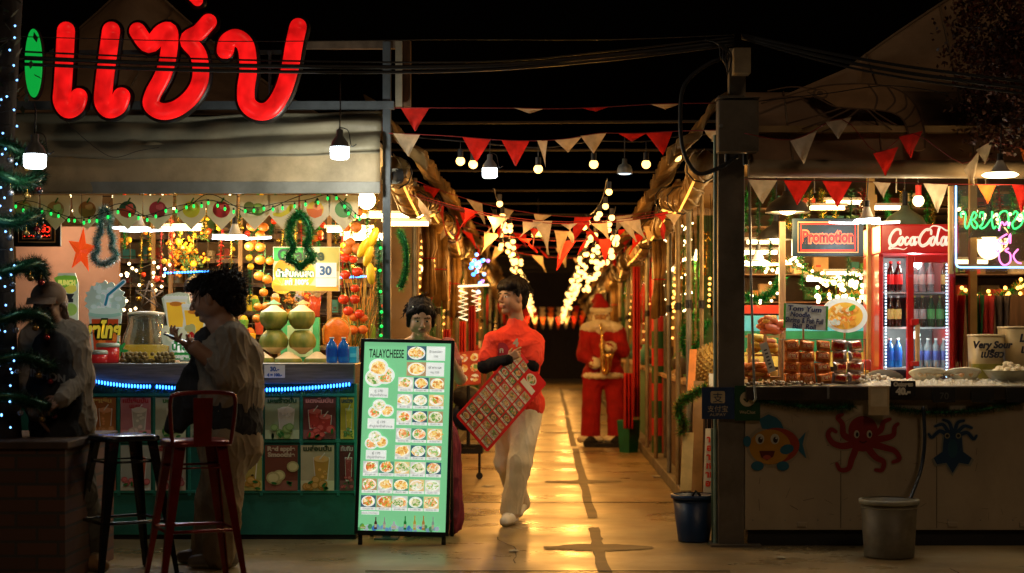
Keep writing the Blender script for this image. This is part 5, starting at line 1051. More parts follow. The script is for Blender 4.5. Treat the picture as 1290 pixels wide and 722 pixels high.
m.build('led_strips', fg); lamp('fridge_light', ((fx0 + fx1) / 2, fd + .10, zh - .06), 9, (.88, 1, .93), .05); lamp('fridge_light', ((fx0 + fx1) / 2, fd + .06, 1.30), 6, (.88, 1, .93), .03)
shz = [P(0, py, fd + .1).z for py in (368, 412, 463)]
for z_ in shz: m = MB(); m.bb((fx0 + .035, fd + .06, z_ - .012), (fx1 - .045, fd + .5, z_), mat('fridge_shelf', (.6, .66, .68), .3, .3)); m.build('shelf', fg)
gcap = mat('gold_cap', (.5, .35, .1), .3, .8); bg = mat('green_beer_glass', (.02, .14, .03), .1, trans=.3); bb_ = mat('brown_beer_glass', (.05, .02, .01), .1, trans=.2); clr = mat('clear_water_bottle', (.55, .65, .7), .12, trans=.6); lgm = mat('green_beer_label', (.1, .45, .12), .5, es=.12); lyl = mat('yellow_beer_label', (.6, .5, .15), .5, es=.1); lb = mat('purple_blue_label', (.06, .08, .3), .5, es=.1); cola = mat('cola_dark', (.03, .01, .01), .15); lred = mat('cola_label', (.6, .02, .02), .4, es=.1)
def row(z_, lst, h_, r_):
    for px, mb_, ml_, mc_, lab in lst:
        c = Vector((P(px, 0, fd + .12).x, fd + .12, z_ + .001)); bottle_parts(c, r_, h_, mb_, ml_, mc_, 'drink_bottle', lab, 'bottle', None)
row(shz[0], [(1122, cola, lred, lred, 'dark cola bottle, top shelf at the left edge of the red fridge'), (1132, cola, lred, lred, 'dark cola bottle, top shelf beside the fridge door frame'), (1152, clr, whitepl, whitepl, 'frosted clear bottle, first behind the fridge door on the top shelf'), (1162, clr, whitepl, whitepl, 'frosted clear bottle, second behind the fridge door on the top shelf'), (1172, clr, whitepl, whitepl, 'frosted clear bottle, third behind the fridge door on the top shelf'), (1190, bb_, lyl, gcap, 'yellow labelled bottle at the right end of the fridge top shelf')], .21, .027)
row(shz[1], [(1122, bb_, lyl, whitepl, 'brown beer bottle with yellow label, middle shelf at the left edge'), (1131, bb_, lyl, whitepl, 'brown beer bottle with yellow label, middle shelf beside the door frame'), (1152, bb_, whitepl, gcap, 'pale labelled bottle, first behind the door on the middle shelf'), (1162, bb_, whitepl, gcap, 'pale labelled bottle, second behind the door on the middle shelf'), (1173, bg, lgm, gcap, 'green beer bottle, leftmost of three on the fridge middle shelf'), (1184, bg, lgm, gcap, 'green beer bottle, middle of three on the fridge middle shelf'), (1195, bg, lgm, gcap, 'green beer bottle, rightmost of three on the fridge middle shelf')], .215, .026)
row(shz[2], [(1121, bt_b, MATS['dark_blue_label'], whitepl, 'blue water bottle, bottom fridge shelf at the left edge'), (1131, bt_b, MATS['dark_blue_label'], whitepl, 'blue water bottle, bottom fridge shelf beside the door frame'), (1158, clr, lb, whitepl, 'clear water bottle with purple label, leftmost behind the fridge door'), (1169, clr, lb, whitepl, 'clear water bottle with purple label, second behind the fridge door'), (1179, clr, lb, whitepl, 'clear water bottle with purple label, third behind the fridge door'), (1189, clr, lb, whitepl, 'clear water bottle with purple label, fourth behind the fridge door')], .20, .03)
# ------------------------------------------------ counter goods (top at .985)
ZR = .987
def RC(px, d): return Vector((P(px, 0, d).x, d, ZR))
icem = mat('crushed_ice', (.72, .68, .56), .25, var=.15, scale=60, trans=.15, bump=.8, bscale=90)
def heap(m, c, rx, ry, h, n, ms, r0, r1, seed=1):
    g_ = random.Random(seed)
    for i in range(n):
        a, q = g_.uniform(0, 2 * PI), math.sqrt(g_.random()); r_ = g_.uniform(r0, r1); x, y = math.cos(a) * q * rx, math.sin(a) * q * ry
        m.sph(c + Vector((x, y, max(0, h * (1 - q * q)) * g_.uniform(.6, 1) + r_ * .6)), (r_, r_ * g_.uniform(.6, 1), r_ * g_.uniform(.5, .9)), g_.choice(ms), 7, 5, Rm=Matrix.Rotation(g_.uniform(0, 3), 3, 'Z'))
ib = MB(); n = 60
vs = []; fs = []
xs0, xs1 = P(1080, 0, 10.6).x, P(1330, 0, 10.6).x
for j in range(13):
    for i in range(121):
        u, v = i / 120, j / 12; e_ = min(1, 6 * min(v, 1 - v)) * min(1, 12 * u); x = xs0 + (xs1 - xs0) * u; y = 10.52 + .42 * v; vs.append((x, y, ZR + e_ * (.028 + .022 * noise.noise(Vector((x * 22, y * 22, 0))) + .012 * noise.noise(Vector((x * 60, y * 60, 2))))))
for j in range(12):
    for i in range(120): q = j * 121 + i; fs.append((q, q + 1, q + 122, q + 121))
ib.add(vs, fs, icem); ib.build('crushed_ice', label='bed of crushed ice along the seafood counter', cat='ice', kind='stuff')
sea = [mat('cooked_shrimp', (.75, .42, .2), .4), mat('squid_white', (.78, .66, .46), .4), mat('shell_brown', (.3, .18, .09), .5), mat('pale_meat', (.8, .6, .35), .4)]
foam = mat('foam_bowl', (.78, .74, .6), .5, var=.05)
def tray(px, d, rx, label, ms, seed, name='seafood_bowl', sticks=True):
    c = RC(px, d) + ZU * .02; t = thing(name, label, 'bowl', c); m = MB(); s_ = Matrix.Scale(1, 3); m.lathe([(0, 0), (rx * .62, 0), (rx * .95, .045), (rx * 1.06, .058), (rx * 1.05, .065), (rx * .9, .05), (rx * .6, .01), (0, .01)], c, foam, 26, Rm=Matrix.Rotation(-.25, 3, 'X')); m.build('bowl', t)
    m = MB(); heap(m, c + Vector((0, -.01, .03)), rx * .8, rx * .7, .04, 80, ms, .009, .02, seed); m.build('food', t)
    if sticks:
        m = MB()
        for i in range(6): a = c + Vector((R.uniform(-.5, .5) * rx, R.uniform(-.3, .3) * rx, .04)); m.cyl(a, a + Vector((R.uniform(-.02, .02), 0, .085)), .0016, wood, n=5)
        m.build('skewers', t)
tray(1168, 10.75, .105, 'foam bowl of pale squid pieces on ice, left of the two bowls', [sea[1], sea[3], sea[1]], 3)
tray(1213, 10.74, .11, 'foam bowl of brownish clams on ice beside the very sour tub', [sea[3], sea[2], sea[0], sea[1]], 4)
t = thing('seafood_tray', 'clear tray heaped with pale squid at the far right of the counter', 'tray', RC(1272, 10.7)); c = RC(1272, 10.7) + ZU * .02
m = MB(); m.lathe([(.10, 0), (.15, .07), (.155, .072), (.147, .07), (.097, .004), (0, .004)], c, mat('tray_plastic', (.6, .6, .45), .2, trans=.3), 28, sq=5); m.build('tray', t); m = MB(); heap(m, c + ZU * .03, .12, .12, .07, 130, [sea[1], mat('squid_pale', (.82, .74, .5), .35)], .012, .026, 9); m.build('food', t)
def tub(px, py1, d, w_, txt, lab, liq, full, name='sauce_tub'):
    c = RC(px, d); r_ = w_ * d / F0 / 2 / .9; h_ = P(0, py1, d).z - ZR; t = thing(name, lab, 'tub', c)
    m = MB(); m.lathe([(0, 0), (r_ * .86, 0), (r_ * .9, .012), (r_, h_), (r_ * .97, h_), (r_ * .86, .014), (0, .014)], c, mat('frosted_tub', (.50, .39, .20), .35, trans=.15, transl=.3), 30, sq=5); m.build('tub', t)
    m = MB(); m.lathe([(0, .016), (r_ * .862, .016), (r_ * (.862 + .1 * full), h_ * full), (0, h_ * full)], c, liq, 30, sq=5); m.build('sauce', t)
    m = MB(); rf_ = r_ * 1.009; m.lathe([(r_ * .872, .006), (r_ * .918, .014), (r_ * (.905 + .1 * full), h_ * full)], c, liq, 30, sq=5); m.build('tinted_side', t)
    m = MB(); m.lathe([(0, h_ + .001), (r_ * 1.02, h_ + .001), (r_ * 1.03, h_ + .014), (0, h_ + .016)], c, mat('tub_lid', (.6, .5, .3), .4), 30, sq=5); m.build('lid', t)
    fr = FR(c + Vector((-r_, -r_ * 1.03, 0))); m = MB(); inkb = mat('black_marker', (.02, .02, .03), .5, bump=0)
    for i, q in enumerate(txt): m.text(fr, r_ * 1.1, h_ * (.76 - .2 * i), q, h_ * .2, inkb, .002, bold=.003, shear=.2)
    m.build('lettering', t)
tub(1242, 424, 11.0, 37, ['Very Sour', 'เปรี้ยว'], 'frosted tub of green sauce marked Very Sour', mat('green_sauce', (.18, .17, .02), .3), .42)
tub(1286, 414, 11.1, 46, ['Less', 'เผ็ด'], 'frosted tub of orange sauce marked Less at the right edge', mat('orange_sauce', (.55, .25, .05), .3), .30)
# bowl of noodles cut-out and handwritten sign
nb_ = thing('noodle_bowl_cutout', 'round cut-out of a noodle soup bowl behind the handwritten sign', 'cut-out sign', P(1064, 420, 10.98)); fr = FR(P(1064, 397, 10.95)); k = 10.95 / F0; m = MB(); m.disc(fr, 0, 0, 29 * k, 22 * k, -.008, pe((.78, .78, .68), .35), 34, .01, rot=-.15); m.cyl(P(1064, 418, 10.97), P(1064, 486, 10.97), .006, wood); m.build('board', nb_)
m = MB(); m.disc(fr, 0, -1 * k, 23 * k, 17 * k, .003, pe((.78, .42, .05), .4), 30); 
for _ in range(60): a_, q_ = R.uniform(0, 6.28), math.sqrt(R.random()); m.disc(fr, math.cos(a_) * q_ * 19 * k, (-1 + math.sin(a_) * q_ * 13.5) * k, R.uniform(1.5, 5) * k, R.uniform(1, 3) * k, .005 + _ * .00012, pe(R.choice([(.85, .35, .05), (.8, .55, .15), (.75, .18, .03), (.85, .65, .3), (.7, .28, .03)]), .4), 9, rot=R.uniform(0, 3), wob=.5)
m.disc(fr, 9 * k, 9 * k, 5 * k, 3 * k, .015, pe((.08, .35, .05), .4), 9, rot=.7); m.text(fr, -16 * k, -12 * k, 'นู้ดดิ้ง', 8 * k, pe((.7, .72, .6), .3), .016, bold=.004); m.build('artwork', nb_)
hs = thing('handwritten_sign', 'white card handwritten Tom Yum Noodle with green side edges', 'sign', P(1016, 418, 10.72)); fr = FR(P(988, 413, 10.75), u=(1, 0, -.07), v=(.03, 0, 1)); k = 10.75 / F0
m = MB(); m.rect(fr, 0, 0, 53 * k, 31 * k, 0, mat('foam_sign_card', (.62, .60, .50), .6, bump=0, es=.04), .006); m.rect(fr, -1.5 * k, 0, 1 * k, 31 * k, .0062, printm((.1, .5, .05)), .002); m.rect(fr, 52 * k, 0, 54.5 * k, 31 * k, .0062, printm((.1, .5, .05)), .002); m.build('card', hs)
m = MB(); ib_ = printm((.01, .02, .12))
for i, (t_, w_) in enumerate((('Tom Yum', 42), ('Noodle.', 26), ('Shrimp & Fish Full', 48), ('Ball  Roll', 30))): m.text(fr, (25 if i != 1 else 20) * k, (22.5 - 7.4 * i) * k, t_, 9 * k, ib_, .008, bold=.001, shear=.15, wid=w_ * k)
m.build('lettering', hs); m = MB(); m.cyl(P(1012, 413, 10.78), P(1012, 488, 10.8), .006, wood); m.build('stake', hs)
# instant noodle packets, each a pack
def pack(name, mm, mt_):
    m = MB(); nx, nz = 10, 8; W_, H_, Tk = .115, .075, .016; vs = []
    for sgn in (-1, 1):
        for j in range(nz + 1):
            for i in range(nx + 1):
                u, v = i / nx, j / nz; b_ = (1 - (2 * u - 1) ** 6) * (1 - (2 * v - 1) ** 4); vs.append((W_ * (u - .5), sgn * Tk * b_ * (1 + .35 * noise.noise(Vector((u * 5, v * 4, sgn)))) , H_ * (v - .5)))
    q = (nx + 1) * (nz + 1); fs = []
    for s_ in (0, 1):
        for j in range(nz):
            for i in range(nx):
                a = s_ * q + j * (nx + 1) + i; f = (a, a + 1, a + nx + 2, a + nx + 1); fs.append(f if s_ == 0 else f[::-1])
    m.add(vs, fs, mm, True); fr = FR((-.0575, -.0215, -.0375))
    m.plate(fr, [(.015, .02), (.095, .018), (.1, .056), (.02, .06)], -.001, .0002, printm((.7, .25, .05))); m.text(fr, .057, .03, 'ยำยำ', .032, printm((.55, .01, .01)), .001, bold=.004, wid=.07); m.text(fr, .058, .031, 'ยำยำ', .030, mt_, .0025, bold=.0, wid=.066)
    return m.build(name, label='x', cat='noodle packet', origin=(0, 0, 0))
pk1 = mat('orange_foil', (.80, .22, .04), .25, .35, var=.45, scale=22, bump=.5, bscale=30); pk2 = mat('silver_red_foil', (.75, .55, .48), .2, .6, var=.4, scale=18, bump=.5, bscale=30)
base = [pack('noodle_packet', pk1, printm((.85, .7, .3))), pack('noodle_packet', pk2, printm((.6, .02, .02)))]
rows_ = ['bottom', 'second lowest', 'second highest', 'top']; cols_ = ['first', 'second', 'third', 'fourth', 'fifth']; used = [0, 0]
for r_ in range(4):
    for c_ in range(5):
        s_ = 1 if c_ >= 3 - (r_ > 1) * 0 and (c_ + r_) % 5 != 3 or c_ == 4 else 0; s_ = 1 if c_ >= 3 else 0
        o = base[s_] if not used[s_] else base[s_].copy()
        if used[s_]: COL.objects.link(o)
        used[s_] += 1
        o.location = P(997 + c_ * 20.0, 459 - r_ * 13.6 - (0 if r_ else 0), 10.68 + .012 * r_); o.location.z = ZR + .04 + r_ * .068; o.rotation_euler = (R.uniform(-.3, .12), R.uniform(-.16, .16), R.uniform(-.5, .5)); o.scale = (R.uniform(.8, .92), 1.1, R.uniform(.88, 1.04)); o.location.x += R.uniform(-.006, .006)
        o['label'] = '%s noodle packet, %s from the left in the %s row of the rack' % ('orange' if s_ == 0 else 'silver', cols_[c_], rows_[r_]); o['group'] = 'noodle packets in the clear rack'
kk = thing('packet_rack', 'thin wire rack holding the noodle packets', 'rack', RC(1037, 10.65)); m = MB(); A0, A1 = P(985, 0, 10.64).x, P(1090, 0, 10.64).x
for z_ in (ZR + .004, ZR + .285): m.tube([(A0, 10.625, z_), (A1, 10.625, z_), (A1, 10.80, z_), (A0, 10.80, z_)], .0025, steel, 5, closed=True)
for x in (A0, A1):
    for y in (10.625, 10.80): m.cyl((x, y, ZR), (x, y, ZR + .285), .0025, steel, n=5)
m.build('wires', kk)
# snack shelf at left: fried food and spring rolls on a stepped wooden stand
ss = thing('snack_stand', 'stepped wooden stand carrying fried snacks beside the thick post', 'stand', RC(965, 10.9)); m = MB()
for i, (z_, y_) in enumerate(((ZR + .05, 10.75), (ZR + .19, 10.92), (ZR + .31, 11.05))): m.bb((P(938, 0, y_).x + .02, y_, z_ - .014), (P(983 + 2 * i, 0, y_).x, y_ + .14, z_), mat('lit_pine', (.5, .28, .10), .6, scale=4, stretch=(1, 9, 9)))
for px in (942, 962, 982): m.bb((P(px, 0, 10.9).x, 10.89, ZR), (P(px + 4, 0, 10.9).x, 10.915, ZR + .32), MATS['lit_pine'])
m.build('frame', ss)
def rolls(px, d, z, n, mm, L_, r_, label, seed):
    g_ = random.Random(seed); t = MB(); c = Vector((P(px, 0, d).x, d, z))
    for i in range(n):
        o = c + Vector((g_.uniform(-.07, .07), g_.uniform(-.02, .03), .018 + (i // 4) * .025)); dr = Vector((1, g_.uniform(-.3, .3), g_.uniform(-.35, .35))).normalized() * L_ / 2; t.tube([o - dr, o - dr * .5, o + dr * .5, o + dr], [r_ * .5, r_, r_, r_ * .5], g_.choice(mm), 9)
    t.build('snack_pile', label=label, cat='snacks')
rolls(950, 10.68, ZR + .052, 12, [mat('spring_roll', (.75, .33, .05), .45), mat('carrot', (.8, .2, .02), .4)], .13, .018, 'orange spring rolls piled on the lowest step by the thick post', 1)
rolls(962, 10.95, ZR + .2, 14, [mat('fried_gold', (.7, .36, .06), .5, bump=.6, bscale=60), mat('fried_red', (.5, .12, .03), .5, bump=.6), mat('lemon_yellow', (.8, .6, .1), .5)], .09, .024, 'golden fried snacks piled on the middle step of the stand', 2)
rolls(975, 11.12, ZR + .32, 16, [MATS['fried_gold'], MATS['fried_red'], mat('pink_meat', (.65, .2, .12), .4)], .10, .022, 'mixed reddish snacks piled on the top step of the stand', 3)
m = MB(); fr = FR(P(968, 470, 10.6), u=(1, 0, .35), v=(-.3, .1, 1)); k = 10.6 / F0; m.rect(fr, 0, 0, 10 * k, 38 * k, 0, whitepr, .002)
for i in range(6): m.rect(fr, 3 * k, (5 + i * 4.5) * k, 7 * k, (7 + i * 4.5) * k, .0022, printm((.1, .1, .1)))
m.build('price_stick', label='narrow white price stick leaning by the noodle packets', cat='price card')
m = MB(); heap(m, RC(1100, 10.72) + ZU * .01, .16, .10, .05, 120, [sea[1], sea[2], mat('white_crab', (.8, .72, .6), .4)], .008, .018, 12); m.build('shellfish_heap', label='low heap of pale shellfish beside the dark patterned cover', cat='shellfish'); m = MB(); heap(m, RC(985, 10.57) + ZU * .0, .30, .035, .02, 90, [sea[0], sea[1], sea[2]], .008, .014, 13); m.build('shellfish_heap', label='small cockles strewn along the front edge of the seafood counter', cat='shellfish')
c = RC(1113, 10.85); m = MB(); m.sph(c + ZU * .03, (.13, .10, .065), mat('black_hat_cloth', (.05, .04, .025), .7), 20, 12); m.build('covered_tray', label='dark patterned cloth cover with pale squares beside the ice', cat='cover') 
ob = bpy.data.objects['covered_tray']; m = MB(); fr = FR(c + Vector((-.12, -.085, 0)), v=(0, .75, 1))
for i in range(7): m.rect(fr, .03 + (i % 4) * .045, .01 + (i // 4) * .035, .06 + (i % 4) * .045, .032 + (i // 4) * .035, .012, mat('pale_square', (.4, .3, .18), .7))
m.build('pattern', ob)
# back of the stall
m = MB(); m.bb((xa + .1, 13.7, 0), (P(1500, 0, 13.7).x, 13.76, 2.56), mat('dim_back_wall', (.12, .07, .035), .7, dirt=.3)); m.build('stall_back_wall', label='brown back wall of the seafood stall', cat='wall')
lc2 = thing('long_display_case', 'long lit display counter with blue and green bands at the back of the seafood stall', 'display case', P(1010, 460, 12.8))
for py0, py1, mm, nm in ((417, 398, mat('cyan_band', (.08, .42, .5), .4, es=.5), 'top_band'), (443, 417.5, mat('green_band', (.02, .22, .10), .4, es=.22), 'middle_band'), (462, 443.5, mat('yellow_band', (.55, .42, .08), .5, es=.35), 'lower_band')):
    m = MB(); m.bb(P(925, py0, 12.9), P(1110, py1, 13.1), mm); m.build(nm, lc2)
m = MB(); m.bb(P(925, 395, 12.9), P(1110, 385, 13.1), mat('red_trim_back', (.5, .04, .02), .5, es=.2)); m.build('red_strip', lc2)
def fairy(pts, label, n, mm, r=.012, name='fairy_lights', tins=None, seed=3, tn=700, grp=None):
    t = thing(name, label, 'string lights', pts[0], grp); m = MB(); m.tube(pts, .003, dgreen_t, 4)
    if tins: m.tinsel(pts, .07, tins, tn, .004, seed)
    m.build('garland', t); g_ = random.Random(seed)
    for i in range(n):
        q = (i + .5) / n * (len(pts) - 1); j = int(q); p = pts[j].lerp(pts[j + 1], q - j) + Vector((g_.uniform(-.05, .05), -.05, g_.uniform(-.05, .04))); m = MB(); m.sph(p, r, mm, 6, 5); m.build('bulb', t)
gt = [dgreen_t, green_t, gold_t]
fairy(sag(P(1000, 330, 12.5), P(1105, 332, 12.5), .12), 'thick lit garland swag just under the promotion sign', 22, led_warm, .011, tins=gt, seed=21)
fairy(sag(P(1040, 350, 12.7), P(1112, 356, 12.7), .05), 'glowing garland row behind the noodle bowl cut-out', 34, led_warm, .016, tins=gt, seed=22)
fairy(sag(P(1020, 368, 12.6), P(1112, 362, 12.6), .06), 'lowest glowing garland row behind the noodle bowl cut-out', 34, led_warm, .014, tins=gt, seed=23)
fairy(sag(P(930, 325, 12.4), P(1010, 322, 12.4), .08), 'lit garland left of the promotion sign behind the pendants', 24, led_warm, .012, tins=gt, seed=24)
fairy(sag(P(1210, 368, 12.4), P(1300, 350, 12.4), .08), 'garland with yellow lights to the right of the drinks fridge', 26, bulb_y, .014, tins=gt, seed=25)
fairy(sag(P(1205, 262, 12.2), P(1300, 258, 12.2), .1), 'lit garland behind the green neon lettering', 26, led_warm, .013, tins=gt, seed=26)
fairy(sag(P(940, 372, 12.3), P(985, 350, 12.3), .08), 'dark garland clump with few lights behind the fried snacks', 8, led_warm, .01, tins=[dgreen_t, green_t], seed=27, tn=1500)
for i in range(80):
    px = R.uniform(940, 1300); py = R.choice([262, 285, 345, 378]) + R.uniform(-3, 3); w_, h_ = R.uniform(6, 20), R.uniform(6, 18); d = R.uniform(13.1, 13.6); m = MB(); m.bb(P(px, py, d), P(px + w_, py - h_, d + .1), R.choice(fillm)); m.rect(FR(P(px, py, d - .002)), w_ * .001, h_ * .002, w_ * .0035, h_ * .003, 0, R.choice(fillm)); m.build('goods_box', label='small packed box on the back shelves of the seafood stall', cat='box', group='boxes on the seafood stall back shelves', bevel=.003)
for py in (262, 285, 345, 380): m = MB(); m.bb((P(938, 0, 13.05).x, 13.05, P(0, py + 1.5, 13.05).z), (P(1350, 0, 13.05).x, 13.69, P(0, py, 13.05).z), darkwood); m.build('back_shelf', label='dark shelf board at the back of the seafood stall', cat='shelf', group='shelf boards at the back of the seafood stall')
for px, lab in ((1093, 'brass coloured post just left of the drinks fridge'), (1222, 'wooden post behind the neon pane')): m = MB(); m.bb((P(px, 0, 11.9).x, 11.9, 0), (P(px + 9, 0, 11.9).x, 11.95, 2.5), mat('brass_post', (.45, .28, .09), .45, .3)); m.build('inner_post', label=lab, cat='post')
m = MB(); m.bb((P(990, 0, 11.0).x, 11.3, ZR), (P(998, 0, 11.0).x, 11.34, 2.05), wood); m.build('inner_post', label='yellow lit wooden prop behind the Tom Yum card', cat='post')
for px, c_, lab in ((1205, (.5, .02, .02), 'red cloth hanging to the right of the drinks fridge'), (1228, (.02, .12, .03), 'green cloth hanging behind the very sour tub'), (1262, (.08, .05, .03), 'dark brown cloth hanging at the right edge behind the tubs'), (1244, (.45, .03, .02), 'narrow red cloth hanging between the green and brown cloths')):
    def fc(u, v, px=px): X = P(px + (u - .5) * 22 * (1 - .5 * v), 0, 12).x; return Vector((X, 12 + .03 * math.sin(u * 14 + px), P(0, 372, 12).z - v * .55))
    sheet(fc, 16, 8, mat('cloth_%d' % px, c_, .8, transl=.1), 'hanging_cloth', label=lab, cat='cloth')
m = MB(); m.bb(P(1215, 470, 13.0), P(1300, 372, 13.05), darkwood); m.build('back_cabinet', label='dark wooden cabinet at the right back of the seafood stall', cat='cabinet')

gk = random.Random(99)
for i in range(22):
    px = 942 + i * 16 + gk.uniform(-6, 6); d = gk.uniform(12.0, 12.9)
    if 1096 < px < 1205: d = 12.7
    a = P(px, 240, d); L_ = gk.uniform(.2, .75); b = a - ZU * L_ + Vector((gk.uniform(-.05, .05), 0, 0)); mm = gk.choice([green_t, gold_t, dgreen_t, red_t, dgreen_t]); m = MB(); m.tube([a, a.lerp(b, .5), b], .004, mm, 5); m.tinsel([a, b], .05, [mm, dgreen_t], 520, .0035, i)
    m.build('hanging_decoration', label='short tinsel strand hanging deep inside the seafood stall', cat='decoration', group='tinsel strands hanging in the seafood stall')
for i in range(24):
    c = P(gk.uniform(945, 1095), 462, gk.uniform(11.1, 12.0)); c.z = ZR; r_ = gk.uniform(.03, .055); h_ = gk.uniform(.05, .16); m = MB(); m.lathe([(0, 0), (r_ * .8, 0), (r_, h_ * .9), (r_ * .9, h_), (0, h_)], c, gk.choice(fillm + [MATS['cream_topping'], org_m, MATS['fried_gold']]), 14); m.build('food_tub', label='small tub of ingredients behind the noodle packets', cat='tub', group='ingredient tubs behind the noodle packets')
m = MB(); m.bb((xa + .05, 11.05, 0), (P(1096, 0, 11.6).x, 12.15, ZR - .002), darkwood); m.build('inner_worktop', label='dark worktop behind the seafood counter carrying ingredient tubs', cat='counter')

# seams, eyelets and lacing of the tents
sm = mat('seam_tape', (.20, .13, .07), .7)
for u in (.12, .36, .6, .84):
    m = MB(); m.tube([fr1(u, v / 10) + Vector((0, -.006, .004)) for v in range(11)], .006, sm, 5); m.build('seam', rr)
for u in (.2, .45, .7): m = MB(); m.tube([fr2(u, v / 8) + Vector((0, -.006, .003)) for v in range(9)], .007, sm, 5); m.build('seam', rr)
m = MB(); m.tube([fr2(u / 20, 1) + Vector((0, -.004, 0)) for u in range(21)], .012, sm, 6); m.build('edge_rope', rr)
for u in (.2, .42, .66, .88): m = MB(); m.tube([fval(u, v / 6) + Vector((0, -.006, 0)) for v in range(7)], .004, mat('stitched_seam', (.30, .25, .16), .7), 5); m.build('seam', rf)
for u in (.35, .55, .8): m = MB(); m.tube([fpeak(u, v / 8) + Vector((0, -.006, 0)) for v in range(9)], .007, sm, 5); m.build('seam', rf)
m = MB(); m.tube([fpeak(u / 30, 1) + Vector((0, -.004, 0)) for u in range(31)], .012, sm, 6); m.build('edge_rope', rf)
for i in range(14):
    p = fval((i + .5) / 14, .93) + Vector((0, -.008, 0)); m = MB(); m.tube([p + Vector((math.cos(a) * .012, 0, math.sin(a) * .012)) for a in [q * .785 for q in range(8)]], .003, steel, 5, closed=True); m.tube([p, p + Vector((.01, -.02, .05)), p + Vector((0, -.01, .11))], .003, cable, 4); m.build('eyelet_tie', rf)
# fixings of the red letters
for px in (84, 136, 200, 245, 312, 340): m = MB(); m.bb(P(px - 2, 133, 10.56), P(px + 2, 66, 10.60), greymetal); m.build('letter_bracket', sg)
m = MB(); m.bb(P(62, 68, 10.60), P(384, 64, 10.63), greymetal); m.build('upper_rail', sg)
# scuffs and screws on the seafood counter front
gk = random.Random(5); sf2 = mat('scuff_mark', (.16, .12, .075), .7); scr = mat('screw_head', (.2, .19, .16), .4, .6)
m = MB(); fr = FR(P(940, 688, RD - .002))
for i in range(34):
    x, y = gk.uniform(.03, 1.65), gk.choice([gk.uniform(.14, .3), gk.uniform(.14, .85)]); L_ = gk.uniform(.01, .07); a = gk.uniform(-.6, .6) + (1.57 if gk.random() < .4 else 0); m.stroke(fr, [(x, y), (x + math.cos(a) * L_, y + math.sin(a) * L_)], gk.uniform(.0015, .004), 0, sf2, th=.0006)
m.build('scuffs', rc)
for i in range(9):
    for z_ in (.16, .84): m = MB(); m.cyl(fr.at(.04 + i * .2, z_, 0), fr.at(.04 + i * .2, z_, .002), .005, scr, n=8); m.build('screw', rc)
for x in (.58, 1.17): m = MB(); m.rect(fr, x, .11, x + .004, .895, -.0005, mat('dark_seam', (.07, .055, .035), .7), .001); m.build('panel_joint', rc)
# ================================================================= alley: poles, rolled sheets, row stalls
polem = mat('rusty_pole', (.30, .22, .12), .45, .35, dirt=.5, scale=6); pole2 = mat('grey_pole', (.22, .21, .17), .45, .35, dirt=.5, scale=6)
ROW_L = [13.6, 14.9, 16.4, 18.0, 19.8, 22, 24.5, 27.5, 31, 35, 39, 44]
ROW_R = [12.7, 13.7, 14.9, 16.6, 18.2, 20, 22.4, 25, 28, 31.5, 35, 39, 44]
for sx, row_, side in ((-1, ROW_L, 'left'), (1, ROW_R, 'right')):
    for i, y in enumerate(row_):
        for j in range(2 if y < 30 else 1):
            x = sx * (1.045 + j * .10 + R.uniform(0, .02)); yy = y + j * .12; m = MB(); m.cyl((x, yy, 0.1 if y > 14.2 or (sx > 0 and y > 13.3) else 0), (x, yy, 2.55), .021 if j == 0 else .016, polem if (i + j) % 2 else pole2, n=10); m.cyl((x, yy, 1.5), (x, yy, 1.56), .027, darkmetal, n=10)
            m.build('awning_pole', label='slim steel pole in the %s row of the alley' % side, cat='pole', group='steel poles of the %s stall row' % side)
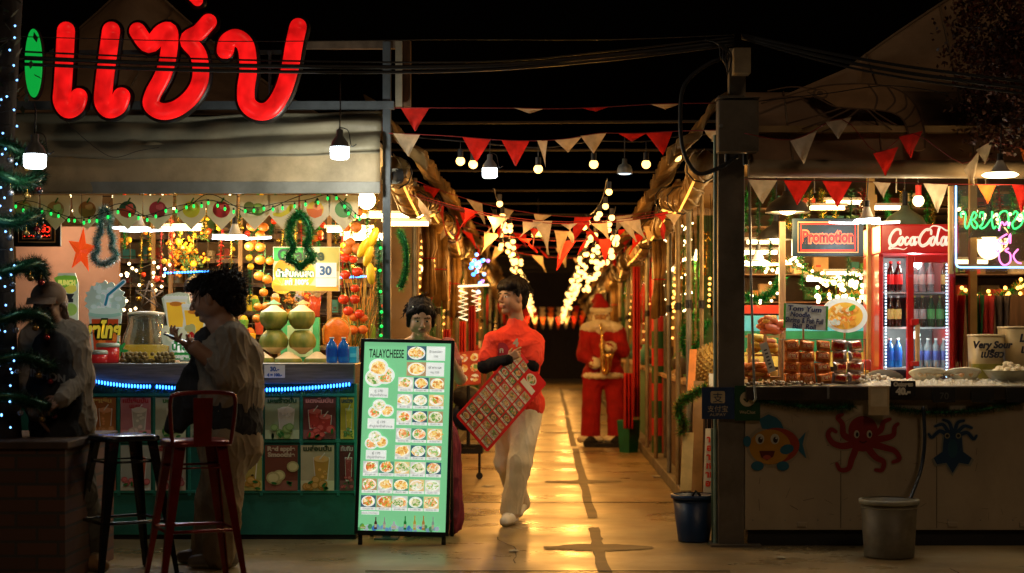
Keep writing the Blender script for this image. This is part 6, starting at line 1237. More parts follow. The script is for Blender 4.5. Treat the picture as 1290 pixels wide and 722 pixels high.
def awning(sx, y0, y1, z, label, seed):
    t = thing('rolled_awning', label, 'awning', (sx * 1.0, (y0 + y1) / 2, z)); n = 70; g_ = random.Random(seed); ph = g_.uniform(0, 9)
    pts = []; rr_ = []
    for i in range(n + 1):
        u = i / n; pts.append(Vector((sx * (.95 + .03 * math.sin(u * 4 + ph)), y0 + (y1 - y0) * u, z - .10 * math.sin(u * PI) + .03 * math.sin(u * 9 + ph) + .02 * noise.noise(Vector((u * 18, ph, 9)))))); rr_.append(.072 + .03 * noise.noise(Vector((u * 6, ph, 0))) + .012 * noise.noise(Vector((u * 22, ph, 3))))
    m = MB(); m.tube(pts, rr_, amber, 16)
    for w_ in range(n * 0 + 3): m.tube([p + Vector((math.cos(w_ * 2.1 + i * .22) * r_ * 1.02, 0, math.sin(w_ * 2.1 + i * .22) * r_ * 1.02)) for i, (p, r_) in enumerate(zip(pts, rr_))], .012, amber, 6)
    m.build('roll', t)
    def ff(u, v):
        y = y0 + (y1 - y0) * u; cr = noise.noise(Vector((y * 3.2, v * 3, ph))) * .09; fr_ = .05 * math.sin(y * 34 + 3 * noise.noise(Vector((y * 2, 1, ph)))) * (1 - v) * .8
        return Vector((sx * (.80 + .38 * v + .05 * math.sin(v * 6) + cr * .5), y, z + .10 + .36 * v + cr + fr_ + .04 * math.sin(u * PI)))
    sheet(ff, 120, 10, mat('dull_amber_sheet', (.26, .16, .06), .45, scale=3, var=.35, bump=.7, bscale=12, transl=.3, dirt=.4), 'flap', parent=t)
    def fd_(u, v):
        y = y0 + (y1 - y0) * u; return Vector((sx * (.90 + .09 * v), y, z - .02 + .14 * v + .015 * math.sin(y * 28 + v * 4) - .08 * math.sin(u * PI)))
    sheet(fd_, 90, 4, amber, 'pleats', parent=t)
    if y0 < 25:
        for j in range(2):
            q0, q1 = pts[int(n * (.06 + j * .48))], pts[int(n * (.44 + j * .48))]; m = MB(); m.tube([q0 + Vector((-sx * .045, 0, -.085)), q0.lerp(q1, .5) + Vector((-sx * .045, 0, -.09)), q1 + Vector((-sx * .045, 0, -.085))], .0085, glow('amber_edge_glow', (1, .50, .08), 1.5), 6); m.build('edge_glow', t)  # glowing strips added for the light caught along the roll's lower edge
    for u in (.05, .55, .97):
        m = MB(); p = pts[int(u * n)]; m.tube([p + Vector((math.cos(a) * .1, 0, math.sin(a) * .1)) for a in [q * .7 for q in range(9)]], .006, cable, 5, closed=True); m.build('tie', t)
awl = [(10.95, 13.4, 2.34), (13.5, 16.4, 2.36), (16.6, 20, 2.33), (20.3, 24.2, 2.30), (24.6, 30, 2.28), (30.4, 37, 2.2), (37.5, 45, 2.1)]
awr = [(10.75, 13.2, 2.36), (13.4, 16.2, 2.30), (16.4, 19.8, 2.24), (20.1, 24, 2.2), (24.4, 30, 2.16), (30.4, 37, 2.1), (37.5, 45, 2.05)]
ordn = ['nearest', 'second', 'third', 'fourth', 'fifth', 'sixth', 'farthest']
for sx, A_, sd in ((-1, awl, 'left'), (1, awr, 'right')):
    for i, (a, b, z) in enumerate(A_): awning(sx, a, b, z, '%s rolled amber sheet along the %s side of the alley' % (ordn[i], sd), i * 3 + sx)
m = MB(); m.cyl(P(497, 222, 10.9), P(505, 222, 10.92), .05, blackrub, n=16); m.lathe([(.05, 0), (.035, .0), (.03, .01)], P(497, 222, 10.88), pole2, 14, Rm=Matrix.Rotation(PI / 2, 3, 'X')); m.build('winder', label='round black winder at the end of the nearest left rolled sheet', cat='winder')
# hanging bundles of sheet
for sx, lst, sd in ((-1, [(14.3, 2.25, .62), (15.9, 2.26, .7), (18.4, 2.2, .7), (22.5, 2.15, .7)], 'left'), (1, [(15.4, 2.15, .7), (19.4, 2.1, .7), (25.5, 2.05, .6)], 'right')):
    for i, (y, z, L_) in enumerate(lst):
        t = thing('sheet_bundle', 'gathered amber sheet bundle hanging %s on the %s side of the alley' % (('nearest', 'second', 'third', 'fourth', 'fifth', 'sixth', 'farthest')[i], sd), 'sheet', (sx * 1.02, y, z - L_)); m = MB()
        for q in range(7):
            a = q * .9; x = sx * 1.0 + .045 * math.cos(a); yy = y + .07 * math.sin(a); m.tube([(x, yy, z), (x + .01, yy, z - L_ * .35), (sx * 1.0 + .03 * math.cos(a), y + .045 * math.sin(a), z - L_ * .5), (x + .012 * math.sin(q * 2), yy + .02, z - L_ * R.uniform(.9, 1.03))], [.018, .022, .016, .026], amber, 7)
        m.build('folds', t); m = MB(); m.tube([(sx * 1.0 + .06 * math.cos(a), y + .07 * math.sin(a), z - L_ * .5) for a in [k_ * .785 for k_ in range(8)]], .006, red_t, 5, closed=True); m.build('tie', t)
# row stall interiors
lamp_k = 0
fills = [mat('lit_cream_panel', (.55, .42, .24), .7, dirt=.2), mat('lit_ochre_panel', (.42, .26, .1), .7, dirt=.2), mat('lit_red_panel', (.35, .05, .03), .6, dirt=.2), mat('lit_green_panel', (.07, .18, .09), .6, dirt=.2)]
gk = random.Random(42)
for sx, sd in ((-1, 'left'), (1, 'right')):
    y = 14.1
    for i in range(9):
        y1 = y + 3.1; xo = 3.0
        t = thing('row_stall', '%s market stall along the %s side of the alley' % (('nearest', 'second', 'third', 'fourth', 'fifth', 'sixth', 'seventh', 'eighth', 'farthest')[i], sd), 'stall', (sx * 2.1, (y + y1) / 2, 0.1))
        m = MB(); m.bb((sx * 1.25, y, 2.56), (sx * (xo + .4), y1 - .02, 2.60), fills[1]); m.build('roof', t)
        m = MB(); m.bb((sx * xo, y, .1), (sx * (xo + .05), y1 - .02, 2.56), fills[(i + (sx > 0)) % 2]); m.bb((sx * 1.5, y1 - .07, .1), (sx * xo, y1 - .02, 2.5), fills[[0, 1, 3, 0, 1, 2, 0, 1, 3][(i + (sx > 0) * 2) % 9]]); m.build('wall', t)
        m = MB(); m.bb((sx * 1.16, y + .1, .1), (sx * 1.75, y1 - .35, .88), [darkwood, fills[2], fills[3], wood][i % 4]); m.bb((sx * 1.12, y + .06, .885), (sx * 1.8, y1 - .3, .92), wood); m.build('counter', t, bevel=.006)
        for q in range(20 if i < 5 else 8):
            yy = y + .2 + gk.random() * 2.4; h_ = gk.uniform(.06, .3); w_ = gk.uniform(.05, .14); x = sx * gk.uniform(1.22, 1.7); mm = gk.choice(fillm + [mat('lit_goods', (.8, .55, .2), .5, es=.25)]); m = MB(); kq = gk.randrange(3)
            if kq == 0: m.bb((x - w_ / 2, yy, .921), (x + w_ / 2, yy + w_, .921 + h_), mm)
            elif kq == 1: m.lathe([(0, 0), (w_ / 2, 0), (w_ / 1.8, h_ * .7), (w_ / 3, h_ * .85), (w_ / 3, h_), (0, h_)], (x, yy, .921), mm, 10)
            else: m.lathe([(0, 0), (w_ / 3, 0), (w_ * .8, h_ * .4), (w_ * .75, h_ * .42), (0, h_ * .5)], (x, yy, .921), mm, 12)
            m.build('stall_goods', label='small packed ware on a counter of the %s stall row' % sd, cat='goods', group='wares along the %s stall row' % sd)
        for q in range(16 if i < 5 else 5):
            yy = y + .2 + gk.random() * 2.6; z_ = gk.uniform(1.75, 2.3); L_ = gk.uniform(.25, .7); x = sx * gk.uniform(1.12, 1.6); mm = gk.choice([red_t, green_t, gold_t, flag_r, flag_w, dgreen_t, green_t, bulb_y]); m = MB(); pts = [Vector((x, yy, 2.5)), Vector((x + .02, yy + .03, z_)), Vector((x, yy + gk.uniform(-.1, .1), z_ - L_))]
            if mm in (red_t, green_t, gold_t, dgreen_t): m.tube(pts[1:], .006, mm, 5); m.tinsel(pts[1:], .05, mm, 160, .004, q)
            else: m.tube([pts[1], pts[1].lerp(pts[2], .5), pts[2]], [.03, .02, .012], mm, 6) if mm is not bulb_y else [m.sph(pts[1].lerp(pts[2], j_ / 5), .014, mm, 6, 5) for j_ in range(6)]
            m.tube(pts, .003, cable, 4); m.build('hanging_decoration', label='decoration hanging in the %s stall row' % sd, cat='decoration', group='decorations hanging in the %s stall row' % sd)
        c = Vector((sx * 1.65, (y + y1) / 2, 2.12)); m = MB(); m.lathe([(0, 0), (.10, 0), (.11, .015), (.04, .05), (.02, .12), (0, .12)], c, led_warm, 16); m.tube([c + ZU * .12, c + ZU * .44], .005, cable); m.build('stall_lamp', label='%s warm lamp hanging in the %s stall row' % (('nearest', 'second', 'third', 'fourth', 'fifth', 'sixth', 'seventh', 'eighth', 'farthest')[i], sd), cat='lamp')
        lamp('row_light', c - ZU * .09, 15 if i < 5 else 13, (1, .50, .14), .08)
        y = y1
# things seen through the gaps
for a, lab, r_, mt_, sd in (([(503, 292), (511, 310), (512, 335), (505, 362)], 'green tinsel garland hanging behind the corner post', .045, [green_t, dgreen_t], 31),):
    pts = bez([P(x, y, 11.3) for x, y in a], 6); m = MB(); m.tube(pts, .02, dgreen_t); m.tinsel(pts, r_, mt_, 3500, .003, sd); m.build('tinsel_garland', label=lab, cat='garland')
pts = bez([P(478, 300, 10.8), P(477, 350, 10.79), P(479, 400, 10.8), P(478, 425, 10.8)], 6); gp = thing('post_garland', 'green tinsel with green lights wound down the corner post', 'garland', pts[-1]); m = MB(); m.tube(pts, .006, dgreen_t); m.tinsel(pts, .03, [green_t, dgreen_t], 1400, .003, 32); m.build('tinsel', gp)
for i in range(2, len(pts), 3): m = MB(); m.sph(pts[i] + Vector((.012, -.03, 0)), .010, led_g, 8, 6); m.build('bulb', gp)
pts = bez([P(x, y, 13.2) for x, y in ((872, 395), (860, 425), (867, 450), (880, 430), (892, 405))], 6); m = MB(); m.tube(pts, .006, dgreen_t); m.tinsel(pts, .06, [green_t, dgreen_t], 1800, .004, 33); m.build('tinsel_garland', label='green tinsel looped among the poles above the spiky durian prop', cat='garland')
pts = bez([P(x, y, 11.6) for x, y in ((890, 488), (868, 500), (854, 515), (862, 535), (858, 545))], 6); m = MB(); m.tube(pts, .006, dgreen_t); m.tinsel(pts, .065, [green_t, gold_t, dgreen_t], 2200, .004, 34); m.build('tinsel_garland', label='green gold tinsel garland heaped behind the navy payment sign', cat='garland')
# durian prop
c = P(903, 462, 12.1); du = thing('durian_prop', 'spiky yellow brown durian half propped among the poles', 'prop', c - ZU * .15); dm = mat('durian_skin', (.42, .27, .07), .6, var=.3); m = MB(); m.sph(c, (.17, .10, .16), dm, 22, 14); sv = []; sfs = []
for i in range(420):
    z_ = 1 - 2 * (i + .5) / 420; a = i * 2.39996; q = math.sqrt(1 - z_ * z_); nrm = Vector((q * math.cos(a), q * math.sin(a), z_)); p = c + Vector((nrm.x * .17, nrm.y * .10, nrm.z * .16)); u, w_ = m._fr(nrm); o_ = len(sv); sv += [p + u * .011, p - u * .006 + w_ * .01, p - u * .006 - w_ * .01, p + nrm * .024]; sfs += [(o_, o_ + 1, o_ + 3), (o_ + 1, o_ + 2, o_ + 3), (o_ + 2, o_, o_ + 3)]
m.add(sv, sfs, dm); m.build('husk', du); m = MB(); m.rect(FR(P(893, 487, 11.9)), 0, 0, .08, .09, 0, whitepr, .002); m.build('price_tag', label='white price tag below the durian prop', cat='price tag'); m = MB(); m.bb(P(880, 492, 12.3), P(915, 489, 11.95), wood); m.bb(P(884, 600, 12.2), P(888, 492, 12.17), darkwood); m.bb(P(908, 600, 12.2), P(912, 492, 12.17), darkwood); m.build('prop_stand', label='small wooden table under the durian prop', cat='table')
for px0, px1, py0, py1, mm, d, lab in ((857, 871, 545, 618, mat('cream_banner', (.62, .46, .2), .6), 11.5, 'narrow cream banner standing over the dark blue bin'), (871, 884, 480, 622, mat('brown_banner', (.35, .2, .08), .6), 11.6, 'brown timber board standing beside the cream banner'), (886, 900, 540, 622, mat('white_banner', (.66, .6, .48), .6), 11.3, 'white banner with red lettering standing against the thick post'), (866, 875, 440, 492, mat('orange_banner', (.7, .22, .03), .5), 11.9, 'orange banner strip left of the durian prop'), (876, 884, 488, 560, mat('blue_banner', (.03, .12, .3), .5), 11.75, 'dark blue board strip behind the timber board')):
    t = thing('leaning_banner', lab, 'banner', P((px0 + px1) / 2, py1, d)); m = MB(); a, b, c_, e_ = P(px0, py1, d), P(px1, py1, d), P(px1 + 3, py0, d + .12), P(px0 + 3, py0, d + .12); th = Vector((0, .012, 0)); m.add([a, b, c_, e_, a + th, b + th, c_ + th, e_ + th], [(0, 1, 2, 3), (7, 6, 5, 4), (0, 4, 5, 1), (1, 5, 6, 2), (2, 6, 7, 3), (3, 7, 4, 0)], mm); m.build('board', t)
    if px0 == 886:
        m = MB(); fr = FR(a + Vector((.0, -.001, 0)), v=(c_ - b) - Vector((0, 0, 0)));
        for i in range(6): m.text(fr, .04, .05 + i * .06, 'อาหาร'[i % 4:i % 4 + 2], .06, printm((.6, .03, .01)), .003, bold=.003)
        m.build('lettering', t)
# dark stools or crates behind the poles on the right
for i in range(6):
    y = 12.6 + i * .75; t = thing('bar_table', 'dark slim bar table, number %s from the thick post along the right kerb' % ('one', 'two', 'three', 'four', 'five', 'six')[i], 'table', (1.45, y, .1 if y > 13.2 else 0)); zb_ = .1 if y > 13.2 else 0
    m = MB(); m.bb((1.2, y - .26, .90), (1.7, y + .26, .93), mat('scuffed_tabletop', (.35, .25, .13), .35)); m.build('tabletop', t, bevel=.003)
    for dx, dy in ((0.03, -.2), (.42, -.2), (.03, .2), (.42, .2)): m = MB(); m.bb((1.2 + dx, y + dy - .02, zb_), (1.2 + dx + .05, y + dy + .02, .90), darkmetal); m.build('leg', t)
# striped red-green posts
for x, y, lab in ((-1.0, 23.0, 'red and green striped post on the left side, behind the young man'), (1.13, 17.4, 'red and green striped post on the right side behind the saxophone figure')):
    m = MB(); n = 26; mr, mg_ = mat('red_ribbon', (.5, .02, .02), .5), mat('green_ribbon', (.01, .09, .03), .5)
    for i in range(n): m.cyl((x, y, .1 + i * 2.3 / n), (x, y, .1 + (i + 1) * 2.3 / n), .07, mr if (i // 2) % 2 else mg_, n=14, caps=False)
    m.build('striped_post', label=lab, cat='post')
def drape(px0, px1, py0, py1, d, mm, lab, seed):
    def f(u, v): return P(px0 + (px1 - px0) * u, py0 + (py1 - py0) * v, d) + Vector((0, .05 * math.sin(u * 16 + seed) * (.4 + v), 0))
    sheet(f, 30, 12, mm, 'hanging_drape', label=lab, cat='drape')
rv = mat('red_velvet', (.42, .008, .008), .7, transl=.15)
drape(797, 806, 336, 525, 18.8, rv, 'long red cloth hanging just right of the saxophone figure', 1)
drape(786, 797, 470, 540, 18.6, mat('red_velvet', (.42, .008, .008)), 'short red cloth tail beside the green bin', 2)
m = MB(); c = Vector((P(792, 0, 18.9).x, 18.9, 0)); m.lathe([(0, 0), (.10, 0), (.13, .35), (.12, .36), (0, .36)], c, mat('green_bin', (.01, .12, .07), .4), 4, smooth=False); m.build('green_bin', label='small dark green bin behind the saxophone figure', cat='bin')
for (px, py, d, c_, lab) in ((563, 450, 13.9, (.55, .02, .01), 'red cloth knotted on a pole left of the young man'), (583, 440, 15.2, (.6, .03, .02), 'red cloth strip behind the red poster stand'), (595, 420, 16.5, (.55, .02, .02), 'red flag hanging beside the young man')):
    drape(px - 4, px + 4, py - 35, py + 40, d, mat('drape_%d' % px, c_, .7, transl=.2), lab, px)
# red food poster on stand left of the man
fp = thing('food_poster_stand', 'red food poster with dish pictures on a stand left of the young man', 'poster stand', P(590, 560, 14.6)); fr = FR(P(576, 486, 14.6), u=(1, 0, .1)); k = 14.6 / F0; m = MB(); m.rect(fr, 0, 0, 30 * k, 42 * k, 0, pe((.6, .07, .02), .18), .01); m.build('board', fp); m = MB(); fdm = [multi('dish_a', [(.8, .35, .08), (.85, .6, .2), (.6, .12, .04), (.2, .3, .05), (.8, .7, .5)], 60, es=.3), multi('dish_b', [(.85, .55, .15), (.7, .3, .05), (.85, .75, .45), (.5, .1, .02)], 50, es=.3)]
for j in range(3):
    for i in range(2): m.disc(fr, (8 + i * 14) * k, (8 + j * 13) * k, 5.5 * k, 5 * k, .011, fdm[(i + j) % 2], 14)
m.build('pictures', fp); m = MB(); m.cyl(P(590, 486, 14.62), P(590, 562, 14.62), .015, darkmetal); m.cyl(P(582, 562, 14.6), P(598, 562, 14.7), .02, darkmetal); m.build('stand', fp)
# black bag and trolley near floor
t = thing('trolley', 'small wheeled trolley with a black bag behind the young man', 'trolley', P(585, 575, 15.4)); m = MB(); m.bb(P(570, 568, 15.6), P(608, 560, 15.2), darkmetal); m.sph(P(588, 500, 15.3), (.14, .12, .1), mat('black_bag', (.02, .02, .022), .6, bump=.5), 14, 10); m.sph(P(588, 525, 15.4), (.15, .12, .13), mat('blue_bag', (.02, .04, .12), .5, bump=.5), 14, 10); m.cyl(P(575, 560, 15.4), P(575, 505, 15.4), .012, darkmetal); m.cyl(P(604, 560, 15.4), P(604, 505, 15.4), .012, darkmetal); m.cyl(P(604, 566, 15.4), P(604, 599, 15.4), .012, darkmetal); m.cyl(P(575, 566, 15.4), P(575, 599, 15.4), .012, darkmetal); m.build('frame', t)
for px in (575, 604): m = MB(); c = P(px, 574, 15.4); c.z = .03; m.cyl(c + Vector((0, -.02, 0)), c + Vector((0, .02, 0)), .03, blackrub, n=16); m.build('wheel', t)
# white zigzag light figure on the left row
t = thing('light_figure', 'white zigzag rope light hanging over the red poster stand', 'string lights', P(592, 400, 17)); m = MB(); zz = []
for i in range(12): zz.append(P(578 + (i % 2) * 11, 366 + i * 3.4, 17)); 
m.tube(zz, .010, glow('cream_rope_light', (1, .78, .45), 2.2), 6); m.tube([p + Vector((.13, 0, 0)) for p in zz[:9]], .010, MATS['cream_rope_light'], 6); m.tube([P(577, 361, 17), P(616, 359, 17)], .012, MATS['cream_rope_light'], 6); m.build('rope', t)
t = thing('light_figure', 'small blue and violet light cluster above the white zigzag light', 'string lights', P(600, 352, 17.2)); g_ = random.Random(8)
for i in range(22): m = MB(); m.sph(P(602 + g_.gauss(0, 7), 334 + g_.gauss(0, 9), 17.2), .018, g_.choice([led_bw, led_b, glow('violet_led', (.45, .2, 1), 3)]), 6, 5); m.build('bulb', t)
# fairy curtain on the right row under the awning
for k_, (y, nn, lab) in enumerate(((13.6, 44, 'nearest curtain of tiny warm lights under the right rolled sheet'), (16.2, 40, 'second curtain of tiny warm lights under the right rolled sheet'))):
    t = thing('fairy_light_curtain', lab, 'string lights', (1.2, y, 1.7)); g_ = random.Random(k_ + 50); m = MB(); allp = []
    for q in range(7):
        yy = y + q * .17; z0 = 2.2; n_p = 6; pts = [Vector((1.12 + g_.uniform(-.03, .05), yy + g_.uniform(-.02, .02), z0 - j * .14)) for j in range(n_p)]; m.tube(pts, .0015, dgreen_t, 4); m.tinsel(pts, .03, [dgreen_t, green_t], 90, .003, q); allp += pts
    m.build('cord', t)
    for p in allp: m = MB(); m.sph(p, .008, led_warm, 6, 4); m.build('bulb', t)
# ------------------------------------------------ festoon bulbs
fproto = None
def festoon(name, label, pts, spacing, seed, r=.03, drop=.05, mt=None, sockets=True, gap=0):
    g_ = random.Random(seed); t = thing(name, label, 'string lights', pts[0]); m = MB(); m.tube(pts, .004, cable, 5); m.build('cord', t)
    acc = g_.uniform(0, spacing); nb = 0
    for i in range(len(pts) - 1):
        d = (pts[i + 1] - pts[i]).length
        while acc < d and nb < 98:
            p = pts[i].lerp(pts[i + 1], acc / d) + Vector((g_.uniform(-.03, .03), 0, -drop - g_.uniform(0, .03))); m = MB(); far = p.y > 22; m.sph(p, r, mt or bulb_w, 10 if not far else 7, 8 if not far else 5); b_ = m.build('bulb', t); nb += 1
            if not far: m = MB(); m.cyl(p + ZU * r * .8, p + ZU * (r + .045), .016, blackrub, n=8); m.cyl(p + ZU * (r + .04), p + ZU * (drop + .02), .004, cable, n=5); m.build('socket', b_)
            acc += spacing * g_.uniform(.75, 1.3)
        acc -= d
def alley_path(x, y0, y1, z0, z1, per, amp, ph, seed, wx=.03):
    g_ = random.Random(seed); n = int((y1 - y0) / .3); out = []
    for i in range(n + 1):
        y = y0 + (y1 - y0) * i / n; u = ((y + ph) / per) % 1; out.append(Vector((x + wx * math.sin(y * 1.3 + seed), y, z0 + (z1 - z0) * i / n - amp * 2.4 * u * (1 - u) + amp * .3)))
    return out
festoon('festoon_lights', 'outer festoon string of warm bulbs on the left of the alley', alley_path(-.42, 13.2, 47, 2.30, 1.90, 3.1, .10, 0, 1), .62, 1, r=.023)
festoon('festoon_lights', 'inner festoon string of warm bulbs on the left of the alley', alley_path(-.34, 11.5, 46, 2.28, 1.88, 2.6, .11, 1.2, 2), .62, 2, r=.023)
festoon('festoon_lights', 'left festoon string crowding the far end of the alley', alley_path(-.38, 18, 50, 2.2, 1.80, 3.4, .15, .5, 3), .66, 3, r=.023)
festoon('festoon_lights', 'outer festoon string of warm bulbs on the right of the alley', alley_path(.46, 12.2, 48, 2.24, 1.86, 3.0, .12, .7, 4), .62, 4, r=.023)
festoon('festoon_lights', 'inner festoon string of warm bulbs on the right of the alley', alley_path(.37, 11.0, 47, 2.32, 1.84, 2.7, .10, 1.9, 5), .62, 5, r=.023)
festoon('festoon_lights', 'right festoon string crowding the far end of the alley', alley_path(.40, 17, 50, 2.18, 1.76, 3.6, .16, .2, 6), .66, 6, r=.023)
festoon('festoon_lights', 'loose third festoon swag on the right of the alley', alley_path(.56, 13.5, 26, 2.14, 2.05, 4.1, .14, 2.2, 7), .62, 7)
cr = thing('cross_festoon', 'festoon of warm bulbs strung across the alley mouth among the pennants', 'string lights', P(690, 170, 11.05)); pts = bez([P(490, 170, 11.05), P(580, 178, 11.05), P(680, 186, 11.05), P(748, 178, 11.05), P(814, 178, 11.05), P(853, 172, 11.05), P(905, 168, 10.9)], 5); m = MB(); m.tube(pts, .005, cable); m.build('cord', cr)
for px, py in ((580, 203), (596, 207), (678, 213), (748, 207), (814, 207), (853, 198)):
    p = P(px, py, 11.05); m = MB(); m.sph(p, .029, bulb_w, 16, 12); b_ = m.build('bulb', cr); m = MB(); m.cyl(p + ZU * .022, p + ZU * .075, .018, blackrub, n=12); m.tube([p + ZU * .07, Vector((p.x, p.y, P(0, 178, 11.05).z))], .003, cable, 5); m.build('socket', b_)
for i, (x, y, z, w_) in enumerate(((0, 11.6, 2.12, 16), (0, 14.5, 2.1, 38), (-.1, 17.6, 2.05, 58), (.1, 21, 2.02, 46), (0, 25, 1.98, 46), (0, 30, 1.9, 50), (0, 36, 1.85, 55), (0, 43, 1.8, 50))):
    for s_ in (-1, 1): lamp('festoon_light', (s_ * .38 + x * 0, y, z - .04), w_ * .85, (1, .44, .085), .06)
# white dome lamp over the middle
c = P(787, 219, 11.3); t = thing('grey_dome_lamp', 'small grey dome lamp hanging between the pennants right of centre', 'lamp', c); m = MB(); m.lathe([(.052, 0), (.050, .03), (.04, .055), (.018, .068), (.016, .1), (0, .1)], c, mat('grey_lamp_shade', (.22, .24, .24), .35, .4), 22); m.cyl(c + ZU * .1, c + ZU * .25, .004, cable); m.build('shade', t); m = MB(); m.lathe([(0, -.006), (.035, -.004), (.046, .004), (0, .006)], c, glow('dim_led', (.5, .75, 1), 1.6), 20); m.build('diffuser', t)
m = MB(); c = P(678, 295, 24); m.box(c, (.17, .05, .07), glow('flood_lamp', (1, .72, .15), 5)); m.box(c + ZU * .05, (.2, .08, .02), darkmetal); m.cyl(c + ZU * .05, c + ZU * .5, .01, darkmetal); m.build('flood_lamp', label='small yellow flood lamp alone in the dark middle of the alley', cat='lamp')
# roof beams, roof and dark end
for i in range(16):
    y = 13.4 + i * 2.1; m = MB(); m.cyl((-1.6, y, 2.96 + .02 * (i % 3)), (1.6, y, 2.98), .012, mat('dark_beam', (.03, .025, .02), .7), n=8); m.build('cross_beam', label='thin dark beam spanning the alley overhead', cat='beam', group='beams spanning the alley')
m = MB(); m.bb((-3.5, 50, 0), (3.5, 50.2, 3.6), mat('dark_end_wall', (.03, .02, .015), .8)); m.build('end_wall', label='dark wall closing the far end of the alley', cat='wall')
fe = thing('far_bunting', 'dim orange red bunting across the far end of the alley', 'bunting', (0, 44, 2.4)); g_ = random.Random(3)
for rr0 in range(4):
    rope = sag(Vector((-1.2, 40 + rr0 * 1.6, 2.05 - rr0 * .1)), Vector((1.2, 40 + rr0 * 1.6, 2.05 - rr0 * .1)), .1, 12); m = MB(); m.tube(rope, .006, cable, 4); m.build('cord', fe)
    for i in range(12): p = rope[i]; m = MB(); m.add([p, p + Vector((.15, 0, 0)), p + Vector((.075, .02, -.22))], [(0, 1, 2)], [flag_r, flag_o, flag_w][g_.randrange(3)]); m.build('pennant', fe)
# deeper bunting rows
for i, (y, z0, n_f, lab) in enumerate(((11.3, 2.20, 8, 'twisted pennant row just behind the bulbs at the alley mouth'), (13.5, 2.33, 8, 'twisted pennant row between the fourth and fifth over the alley'), (11.7, 2.24, 7, 'third row of twisted pennants, just behind the LED bulb'), (12.8, 2.40, 7, 'fourth row of twisted pennants over the alley'), (14.2, 2.24, 6, 'fifth row of twisted pennants over the alley'), (16.2, 2.42, 7, 'sixth row of twisted pennants deep over the alley'), (18.5, 2.40, 8, 'seventh row of twisted pennants deep over the alley'), (21, 2.45, 8, 'eighth and deepest row of twisted pennants over the alley'))):
    g_ = random.Random(60 + i); rp = sag(Vector((-1.0, y, z0 + .06)), Vector((1.0, y + .9, z0 - .08 * (i % 2))), .16, 16); fl_ = [((j + .5) / n_f + g_.uniform(-.02, .02), .14, g_.uniform(.11, .26), (flag_r if g_.random() < .5 else flag_w), g_.choice((-3, -2, -1.5, -.6, .3, 1.2, 1.8, 2.6)), g_.uniform(-.13, .13)) for j in range(n_f) if g_.random() < .85]
    bunt('pennant_bunting', lab, rp, fl_)
# ------------------------------------------------ overhead cables
for i, (a, mid, b, r_, lab) in enumerate((((-40, 70, 9.8), (580, 84, 10.3), (925, 52, 10.4), .014, 'thick black cable running over the red letters to the thick post'), ((-40, 78, 9.8), (560, 90, 10.3), (925, 56, 10.4), .011, 'second black cable just below the thickest one'), ((-40, 62, 9.8), (600, 78, 10.3), (925, 47, 10.4), .006, 'thin black cable above the thickest one'), ((-40, 44, 9.9), (560, 50, 10.3), (925, 44, 10.4), .003, 'thinnest wire crossing in front of the letter tops'))):
    m = MB(); m.tube(bez([P(*a), P((a[0] + mid[0]) / 2, (a[1] + mid[1]) / 2 + 5, 10.05), P(*mid), P(760, (mid[1] + b[1]) / 2 + 3, 10.4), P(*b)], 8), r_, cable, 6); m.build('overhead_cable', label=lab, cat='cable')
for i, (dy, r_, lab) in enumerate(((0, .010, 'upper black cable from the thick post to the right edge'), (8, .012, 'middle black cable from the thick post to the right edge'), (15, .008, 'lowest black cable from the thick post to the right edge'))):
    m = MB(); m.tube(bez([P(935, 44 + dy * .3, 10.4), P(1040, 66 + dy * .8, 10.2), P(1150, 85 + dy, 10.0), P(1330, 108 + dy, 9.8)], 8), r_, cable, 6); m.build('overhead_cable', label=lab, cat='cable')
m = MB(); m.tube(bez([P(935, 130, 10.38), P(1040, 118, 10.3), P(1120, 108, 10.2), P(1195, 118, 10.2)], 6), .003, cable, 5); m.build('overhead_cable', label='thin wire drooping across the painted prawn', cat='cable')
m = MB(); m.tube(bez([P(920, 70, 10.42), P(890, 82, 10.42), P(862, 108, 10.42), P(857, 150, 10.42), P(861, 190, 10.42), P(878, 218, 10.42), P(905, 212, 10.42), P(930, 196, 10.40)], 8), .013, cable, 8); m.build('looped_cable', label='thick cable looping from the post top down under the meter box', cat='cable')
for i in range(5): m = MB(); m.tube(bez([P(888 + i * 5, 50 + i, 10.4), P(905 + i * 4, 56 + i * 3, 10.36), P(908 + i * 3, 72 + i * 3, 10.36), P(916, 82 + i * 3, 10.38)], 6), .005, cable, 6); m.build('cable_tail', label='short cable tail curling at the top of the thick post', cat='cable', group='cable tails at the post top')
m = MB(); m.tube(bez([P(78, 148, 10.5), P(110, 178, 10.55), P(142, 198, 10.6), P(175, 190, 10.65), P(200, 186, 10.7)], 6), .002, cable, 5); m.build('thin_wire', label='thin loose wire hanging from the red letters over the beige valance', cat='cable')
m = MB(); m.tube([P(944, 226, 10.46), P(946, 350, 10.46), P(950, 480, 10.44), P(952, 503, 10.42), P(949, 506, 10.42)], .008, mat('silver_pipe', (.4, .38, .3), .3, .6), 8); m.build('gas_pipe', label='thin pipe hanging just right of the thick post', cat='pipe')
